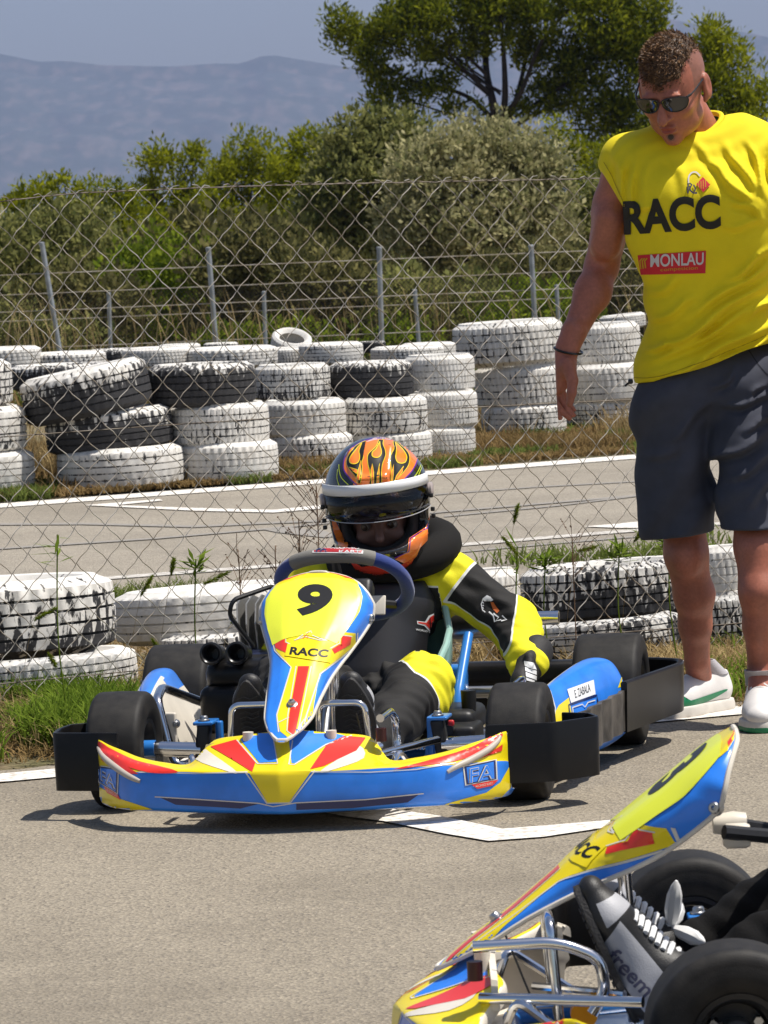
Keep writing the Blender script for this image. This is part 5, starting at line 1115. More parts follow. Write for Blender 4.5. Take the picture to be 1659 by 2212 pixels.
    MB().box((-1.06, .22, .165), (.06, .5, .06), bev=.02).build('bumper_cover', M_GUARD, root)

KA = math.atan2(-.984, -.178)
kart1 = empty('racing_kart', 'blue and yellow racing kart number 9 with a driver in an orange flame helmet', 'go-kart', (-.159, 9.93, 0), (0, 0, KA), 'karts standing in the pit lane')
bpy.context.view_layer.update()
build_kart(kart1, '9', True)
# second kart: the same parts, its own number and no name sticker
def dup_kart(src):
    r = dup_tree(src)
    r['label'] = 'blue and yellow racing kart seen from its side, cut off by the lower right corner'
    return r
np_ = [c for c in kart1.children if c.name == 'number_panel'][0]; npr = [c for c in np_.children if c.name.startswith('number_print')][0]
n3 = Print().text('3', (640, 1330), (66, 7), (10, -70), 0, 0, bold=.045).press('number_print', [M_BLK], presser(np_, kart1), 5, None, off=.0026); me3 = n3.data; bpy.data.objects.remove(n3)
kart2 = dup_kart(kart1)
[c for c in [q for q in kart2.children if q.name.startswith('number_panel')][0].children if c.name.startswith('number_print')][0].data = me3
kart2.location = (.462, 6.73, 0); kart2.rotation_euler = (0, 0, math.pi)
bpy.context.view_layer.update()
wg = [q for q in kart2.children if q.name.startswith('wheel_guard')]
wg = [q for q in wg if sum(v.co.y for v in q.data.vertices) > 0][0]; wg.location.z -= .05
# its nose sits a little lower than the first kart's
for q in kart2.children:
    if q.name.startswith('number_panel'):
        c_ = Vector((-.04, 0, .5)); R_2 = Matrix.Rotation(.06, 4, 'Y'); q.matrix_local = Matrix.Translation(c_) @ R_2 @ Matrix.Translation(-c_)
    if q.name.startswith('front_fairing') : q.location.z = -.018
# ------------------------------------------------------------------ people: materials
def skin_mat(name, base, shaved):
    m = shade_paint(name, [(-9, (base[0] * .8, base[1] * .5, base[2] * .6)), (-.35, base), (.5, shaved), (1.3, (.045, .025, .015))], rough=.48, bump=.22, bscale=420, mott=.16); p = m.node_tree.nodes['Principled BSDF']
    p.inputs['Subsurface Weight'].default_value = .0; p.inputs['Subsurface Radius'].default_value = (.02, .007, .004); p.inputs['Subsurface Scale'].default_value = .6; return m
M_SKIN = skin_mat('tanned_skin', (.375, .125, .075), (.25, .105, .07))
M_SHIRT = mat('yellow_cotton', (.82, .66, .004), .85, var=.03, scale=30, bump=.2, bscale=700)
M_SHORT = mat('dark_grey_blue_cotton', (.048, .052, .074), .85, var=.12, scale=25, bump=.3, bscale=700)
M_HAIR = mat('brown_hair', (.10, .048, .02), .55, col2=(.035, .02, .012), scale=70, detail=6, bump=.8, bscale=260)
M_HAIRT = mat('golden_hair_tips', (.27, .145, .06), .5, col2=(.07, .035, .016), scale=90)  # golden brown strands, lighter than the hair beneath
M_LENS = mat('dark_sunglass_lens', (.006, .006, .005), .06, coat=1.)
M_GFR = mat('black_glasses_frame', (.012, .011, .011), .25)
M_SHOE = mat('white_leather', (.74, .71, .68), .45, var=.06, scale=20, bump=.1)
M_SOLE = mat('off_white_sole', (.62, .58, .52), .55, var=.1, scale=25)
M_GRN = mat('green_leather', (.01, .22, .09), .4)
M_SOCK = mat('grey_sock', (.42, .40, .42), .95, bump=.5, bscale=500)
M_INK = mat('shirt_black_print', (.02, .018, .012), .8)
M_INKR = mat('shirt_red_print', (.62, .02, .035), .75)
M_INKW = mat('shirt_white_print', (.62, .60, .62), .75)
M_INKG = mat('shirt_gold_print', (.62, .35, .02), .75)
M_INKB = mat('shirt_navy_print', (.05, .05, .09), .75)

def swarp(fr, axis, amp, wob=0., wf=9., ph=0.):
    ax = np.array(axis, float); ax /= np.linalg.norm(ax)
    def f(X, Y, Z):
        t = X * ax[0] + Y * ax[1] + Z * ax[2]; t = t + wob * np.sin(X * wf + Z * wf * .6 + ph) * .5 + wob * np.sin(Y * wf * 1.3 + Z * wf * .9 + ph * 2) * .5
        q = np.sin(t * fr * 6.283 + ph); return q * np.abs(q) ** .3 * amp
    return f
# ---------------------------------------------------------------- the standing man
mo = onZ(1600, 1565); mo = Vector((mo.x, 11.1, 0))
man = empty('person', 'person in a yellow sleeveless shirt, dark shorts and sunglasses standing and looking down', 'person', tuple(mo))
def J(x, y, Y): return np.array(onY(x, y, Y) - mo)
YM = 11.08
Fh = Vector((-.34, -.80, -.50)).normalized(); Rh = Fh.cross(Vector((-.01, 0, 1))).normalized(); Uh = Rh.cross(Fh).normalized(); HC = Vector(J(1453, 187, 10.98))
# Rh points to his right when facing us; make it image right
if Rh.x < 0: Rh = -Rh
def H(r, f, u): return np.array(HC + Rh * r + Fh * f + Uh * u)
HR = np.array([[Rh.x, Fh.x, Uh.x], [Rh.y, Fh.y, Uh.y], [Rh.z, Fh.z, Uh.z]])
B = Field((-.42, -.32, .0), (.30, .42, 1.80), .0042)
# torso (hidden under the clothes) and limbs
B.cone(J(1450, 400, YM), J(1610, 400, YM), .08, .08, .03, sq=((0, 1, 0), .75)); B.cone(J(1525, 420, YM + .03), J(1535, 760, YM + .10), .085, .07, .03, sq=((0, 1, 0), .7)); B.cone(J(1500, 850, YM + .12), J(1580, 850, YM + .12), .06, .06, .02)
# neck
B.cone(J(1530, 330, 11.12), np.array(HC + Uh * -.06 + Fh * -.035), .056, .049, .03)
# near arm, hanging and slightly bent
sh, el, wr = J(1352, 352, 11.1), J(1300, 575, 11.17), J(1226, 752, 11.06)
B.cone(sh, J(1327, 455, 11.13), .054, .052, .03); B.cone(J(1329, 440, 11.13), el, .052, .040, .02); B.cone(J(1320, 470, 11.09), J(1308, 530, 11.11), .040, .038, .02)
B.cone(el, J(1280, 635, 11.13), .039, .043, .02); B.cone(J(1281, 628, 11.13), wr, .043, .0245, .02, sq=((0, 1, 0), .9)); B.cone(J(1240, 715, 11.07), wr, .031, .027, .01)
# far arm
sh2, el2, wr2 = J(1685, 350, 11.15), J(1735, 590, 11.2), J(1720, 800, 11.0)
B.cone(sh2, el2, .062, .046, .02); B.cone(el2, wr2, .046, .027, .02); B.cone(wr2, J(1715, 860, 10.97), .03, .036, .02, sq=((1, 0, 0), .6))
for k in range(4): B.cone(J(1703 + 8 * k, 860, 10.95 + .012 * k), J(1703 + 8 * k, 920, 10.94 + .012 * k), .010, .008, .006)
B.cone(J(1700, 830, 10.93), J(1692, 885, 10.92), .012, .009, .008)
# hand: palm and five fingers
B.cone(wr, J(1214, 800, 11.045), .027, .031, .012, sq=((.5, .86, 0), .72)); B.cone(J(1216, 792, 11.05), J(1200, 824, 11.05), .033, .034, .012, sq=((.3, .95, 0), .60))
fing = [([(1188, 826), (1182, 852), (1192, 880), (1210, 903)], (-.0, -.012, -.016, -.012), (.0105, .0098, .0088, .0075)),
        ([(1195, 832), (1194, 860), (1210, 886), (1230, 903)], (.012, .006, .0, .004), (.0105, .0098, .0088, .0076)),
        ([(1207, 834), (1209, 860), (1223, 882), (1239, 897)], (.028, .022, .016, .018), (.010, .0092, .0084, .0072)),
        ([(1214, 832), (1217, 853), (1228, 872), (1240, 886)], (.042, .038, .032, .032), (.0088, .008, .0074, .0064))]
for px, dy, rr in fing:
    P = [J(x, y, 11.045 + d) for (x, y), d in zip(px, dy)]
    for a, b, r1, r2 in zip(P[:-1], P[1:], rr[:-1], rr[1:]): B.cone(a, b, r1, r2, .0035)
P = [J(1226, 790, 11.03), J(1237, 822, 11.01), J(1235, 848, 11.0), J(1231, 872, 11.0)]
for a, b, r1, r2 in zip(P[:-1], P[1:], (.021, .0135, .0115), (.0135, .0115, .009)): B.cone(a, b, r1, r2, .007)
# legs
for hipx, kn, ca, an, hl, yy in ((1452, (1482, 1195), (1498, 1285), (1506, 1430), (1512, 1480), (11.2, 11.22, 11.31, 11.36)), (1628, (1634, 1180), (1640, 1280), (1643, 1440), (1646, 1520), (11.05, 11.0, 11.05, 11.0))):
    hp = J(hipx + (12 if hipx < 1500 else -12), 900, 11.2); k_ = J(*kn, yy[0]); c_ = J(*ca, yy[1]); a_ = J(*an, yy[2]); h_ = J(*hl, yy[3])
    B.cone(hp, k_, .055, .053, .015); B.cone(k_, c_, .052, .048, .02); B.cone(c_ + np.array([.004, .012, 0]), c_ * .55 + a_ * .45, .050, .039, .02); B.cone(c_ * .55 + a_ * .45, a_, .039, .031, .02); B.cone(a_, h_, .031, .034, .01)
    B.ell(k_ + np.array([-.0, -.045, -.01]), (.03, .022, .04), .03)
# head
B.ell(H(0, -.018, .028), (.0765, .096, .086), .0, R=HR); B.ell(H(0, .028, -.025), (.064, .066, .088), .03, R=HR); B.ell(H(0, .030, -.073), (.057, .054, .043), .022, R=HR); B.ell(H(0, .074, -.104), (.021, .016, .016), .018, R=HR)
for s in (-1, 1):
    B.ell(H(s * .040, .066, -.024), (.018, .016, .014), .02, R=HR); B.ell(H(s * .046, .012, -.075), (.012, .03, .016), .02, R=HR)
    B.ell(H(s * .032, .088, .008), (.017, .010, .010), .008, 's', R=HR); B.ell(H(s * .028, .086, .022), (.024, .010, .006), .010, R=HR)
    B.ell(H(s * .082, -.012, -.010), (.009, .022, .036), .006, R=HR); B.ell(H(s * .092, -.006, -.006), (.006, .011, .020), .004, 's', R=HR); B.cone(H(s * .078, .004, -.03), H(s * .077, .006, -.04), .006, .006, .006)
B.cone(H(0, .088, .012), H(0, .116, -.032), .0075, .0128, .007)
for s in (-1, 1): B.ell(H(s * .0115, .098, -.034), (.0085, .011, .007), .006, R=HR); B.ell(H(s * .006, .104, -.041), (.003, .005, .003), .002, 's', R=HR)
B.ell(H(0, .094, -.0595), (.023, .010, .006), .004, R=HR); B.ell(H(0, .092, -.0725), (.020, .010, .007), .004, R=HR); B.ell(H(0, .104, -.0655), (.024, .009, .0022), .001, 's', R=HR); B.ell(H(0, .094, -.085), (.018, .010, .006), .006, 's', R=HR)
V, Q = B.mesh(smooth=2)
q = (V - np.array(HC)); r_ = q @ np.array(Rh); f_ = q @ np.array(Fh); u_ = q @ np.array(Uh)
beard = np.clip(1.2 - np.sqrt((r_ / .012) ** 2 + ((u_ + .090) / .010) ** 2), 0, 1) * (f_ > .05)
stub = (np.abs(r_) > .045) & (np.abs(r_) < .078) & (u_ > -.012) & (f_ < .040 - .3 * np.clip(u_, 0, 1)) & (np.abs(q).max(1) < .14)
lipm = np.clip(1.25 - np.sqrt((r_ / .021) ** 2 + ((u_ + .0655) / .010) ** 2), 0, 1) * (f_ > .07)
beard = np.clip(1.5 - np.sqrt((r_ / .009) ** 2 + ((u_ + .090) / .008) ** 2), 0, 1) * (f_ > .05) * 2
paint = np.where(stub, .9, 0) + beard * 1. - lipm * (beard < .3)
body = addnp('body', V, Q, M_SKIN, man, attrs={'paint': paint})
lips = None
# hair: short crop on top, shaved sides
Hf = Field(np.array(HC) - .15, np.array(HC) + .15, .0028)
Hf.ell(H(0, -.016, .036), (.0735, .098, .0905), 0, R=HR)
rg = np.random.default_rng(3)
def hairfn(X, Y, Z):
    px, py, pz = X - HC.x, Y - HC.y, Z - HC.z
    r = px * Rh.x + py * Rh.y + pz * Rh.z; f = px * Fh.x + py * Fh.y + pz * Fh.z; u = px * Uh.x + py * Uh.y + pz * Uh.z
    side = np.abs(r) - (.060 - np.clip(f, 0, .1) * .25); front = f - (.055 + .030 * np.clip(1 - np.abs(r) / .05, 0, 1)) - np.clip(u - .05, 0, .06) * .9
    return np.maximum(np.maximum(side * .8, front * .8), .028 - u + np.clip(f, -.1, 0) * .2)
Hf.cut(hairfn)
V, Q = Hf.mesh(smooth=1); V = V + rg.normal(size=V.shape) * .0007
hair = addnp('hair', V, Q, M_HAIR, man)
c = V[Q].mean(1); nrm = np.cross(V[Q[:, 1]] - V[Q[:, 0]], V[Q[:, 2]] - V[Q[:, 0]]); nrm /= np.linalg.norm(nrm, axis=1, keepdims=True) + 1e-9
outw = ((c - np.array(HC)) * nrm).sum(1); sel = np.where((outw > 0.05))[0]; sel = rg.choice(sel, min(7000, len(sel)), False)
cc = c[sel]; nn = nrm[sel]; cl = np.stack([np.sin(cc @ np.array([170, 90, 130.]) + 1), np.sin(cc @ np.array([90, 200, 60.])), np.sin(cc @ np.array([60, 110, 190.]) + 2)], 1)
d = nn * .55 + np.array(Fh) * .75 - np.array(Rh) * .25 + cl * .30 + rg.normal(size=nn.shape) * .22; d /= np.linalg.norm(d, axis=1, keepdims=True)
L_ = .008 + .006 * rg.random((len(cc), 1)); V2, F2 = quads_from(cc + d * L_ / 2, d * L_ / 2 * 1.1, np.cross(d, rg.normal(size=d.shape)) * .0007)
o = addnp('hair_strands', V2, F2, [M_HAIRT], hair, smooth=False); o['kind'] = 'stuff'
# sunglasses
g = MB(); lens = MB()
for s in (-1, 1):
    out = [(-.029, .012), (-.018, .018), (.0, .0185), (.018, .016), (.030, .010), (.031, .0), (.024, -.013), (.010, -.019), (-.006, -.0185), (-.019, -.013), (-.027, -.002)]
    pts = spline([Vector((a * s, b, 0)) for a, b in out], 4, True)
    w3 = [Vector(H(s * .034 + p.x, .1035 - (abs(s * .034 + p.x) / .07) ** 2 * .022, .004 + p.y)) for p in pts]
    cen = Vector(H(s * .034, .1035 - .0045, .004)); n_ = len(w3); back = [p - Fh * .002 for p in w3]
    lens2 = MB().put(w3 + [cen + Fh * .002] + back, [(i, (i + 1) % n_, n_) for i in range(n_)] + [(i + n_ + 1, (i + 1) % n_ + n_ + 1, (i + 1) % n_, i) for i in range(n_)])
    lens2.build('lens', M_LENS, man); g.tube(w3, .0016, 6, closed=True)
    g.tube(spline([Vector(H(s * .063, .083, .014)), Vector(H(s * .073, .060, .015)), Vector(H(s * .081, .0, .016)), Vector(H(s * .083, -.03, .004))], 5), [.0036] * 4 + [.0022] * 12, 6)
g.tube(spline([Vector(H(-.008, .101, .010)), Vector(H(0, .104, .013)), Vector(H(.008, .101, .010))], 4), .0018, 6)
g.build('glasses_frame', M_GFR, man)
# wrist band
pts = [Vector(J(1225, 757, 11.06)) + Vector((.0335 * math.cos(a) + .003, .033 * math.sin(a), -.007 * math.cos(a) + .006 * math.sin(a))) for a in np.linspace(0, 2 * math.pi, 28, endpoint=False)]
MB().tube(pts, .003, 6, closed=True).build('wristband', M_GFR, man)
# finger nail of the thumb
# ---- shirt
S = Field((-.40, -.32, .75), (.28, .36, 1.62), .0045)
SQ = ((0, 1, 0), .72)
S.cone(J(1395, 352, YM - .03), J(1650, 345, YM - .01), .078, .078, 0, sq=((0, 1, 0), .9)); S.cone(J(1450, 310, YM), J(1600, 300, YM + .01), .062, .062, .05)
S.cone(J(1448, 430, YM - .035), J(1590, 425, YM - .035), .126, .126, .05, sq=SQ); S.cone(J(1455, 520, YM - .02), J(1592, 515, YM - .02), .112, .112, .05, sq=((0, 1, 0), .80)); S.cone(J(1494, 640, YM + .03), J(1572, 630, YM + .03), .118, .118, .06, sq=((0, 1, 0), .85)); S.cone(J(1478, 790, YM + .085), J(1608, 760, YM + .085), .118, .118, .06, sq=((0, 1, 0), .9))
S.cone(J(1480, 860, YM + .10), J(1610, 830, YM + .10), .116, .118, .05, sq=((0, 1, 0), .9))
S.cone(J(1362, 350, 11.1), J(1338, 440, 11.12), .073, .071, .03); S.cone(J(1668, 345, 11.15), J(1705, 440, 11.16), .073, .071, .03)
S.ell(J(1465, 430, YM - .10), (.085, .035, .06), .05); S.ell(J(1580, 425, YM - .10), (.085, .035, .06), .05)
# folds: long diagonals from the lower left hip up to the right side, gathers at the armpit and shoulder
zz = lambda y: J(1500, y, YM)[2]
def m_low(X, Y, Z): return np.clip((zz(560) - Z) / .12, 0, 1) * np.clip((Z - zz(830)) / .05, .35, 1)
def ridge(F_, a, b, A_, w_, Y0=11.05, front=True):
    a = J(*a, Y0); b = J(*b, Y0); d = b - a; L2 = math.hypot(d[0], d[2]); ux, uz = d[0] / L2, d[2] / L2
    def f(X, Y, Z):
        t = ((X - a[0]) * ux + (Z - a[2]) * uz) / L2; e = -(X - a[0]) * uz + (Z - a[2]) * ux + .006 * np.sin(t * 7 + a[0] * 40)
        m = np.clip(np.minimum(t, 1 - t) * 3.2 + .05, 0, 1) * (t > -.02) * (t < 1.02); q = e / (w_ * .8)
        r = A_ * 1.55 * (-np.exp(-q * q) + .75 * np.exp(-(q + 1.7) ** 2)) * m
        return r * np.clip((.07 - (Y - (Y0 - 11.1) - 0.)) / .06, 0, 1) if front else r
    F_.warp(f)
for q in [((1385, 800), (1640, 655), .009, .013), ((1400, 760), (1560, 690), .008, .011), ((1450, 745), (1665, 600), .010, .014), ((1480, 690), (1668, 560), .009, .012), ((1470, 800), (1680, 690), .010, .014), ((1530, 790), (1690, 720), .008, .010), ((1400, 700), (1500, 640), .007, .012), ((1560, 610), (1672, 530), .008, .010), ((1395, 640), (1470, 600), .005, .012), ((1375, 770), (1450, 735), .007, .010), ((1600, 690), (1690, 640), .008, .009), ((1420, 815), (1560, 775), .006, .010),
          ((1560, 300), (1645, 450), .007, .012), ((1610, 300), (1655, 440), .007, .010), ((1530, 350), (1640, 462), .008, .013), ((1570, 425), (1645, 470), .007, .010), ((1660, 300), (1668, 440), .006, .010), ((1550, 490), (1650, 478), .005, .010), ((1480, 300), (1560, 370), .004, .012),
          ((1325, 330), (1350, 450), .006, .010), ((1365, 330), (1362, 470), .005, .010), ((1400, 340), (1372, 480), .004, .012), ((1340, 470), (1420, 430), .004, .010), ((1440, 330), (1480, 420), .003, .014)]: ridge(S, *q)
S.warp(swarp(3.1, (.3, .2, 1), .003, .08, 7, .8)); S.warp(swarp(17, (-.6, .3, 1), .0012, .05, 16, .3))
ha, hb = J(1365, 829, 11.0), J(1659, 735, 11.0); sl_ = (hb[2] - ha[2]) / (hb[0] - ha[0])
def hemcut(X, Y, Z): return ((ha[2] + sl_ * np.maximum(X - ha[0] - .06, 0) * 1.1 - .004 + .004 * np.sin(X * 31)) - Z) * .95
S.cut(hemcut)
def armcut(c, n):
    c = np.array(c); n = np.array(n, float); n /= np.linalg.norm(n); S.cut(lambda X, Y, Z: (X - c[0]) * n[0] + (Y - c[1]) * n[1] + (Z - c[2]) * n[2])
aL = J(1320, 398, 11.0); nL = np.array([-.88, 0, -.47]); aR = J(1690, 430, 11.1); nR = np.array([.62, 0, -.78])
for a_, n_ in ((aL, nL), (aR, nR)):
    sgn = -1 if n_[0] < 0 else 1; lim = J(1350 if sgn < 0 else 1672, 440, 11.)[0]
    S.cut(lambda X, Y, Z, a_=a_, n_=n_, sgn=sgn, lim=lim: np.minimum((X - a_[0]) * n_[0] + (Z - a_[2]) * n_[2], (X - lim) * sgn * 1.))
# neck opening
S.cone(J(1496, 215, 11.06), J(1506, 292, 11.10), .078, .060, .012, 's')
V, Q = S.mesh(smooth=2); shirt = addnp('shirt', V, Q, M_SHIRT, man)
col = []
for a in np.linspace(0, 2 * math.pi, 40, endpoint=False): col.append(Vector(J(1498, 278, 11.09)) + Vector((.070 * math.cos(a), .062 * math.sin(a), .026 * math.sin(a) + .026 * math.cos(a))))
MB().tube(col, [.0075] * 40, 8, closed=True).build('shirt_collar', M_SHIRT, shirt)
fn = presser(shirt, man); P = Print()
P.text('RACC', (1350, 508), (208, -15), (-4, -74), 0, 1, bold=.04)
P.poly([(1378, 551), (1525, 541), (1524, 590), (1385, 593)], 1, 0); P.text('MONLAU', (1406, 576), (114, -5), (0, -27), 2, 2, bold=.018); P.text('competicion', (1427, 587), (80, -4), (0, -9), 3, 2)
for k in range(3): P.line([(1386 + 5 * k, 580 - k), (1384 + 5 * k, 563), (1389 + 5 * k, 557)], 3, 3, 2)
P.poly([(1504, 399), (1518, 383), (1534, 400), (1519, 416)], 1, 2)
for k in range(4): P.line([(1509 + 5 * k, 390 + (2 - k) * 1.5 + 1), (1509 + 5 * k, 410 - abs(k - 1.5) * 3)], 1.6, 3, 3)
P.line([(1487, 396), (1487, 383), (1494, 374), (1504, 373), (1512, 381)], 3.2, 2, 1, 3); P.line([(1486, 418), (1486, 398), (1494, 400), (1489, 408), (1497, 417), (1506, 417)], 3.4, 4, 2, 2); P.line([(1498, 400), (1502, 408), (1500, 415)], 3.2, 4, 2)
P.press('shirt_print', [M_INK, M_INKR, M_INKW, M_INKG, M_INKB], fn, 4, shirt, off=.0016, dl=.0006)
for L_ in ([(1366, 815), (1400, 816), (1450, 806), (1530, 776), (1600, 748), (1659, 722)], [(1305, 350), (1322, 380), (1342, 425), (1352, 450)], [(1668, 300), (1672, 360), (1660, 440)]): Print().line(L_, 1.3, 0, 0, 4).press('stitching', [mat('yellow_stitching', (.42, .30, .003), .9)], fn, 4, shirt, off=.0016)
# ---- shorts
D = Field((-.36, -.24, .36), (.34, .36, 1.02), .005)
D.cone(J(1475, 850, YM + .09), J(1618, 820, YM + .09), .108, .112, 0, sq=((0, 1, 0), .95)); D.cone(J(1450, 870, 11.16), J(1468, 1215, 11.20), .098, .092, .03); D.cone(J(1628, 860, 11.14), J(1630, 1205, 11.05), .100, .086, .03)
D.warp(swarp(7.5, (-.55, 0, 1), .0045, .05, 12, 1.)); D.warp(swarp(12, (-.8, .1, 1), .0035, .04, 9, 2.)); D.warp(swarp(9, (1, .3, .1), .003, .03, 5, .3))
h1, h2 = J(1395, 1172, 11.1), J(1545, 1152, 11.1); h3 = J(1620, 1146, 11.0)
def shcut(X, Y, Z):
    z = np.where(X < J(1550, 1150, 11.1)[0], h1[2] + (h2[2] - h1[2]) * (X - h1[0]) / (h2[0] - h1[0]), h3[2]); return z - Z
D.cut(shcut)
D.cut(lambda X, Y, Z: Z - (ha[2] + sl_ * np.maximum(X - ha[0] - .06, 0) * 1.1 + .035))
for q in [((1440, 960), (1540, 860), .006, .012), ((1530, 1000), (1659, 930), .009, .012), ((1560, 1040), (1690, 960), .008, .012), ((1550, 880), (1680, 850), .008, .010), ((1590, 930), (1690, 890), .007, .010), ((1530, 850), (1600, 790), .006, .010), ((1600, 1090), (1690, 1010), .007, .012), ((1540, 900), (1545, 1130), .006, .014), ((1610, 870), (1650, 820), .006, .009), ((1380, 1000), (1480, 960), .004, .014)]: ridge(D, *q, Y0=11.08)
V, Q = D.mesh(smooth=2); shorts = addnp('shorts', V, Q, M_SHORT, man)
fn = presser(shorts, man); P = Print(); P.line([(1612, 748), (1640, 790), (1670, 820)], 2.2, 0, 0, 5); 
P.press('seam', [mat('shorts_seam', (.018, .02, .03), .9)], fn, 6, shorts, off=.001)
MB().box(J(1362, 824, 11.05), (.012, .02, .012), bev=.004).tube([J(1362, 824, 11.05), J(1350, 834, 11.05)], .003, 6).build('belt_tag', M_GFR, shorts)
# ---- shoes and socks
def sneaker(heel, toe, ankle, lab=None, logo=None):
    heel = np.array(heel - mo); toe = np.array(toe - mo); f = toe - heel; f[2] = 0; f /= np.linalg.norm(f); L0 = .285; s_ = np.array([-f[1], f[0], 0.]); z = np.array([0, 0, 1.])
    Rm = np.array([[f[0], s_[0], 0], [f[1], s_[1], 0], [0, 0, 1]]); o = heel.copy(); o[2] = 0
    pt = lambda a, b, c: o + f * a + s_ * b + z * c
    A = Field(o + f * .14 - np.array([.2, .2, .02]), o + f * .14 + np.array([.2, .2, .16]), .0036)
    A.cone(pt(.045, 0, .058), pt(.05, 0, .085), .040, .037, 0); A.cone(pt(.06, 0, .055), pt(.20, 0, .045), .043, .040, .02, sq=((0, 0, 1), .95)); A.cone(pt(.2, 0, .042), pt(.245, .003, .038), .042, .036, .02, sq=((0, 0, 1), .75)); A.cone(pt(.09, 0, .085), pt(.17, 0, .062), .030, .030, .03)
    A.ell(pt(.052, 0, .125), (.040, .030, .032), .01, 's', R=Rm); A.cut(lambda X, Y, Z: .012 - Z)
    V, Q = A.mesh(smooth=1); sh_ = addnp('shoe', V, Q, M_SHOE, man)
    A = Field(o + f * .14 - np.array([.2, .2, .02]), o + f * .14 + np.array([.2, .2, .1]), .0036)
    A.cone(pt(.045, 0, .012), pt(.09, 0, .012), .047, .044, 0); A.cone(pt(.09, 0, .012), pt(.2, 0, .012), .044, .050, .02); A.cone(pt(.2, 0, .012), pt(.238, .003, .012), .050, .043, .02)
    A.cut(lambda X, Y, Z: .001 - Z); A.cut(lambda X, Y, Z: Z - .031)
    V, Q = A.mesh(smooth=1); so_ = addnp('sole', V, Q, [M_SOLE, M_GRN], sh_)
    if logo: so_.data.polygons.foreach_set('material_index', (V[Q].mean(1)[:, 2] < .014).astype(np.int32))
    for k in range(6):
        MB().tube(spline([Vector(pt(.105 + .017 * k, -.026, .108 - .0072 * k)), Vector(pt(.107 + .017 * k, 0, .124 - .0078 * k)), Vector(pt(.113 + .017 * k, .026, .107 - .0072 * k))], 4), .0036, 6).build('lace', M_SHOE, sh_)
    # sock
    a_ = np.array(ankle); k = MB(); r1 = pt(.06, 0, .095); 
    k.loft([[Vector(r1 * (1 - t) + a_ * t) + Vector((math.cos(q) * rr, math.sin(q) * rr, 0)) for q in np.linspace(0, 2 * math.pi, 24, endpoint=False)] for t, rr in ((0, .042), (.5, .041), (.9, .0405), (1, .041), (1, .036))], cap=False).build('sock', M_SOCK, man)
    return sh_
s1 = sneaker(onZ(1572, 1530), onZ(1428, 1556), J(1510, 1426, 11.36))
fn = presser(s1, man); P = Print(); P.poly([(1466, 1500), (1469, 1497), (1472, 1510), (1480, 1516), (1500, 1511), (1530, 1501), (1566, 1489), (1568, 1493), (1530, 1514), (1490, 1527), (1470, 1530), (1466, 1520)], 0, 0, 3); P.press('shoe_stripe', [M_GRN], fn, 4, s1, off=.0012)
s2 = sneaker(onZ(1653, 1556), onZ(1638, 1592), J(1643, 1446, 11.03), logo=1)
fn = presser(s2, man); 

# ---------------------------------------------------------------- kart drivers
SY = (.80, .72, .008); SB = (.008, .007, .0065); SW_ = (.75, .75, .72)
M_SUIT = shade_paint('yellow_black_race_suit', [(-9, SB), (-.0022, SW_), (.0022, SY)], rough=.8, bump=.35, bscale=420)
M_SUITB = mat('black_race_suit', (.006, .0055, .0055), .85, bump=.4, bscale=300, spec=.2)
M_GLOVE = mat('black_glove', (.018, .016, .016), .7, bump=.4, bscale=300)
M_FOAM = mat('black_foam_fabric', (.010, .009, .0085), .9, bump=.4, bscale=500, spec=.25)
M_SHUP = mat('silver_shoe_mesh', (.36, .36, .38), .55, bump=.6, bscale=500)
M_HEL = mat('black_helmet_lacquer', (.014, .014, .017), .12, coat=1., var=.2, scale=20)
M_ORA = mat('fluorescent_orange', (1., .23, .03), .2, coat=.8)
M_FLY = mat('flame_yellow', (.88, .66, .02), .2, coat=1.)
M_PUR = mat('purple_line', (.13, .02, .32), .2, coat=1.)
M_LIME = mat('lime_line', (.6, .72, .03), .2, coat=1.)
M_LIN = mat('helmet_lining', (.012, .012, .013), .9, bump=.3)
M_FACE = mat('shaded_face_skin', (.20, .10, .075), .6, var=.15, scale=30)
M_EYEW = mat('eye_white', (.13, .115, .105), .3); M_IRIS = mat('dark_iris', (.03, .018, .01), .1)
def vis_mat():
    m = bpy.data.materials.new('smoked_clear_visor'); m.use_nodes = True; nt = m.node_tree; N = nt.nodes; L = nt.links; N.remove(N['Principled BSDF'])
    t = N.new('ShaderNodeBsdfTransparent'); t.inputs[0].default_value = (.45, .47, .50, 1); g = N.new('ShaderNodeBsdfGlossy'); g.inputs['Roughness'].default_value = .05; g.inputs[0].default_value = (.9, .9, .9, 1)
    lw = N.new('ShaderNodeFresnel'); lw.inputs[0].default_value = 1.45; ms = N.new('ShaderNodeMixShader'); L.new(lw.outputs[0], ms.inputs[0]); L.new(t.outputs[0], ms.inputs[1]); L.new(g.outputs[0], ms.inputs[2]); L.new(ms.outputs[0], N['Material Output'].inputs[0]); return m
M_VIS = vis_mat()
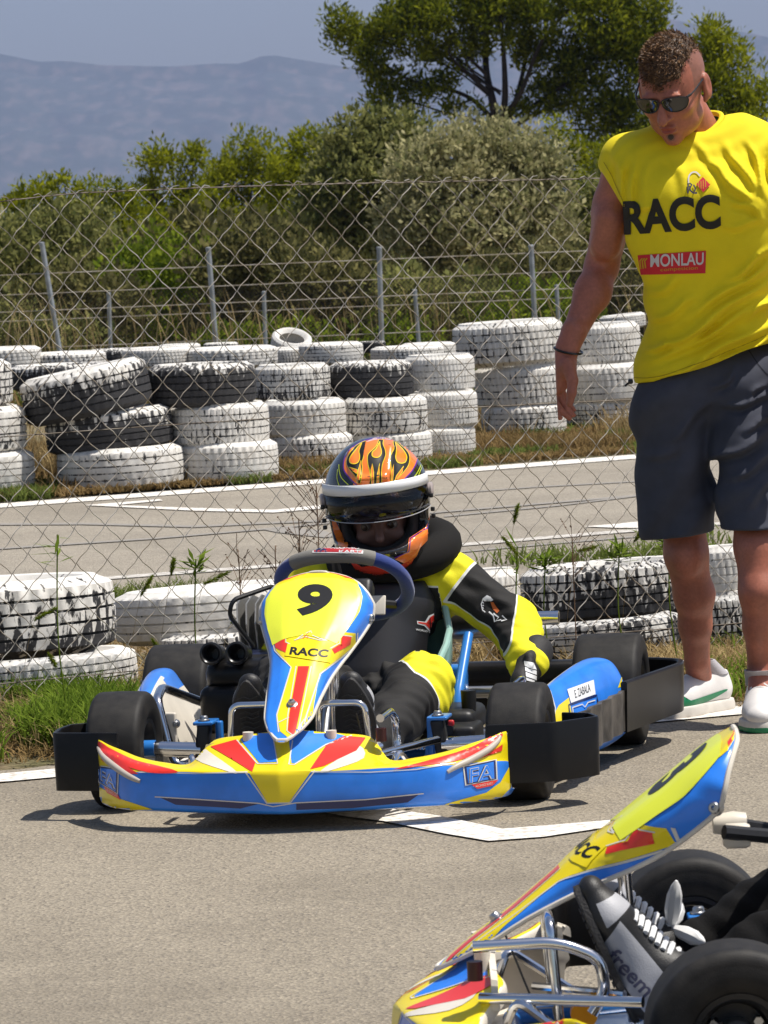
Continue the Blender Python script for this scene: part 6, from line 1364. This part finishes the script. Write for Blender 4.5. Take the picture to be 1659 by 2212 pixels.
def build_driver(root, knee_z, suit, full):
    # helmet frame
    HCt = Vector((-.655, .03, .612)); Rm = Matrix.Rotation(rad(8), 3, 'Z') @ Matrix.Rotation(rad(4), 3, 'Y') @ Matrix.Rotation(rad(4), 3, 'X')
    def Hh(a, b, c): return np.array(HCt + Rm @ Vector((a, b, c)))
    RR = np.array(Rm)
    # body: torso, limbs, hands, neck and head as one surface
    A = Field((-.95, -.46, .03), (.32, .52, .80), .0055)
    A.cone((-.60, 0, .16), (-.70, 0, .36), .085, .10, .04, sq=((1, 0, 0), .8)); A.cone((-.72, -.12, .42), (-.72, .12, .42), .05, .05, .04); A.cone((-.72, 0, .44), Hh(-.02, 0, -.09), .045, .045, .03)
    hands = {}
    arms = {1: [(-.735, .185, .425), (-.735, .325, .315), (-.57, .385, .235), (-.50, .375, .200)], -1: [(-.735, -.155, .415), (-.67, -.20, .27), (-.50, -.11, .22), (-.44, -.09, .20)]}
    for s, q in arms.items():
        q = [np.array(p) for p in q]; A.cone(q[0], q[1], .04, .034, .02); A.cone(q[1], q[2], .034, .024, .02); A.cone(q[2], q[3], .024, .028, .01, sq=((0, 1, 0), .7))
    legs = {1: [(-.60, .09, .13), (-.30, .17, knee_z), (.075, .11, .11)], -1: [(-.60, -.09, .13), (-.30, -.135, knee_z + .01), (.075, -.12, .11)]}
    for s, q in legs.items():
        q = [np.array(p, float) for p in q]; A.cone(q[0], q[1], .065, .045, .03); A.cone(q[1], q[2], .045, .032, .02); A.cone(q[2], (q[2][0] + .08, q[2][1], q[2][2] + .13), .032, .028, .02)
    V, Q = A.mesh(1)
    # head, finer, joined to the same surface
    bdy = [(V, Q)]
    A = Field(np.array(HCt) - .14, np.array(HCt) + .14, .0028)
    A.ell(Hh(-.01, 0, .0), (.088, .074, .105), 0, R=RR); A.ell(Hh(.03, 0, -.05), (.052, .052, .06), .03, R=RR); A.cone(Hh(.085, 0, -.040), Hh(.104, 0, -.068), .007, .011, .012)
    for s in (-1, 1): A.ell(Hh(.081, s * .031, -.041), (.012, .017, .010), .008, 's', R=RR); A.ell(Hh(.076, s * .03, -.020), (.012, .024, .007), .01, R=RR); A.ell(Hh(.066, s * .04, -.066), (.014, .016, .014), .02, R=RR)
    A.cone(Hh(-.02, 0, -.09), Hh(-.02, 0, -.13), .045, .045, .02)
    V2, Q2 = A.mesh(1); Vb = np.concatenate([V, V2]); Qb = np.concatenate([Q, Q2 + len(V)])
    body = addnp('body', Vb, Qb, M_FACE, root)
    for s in (-1, 1):
        c = Vector(Hh(.071, s * .031, -.041)); MB().lathe([(0, -.012)] + [(.012 * math.sin(a), -.012 * math.cos(a)) for a in np.linspace(.2, 2.94, 12)] + [(0, .012)], c, 'Z', 20).build('eye', M_EYEW, body)
        d = (Rm @ Vector((.93, -.25, -.1))).normalized(); MB().lathe([(0, .0126), (.0068, .0116), (.0074, .0100)], c, 'Z', 16, R=d.to_track_quat('Z', 'Y').to_matrix()).build('iris', M_IRIS, body)
        MB().tube([Vector(Hh(.084, s * .012, -.022)), Vector(Hh(.084, s * .03, -.018)), Vector(Hh(.072, s * .046, -.022))], [.002, .003, .0015], 6).build('eyebrow', M_HAIR, body)
    # suit
    A = Field((-.98, -.50, .03), (.36, .56, .60), .0045)
    A.cone((-.59, -.04, .16), (-.59, .04, .16), .115, .115, 0); A.cone((-.63, 0, .2), (-.71, 0, .34), .12, .128, .05, sq=((1, 0, 0), .85)); A.cone((-.73, -.11, .405), (-.73, .13, .405), .078, .078, .05); A.cone((-.72, 0, .45), (-.70, .01, .49), .07, .06, .03)
    SG = []
    for s, q in arms.items():
        q = [np.array(p) for p in q]; A.cone(q[0], q[1], .066, .058, .035); A.cone(q[1], q[2] * .95 + q[1] * .05, .060, .046, .025)
        SG.append(q)
    for s, q in legs.items():
        q = [np.array(p, float) for p in q]; A.cone(q[0], q[1], .092, .074, .04); A.cone(q[1], q[2] * .9 + q[1] * .1, .074, .048, .03)
    A.warp(swarp(22, (.5, .8, .6), .0028, .03, 22, .2)); A.warp(swarp(13, (-.6, .9, 1), .0034, .03, 15, 1.)); A.warp(swarp(30, (1, .2, -.6), .0016, .02, 25, 2.))
    V, Q = A.mesh(1)
    if suit is M_SUIT:
        p = np.full(len(V), -.5)
        # torso: black front, yellow shoulders and sides
        p = np.maximum(-.02 - (V[:, 2] * 0), np.minimum(V[:, 2] - .43 + .10 * np.abs(V[:, 1]), .5)); p = np.where(np.abs(V[:, 1]) < .085, np.minimum(p, V[:, 2] - .47), p)
        for s, q in ((1, SG[0]), (-1, SG[1])):
            ax = q[1] - q[0]; t = np.clip((V - q[0]) @ ax / (ax @ ax), -.3, 1.6); d = V - (q[0] + ax * t[:, None]); nb = np.array([.62, s * .05, .78]); nb -= ax * (nb @ ax) / (ax @ ax); nb /= np.linalg.norm(nb)
            pa = -(d @ nb) + .012 + .03 * (t - .4) ** 2 - .03 * np.clip(t - .75, 0, 1) * 0; lim = (t - .90 + .2 * (d @ np.cross(nb, ax / np.linalg.norm(ax)) / .09)) * .2; pa = np.maximum(pa, lim); pa = np.maximum(pa, -(t - .12) * .12)
            m = (V[:, 1] * s > .165) & (V[:, 2] > .15) & (V[:, 0] < -.36); p = np.where(m, pa, p)
        for s, q in legs.items():
            q = [np.array(z, float) for z in q]; m = (V[:, 0] > -.5) & (V[:, 1] * s > 0) & ~((V[:, 1] * s > .165) & (V[:, 2] > .30)); kx = q[1]
            cx = V - kx; pa = .055 - np.abs(cx[:, 1] * s * .8 - cx[:, 0] * .35 + cx[:, 2] * .5 - .055) ; pa = np.minimum(pa, .10 - np.abs(cx[:, 0] + .02)); m &= ~((V[:, 1] * s > .2) & (V[:, 0] < -.40)); p = np.where(m, pa, p)
        p = np.where((V[:, 1] < -.02) & (V[:, 0] > -.5), -.5, p)
        addnp('race_suit', V, Q, suit, root, attrs={'paint': p})
    else: addnp('race_suit', V, Q, suit, root)
    so = [c for c in root.children if c.name.startswith('race_suit')][-1]
    # gloves with fingers
    for s, q in arms.items():
        w_, h_ = np.array(q[2]), np.array(q[3]); d = h_ - w_; d /= np.linalg.norm(d); A = Field(h_ - .16, h_ + .16, .0038)
        A.cone(w_ - d * .055, w_, .042, .036, 0); A.cone(w_, h_, .034, .036, .015, sq=((0, 1, 0), .75)); up = np.array([1., 0, 0]) if s > 0 else np.array([0, 0, 1.]); side = np.cross(d, up); side /= np.linalg.norm(side); up = np.cross(side, d)
        for k in range(4):
            b = h_ + up * (.024 - .016 * k) + d * .012; m1 = b + d * .026 - side * .004 * s; m2 = m1 + d * .012 - side * .020 * s; m3 = m2 - d * .006 - side * .016 * s
            A.cone(b, m1, .0105, .010, .005); A.cone(m1, m2, .010, .0092, .004); A.cone(m2, m3, .0092, .008, .004)
        tb = w_ + up * .03; A.cone(tb, tb + d * .03 + up * .012, .013, .011, .008); A.cone(tb + d * .03 + up * .012, tb + d * .055 + up * .004 - side * .008 * s, .011, .009, .006)
        V, Q = A.mesh(1); gl = addnp('glove', V, Q, M_GLOVE, root)
        if s > 0:
            fn = presser(gl, root); P = Print(); P.poly([(1133, 1428), (1152, 1432), (1158, 1446), (1158, 1475), (1136, 1470)], 0, 0)
            for k in range(3): P.line([(1133, 1440 + 11 * k), (1158, 1448 + 11 * k)], 1.6, 1, 1)
            if full: P.press('glove_patch', [M_WHT, M_BLK], fn, 5, gl, off=.0015)
    # shoes
    for s, (lx, ly, lz) in ((1, (.092, .11, .105)), (-1, (.092, -.12, .105))):
        n_ = np.array([.93, 0, -.37]); t_ = np.array([.37, 0, .93]); n_ /= np.linalg.norm(n_); t_ /= np.linalg.norm(t_); b_ = np.array([0, 1., 0]); o = np.array([lx + .035, ly, lz])
        pt = lambda a, b, c: o + t_ * a + b_ * b - n_ * c
        A = Field(o + t_ * .1 - .16, o + t_ * .1 + .16, .0034); A.cone(pt(.015, 0, .03), pt(.03, 0, .075), .034, .036, 0); A.cone(pt(.02, 0, .028), pt(.14, 0, .024), .032, .036, .03); A.cone(pt(.14, 0, .022), pt(.185, s * -.004, .018), .036, .026, .02, sq=(tuple(n_), .8)); A.cone(pt(.04, 0, .06), pt(.12, 0, .035), .028, .026, .02)
        nn_ = n_; A.cut(lambda X, Y, Z: (X - o[0]) * nn_[0] + (Y - o[1]) * nn_[1] + (Z - o[2]) * nn_[2])
        V, Q = A.mesh(1); a = (V - o) @ t_; c_ = -(V - o) @ n_; pz = np.where(a > .15, -1, 1) * .1; pz = np.maximum(np.minimum(.125 - a + .6 * (c_ - .02), np.minimum(c_ - .010 + .25 * (a - .02), .068 - .28 * (a - .03) - c_)), np.minimum(.172 - a, np.minimum(a - .135 - .3 * (c_ - .02), c_ - .016)))
        mshoe = shade_paint('race_shoe', [(-9, (.015, .014, .014)), (0, (.42, .42, .44))], rough=.5, bump=.3, bscale=500) if 'race_shoe' not in bpy.data.materials else bpy.data.materials['race_shoe']
        sh_ = addnp('race_shoe', V, Q, mshoe, root, attrs={'paint': pz})
        # ribbed sole
        sol = MB(); ring = []
        for k in range(28):
            an = 2 * math.pi * k / 28; a_ = .093 + .112 * math.cos(an); w_ = (.033 + .006 * math.sin(math.pi * min(max(a_ / .2, 0), 1))) * (1 - .15 * math.cos(an * 2)); ring.append((a_, w_ * math.sin(an)))
        sol.loft([[Vector(pt(a_, b, .004)) for a_, b in ring], [Vector(pt(a_, b, -.005)) for a_, b in ring], [Vector(pt(.093 + (a_ - .093) * .93, b * .9, -.008)) for a_, b in ring]])
        sol.build('shoe_sole', mat('black_shoe_rubber', (.02, .018, .017), .6, bump=.8, bscale=260), sh_)
        zz_ = MB()
        for k in range(13): zz_.tube([Vector(pt(.02 + .012 * k, -.022, -.009)), Vector(pt(.026 + .012 * k, -.008, -.010)), Vector(pt(.02 + .012 * k, .006, -.010)), Vector(pt(.026 + .012 * k, .022, -.009))], .0014, 4)
        o_ = zz_.build('sole_ribs', mat('shoe_rib_rubber', (.045, .042, .04), .6), sh_); o_['kind'] = 'stuff'
        for k in range(8):
            MB().tube(spline([Vector(pt(.050 + .011 * k, -.020, .086 - .0042 * k)), Vector(pt(.056 + .011 * k, 0, .099 - .0050 * k)), Vector(pt(.047 + .011 * k, .021, .086 - .0042 * k))], 4), .0048, 6).build('lace', M_WHT, sh_)
        if s > 0: continue
        bw = MB()
        for q, l_ in (((.9, .35, .5), .075), ((-.5, .75, .6), .065), ((-.9, -.3, .3), .07), ((.5, -.7, .6), .05)):
            c0 = Vector(pt(.05, 0, .10)); e_ = Vector(pt(.05 + q[0] * l_, q[1] * l_, .10 + q[2] * l_)); bw.tube([c0 + (e_ - c0) * t for t in (0, .15, .4, .7, .9, 1)], [.004, .009, .013, .012, .007, .002], 8)
        bw.build('lace_bow', M_WHT, sh_)
    # neck collar ring
    cc = Vector((-.715, .045, .492)); rp = [cc + Vector((.105 * math.cos(a), .125 * math.sin(a), .03 * -math.cos(a) + .012 * math.sin(a))) for a in np.linspace(0, 2 * math.pi, 40, endpoint=False)]
    MB().tube(rp, [.036 + .012 * max(0, -math.cos(a)) + .006 * math.sin(a) for a in np.linspace(0, 2 * math.pi, 40, endpoint=False)], 14, closed=True).build('neck_collar', M_FOAM, root)
    # rib protector
    A = Field((-.85, -.2, .1), (-.4, .22, .5), .0045); A.cone((-.60, 0, .2), (-.665, 0, .34), .128, .138, 0, sq=((1, 0, 0), .84)); A.cone((-.67, -.07, .38), (-.67, .08, .38), .07, .07, .04); A.cut(lambda X, Y, Z: Z - .43); A.cut(lambda X, Y, Z: .17 - Z)
    V, Q = A.mesh(1); rp_ = addnp('rib_protector', V, Q, mat('black_vest', (.013, .012, .014), .5, bump=.1, coat=.1), root)
    if full:
        fn = presser(rp_, root); P = Print(); P.poly([(900, 1341), (917, 1343), (925, 1330), (936, 1325), (948, 1328), (950, 1362), (925, 1362), (916, 1352), (901, 1348)], 0, 0); P.poly([(902, 1343), (920, 1345), (928, 1333), (936, 1328), (945, 1331), (946, 1359), (927, 1359), (918, 1349), (903, 1346)], 1, 1)
        P.line([(927, 1334), (929, 1357)], 2, 2, 2); P.line([(936, 1331), (937, 1356)], 2, 2, 2); P.line([(922, 1345), (945, 1348)], 1.5, 2, 2); P.text('WORLD CHAMPION', (897, 1362), (62, 9), (0, -4.5), 0, 2); P.poly([(924, 1380), (936, 1382), (936, 1398), (924, 1397)], 3, 1); P.line([(926, 1393), (934, 1394)], 2, 0, 2)
        P.press('vest_print', [M_WHT, M_RED, M_BLK, M_ORA], fn, 5, rp_, off=.0012)
        fn = presser(so, root); P = Print(); P.line([(1042, 1297), (1039, 1305), (1042, 1318), (1048, 1323)], 2, 0, 1); P.poly([(1042, 1293), (1052, 1286), (1060, 1290), (1066, 1296), (1061, 1299), (1052, 1293), (1046, 1298)], 0, 1); P.poly([(1060, 1300), (1066, 1300), (1080, 1320), (1074, 1326), (1064, 1316)], 1, 1); P.line([(1056, 1322), (1066, 1330), (1070, 1344)], 3, 0, 1); P.line([(1066, 1326), (1078, 1334), (1072, 1342), (1084, 1340)], 3, 0, 1); P.line([(1086, 1330), (1096, 1340), (1084, 1343)], 3, 0, 1)
        for k in range(5): P.poly([(1040 + k * .5, 1296 + 6 * k), (1043, 1294 + 6 * k), (1045, 1298 + 6 * k)], 0, 2)
        P.text('Luz', (1028, 1277), (18, 5), (1, -6), 0, 1) if False else None
        P.press('sleeve_badge', [M_WHT, mat('orange_print', (.6, .13, .02), .6)], fn, 5, so, off=.0022, dl=.0008)
    # ---- helmet
    A = Field(np.array(HCt) - .24, np.array(HCt) + .24, .003)
    A.ell(Hh(0, 0, .02), (.145, .124, .137), 0, R=RR); A.ell(Hh(.040, 0, -.078), (.122, .106, .083), .045, R=RR)
    A.ell(Hh(-.005, 0, -.01), (.115, .098, .122), .004, 's', R=RR); A.ell(Hh(.03, 0, -.07), (.102, .085, .070), .01, 's', R=RR)
    A.cone(Hh(-.02, 0, -.10), Hh(-.02, 0, -.25), .088, .10, .01, 's')
    A.box(Hh(.14, 0, -.018), (.10, .125, .050), .03, .008, 's', R=RR); A.ell(Hh(.14, 0, -.055), (.06, .092, .036), .008, 's', R=RR)
    A.cone(Hh(.118, -.035, .085), Hh(.060, -.045, .135), .010, .008, .012); A.cone(Hh(.118, .035, .085), Hh(.060, .045, .135), .010, .008, .012); A.box(Hh(.128, 0, .078), (.012, .034, .006), .003, .008, R=RR)
    V, Q = A.mesh(1); hel = addnp('helmet', V, Q, M_HEL, root)
    A = Field(np.array(HCt) - .2, np.array(HCt) + .2, .004); A.ell(Hh(-.005, 0, -.01), (.117, .100, .124), 0, R=RR); A.ell(Hh(.03, 0, -.07), (.104, .087, .072), .02, R=RR); A.ell(Hh(.01, 0, -.0), (.10, .072, .11), .01, 's', R=RR); A.ell(Hh(.10, 0, -.035), (.085, .075, .055), .02, 's', R=RR); A.cone(Hh(0, 0, -.1), Hh(0, 0, -.25), .07, .08, .01, 's')
    V, Q = A.mesh(1); addnp('helmet_lining', V, Q, M_LIN, hel)
    def vp(a, z, e=0.): return Vector(Hh((.1490 + e) * math.cos(a), (.1268 + e) * math.sin(a), z))
    def vstrip(z0, z1, name, m, a0=-1.34, a1=1.34, n=40, sag=0., e=0.):
        VV = []
        for i in range(n + 1):
            a = a0 + (a1 - a0) * i / n; k = 1 - (a / 1.42) ** 2
            for z in (z0, (z0 + z1) / 2, z1): VV.append(vp(a, z + (sag * (k - 1) * -1 if z == z1 else 0), e - .10 * max(0, abs(z - .02)) ** 1.4))
        o = add(name, VV, [(i * 3 + j, i * 3 + j + 1, i * 3 + j + 4, i * 3 + j + 3) for i in range(n) for j in (0, 1)], m, hel); sm = o.modifiers.new('s', 'SOLIDIFY'); sm.thickness = .0018; return o
    clear = vstrip(.044, -.022, 'visor', M_VIS, sag=.012); band = vstrip(.067, .042, 'visor_strip', mat('white_visor_strip', (.80, .80, .80), .35, coat=.2, var=.03, scale=8), e=.0018)
    edge = [vp(a, -.022 + .012 * ((a / 1.42) ** 2)) for a in np.linspace(-1.34, 1.34, 40)]; MB().tube(edge, .0011, 5).build('visor_edge', mat('grey_visor_edge', (.4, .4, .42), .3), hel)
    for s in (-1, 1):
        c = vp(s * 1.40, .025, .002); dd = (Rm @ Vector((.1, s, 0))); MB().lathe([(0, -.004), (.016, -.004), (.017, .003), (.012, .006), (0, .006)], c, 'Z', 20, R=dd.to_track_quat('Z', 'Y').to_matrix()).build('visor_pivot', mat('pale_pivot', (.45, .38, .36), .3, coat=.5), hel)
        for zq in (.012, -.02, -.036): MB().box(vp(s * 1.30, zq, .005), (.012, .009, .010), bev=.002).build('visor_clip', M_BLK, hel)
    if full:
        fn = presser(hel, root); P = Print(); cv = lambda L_: [(674 + a * .2083, 916 + b * .2083) for a, b in L_]
        main = cv([(470, 640), (430, 600), (350, 510), (328, 440), (345, 340), (400, 260), (500, 195), (600, 160), (700, 148), (800, 152), (900, 180), (1000, 235), (1070, 310), (1090, 370), (1040, 480), (960, 570), (900, 640)])
        P.poly(main, 0, 0, 4); P.line(main, 2.6, 3, 1, 4)
        T1 = cv([(475, 600), (455, 545), (385, 455), (365, 400), (388, 320), (440, 250), (500, 207), (560, 182), (500, 222), (440, 290), (402, 350), (398, 395), (425, 418), (465, 412), (492, 380), (497, 330), (490, 290), (502, 250), (545, 195), (520, 250), (520, 300), (532, 345), (514, 400), (520, 450), (512, 520), (500, 600)])
        T2 = cv([(600, 620), (610, 560), (600, 480), (585, 420), (580, 350), (592, 310), (635, 270), (672, 230), (697, 165), (692, 215), (665, 262), (628, 298), (625, 335), (650, 352), (690, 350), (717, 318), (718, 280), (706, 240), (720, 190), (738, 165), (732, 210), (755, 265), (762, 320), (750, 360), (728, 420), (718, 500), (708, 620)])
        T3 = cv([(812, 620), (822, 500), (815, 400), (810, 350), (830, 300), (850, 250), (842, 185), (868, 240), (866, 300), (860, 350), (880, 398), (920, 412), (960, 400), (976, 352), (962, 310), (925, 258), (862, 185), (935, 240), (990, 300), (1006, 360), (992, 430), (950, 490), (890, 560), (850, 630)])
        for T_ in (T1, T2, T3): P.line(T_ + [T_[0]], 3.0, 1, 2, 4); P.poly(T_, 4, 3, 4)
        for T_ in ([(520, 205), (500, 222), (440, 290), (402, 350), (398, 395), (425, 418), (465, 412), (492, 380), (497, 330), (490, 290), (502, 250)], [(702, 190), (665, 262), (628, 298), (625, 335), (650, 352), (690, 350), (717, 318), (718, 280), (706, 240)], [(858, 195), (868, 240), (866, 300), (860, 350), (880, 398), (920, 412), (960, 400), (976, 352), (962, 310), (925, 258)]):
            P.poly(cv(T_), 0, 5, 3); P.line(cv(T_ + [T_[0]]), 1.8, 1, 6, 3)
        for L_ in ([(640, 620), (640, 500), (625, 415), (612, 480), (618, 620)], [(668, 620), (680, 520), (702, 410), (700, 500), (690, 620)], [(470, 580), (475, 500), (510, 380), (505, 480), (495, 580)], [(395, 450), (440, 470), (470, 480), (465, 520), (430, 490)], [(850, 600), (870, 540), (945, 440), (930, 500), (880, 570)], [(818, 600), (815, 520), (840, 420), (835, 520), (832, 600)]): P.poly(cv(L_), 0, 5, 0); P.line(cv(L_), 1.4, 1, 6)
        P.poly(cv([(560, 190), (700, 130), (860, 140), (930, 190), (840, 175), (700, 160)]), 6, 1, 3)
        P.line(cv([(960, 625), (1060, 545), (1120, 440), (1128, 360), (1098, 285)]), 1.8, 2, 1, 4); P.line(cv([(1110, 632), (1100, 540), (1140, 430), (1122, 340), (1100, 290)]), 1.6, 2, 1, 4); P.line(cv([(380, 632), (310, 560), (285, 480), (282, 420)]), 1.6, 2, 1, 4); P.line(cv([(285, 640), (262, 560), (270, 470)]), 1.4, 2, 1, 3)
        P.poly(cv([(1060, 270), (1120, 330), (1180, 410), (1245, 530), (1215, 620), (1200, 560), (1150, 430), (1100, 330)]), 6, 1)
        # right flank and chin bar
        P.poly(cv([(1250, 470), (1330, 600), (1345, 760), (1335, 900), (1310, 1040), (1220, 1180), (1120, 1280), (1080, 1370), (990, 1460), (860, 1400), (985, 1320), (1010, 1185), (1180, 1070), (1205, 1000), (1215, 900), (1205, 640)]), 0, 1); P.line(cv([(850, 1388), (1000, 1322), (1022, 1190), (1190, 1082), (1215, 1000)]), 2.2, 3, 2)
        P.poly(cv([(212, 900), (250, 1020), (300, 1120), (372, 1215), (370, 1290), (280, 1260), (225, 1120), (200, 980)]), 0, 1)
        P.poly(cv([(380, 1390), (520, 1480), (640, 1460), (820, 1490), (960, 1440), (1060, 1380), (1000, 1500), (820, 1590), (640, 1600), (480, 1560)]), 5, 1)
        P.poly(cv([(1120, 1370), (1200, 1290), (1205, 1320), (1150, 1400)]), 2, 1)
        P.press('flame_paint', [M_ORA, M_FLY, M_LIME, M_PUR, M_BLK, mat('red_orange', (.85, .06, .03), .2, coat=1.), mat('pale_pink_lacquer', (.8, .55, .5), .2, coat=1.)], fn, 4, hel, off=.0008, dl=.0003)
        fn = presser(band, root); P = Print(); cx, cy = 914, 1060
        P.poly([(cx + 12.5 * math.cos(a), cy + 9 * math.sin(a)) for a in np.linspace(0, 6.28, 24, endpoint=False)], 1, 0); P.poly([(cx + 11 * math.cos(a), cy + 7.6 * math.sin(a)) for a in np.linspace(0, 6.28, 24, endpoint=False)], 0, 1); P.text('BELL', (cx - 8.5, cy + 3.2), (17, .4), (0, -7), 1, 2, bold=.03)
        P.press('visor_badge', [M_WHT, mat('dark_red_film', (.45, .02, .03), .4)], fn, 3, hel, off=.002, dl=.0004)
    return root
driver = empty('person', 'person in yellow and black race suit and orange flame helmet seated in the left kart', 'person', tuple(kart1.location), tuple(kart1.rotation_euler))
bpy.context.view_layer.update()
build_driver(driver, .215, M_SUIT, True)
driver2 = empty('person', 'person in black with silver lace-up shoes in the kart at lower right', 'person', tuple(kart2.location), tuple(kart2.rotation_euler))
bpy.context.view_layer.update()
build_driver(driver2, .30, M_SUITB, False)
sh = [c for c in driver2.children if c.name.startswith('race_shoe') and sum(v.co.y for v in c.data.vertices) > 0][0]
fn = presser(sh, driver2); P = Print(); P.text('freem', (1308, 2068), (84, 88), (25, -23), 0, 1, bold=.02); P.press('shoe_lettering', [mat('grey_lettering', (.07, .07, .12), .6)], fn, 6, sh, off=.001)
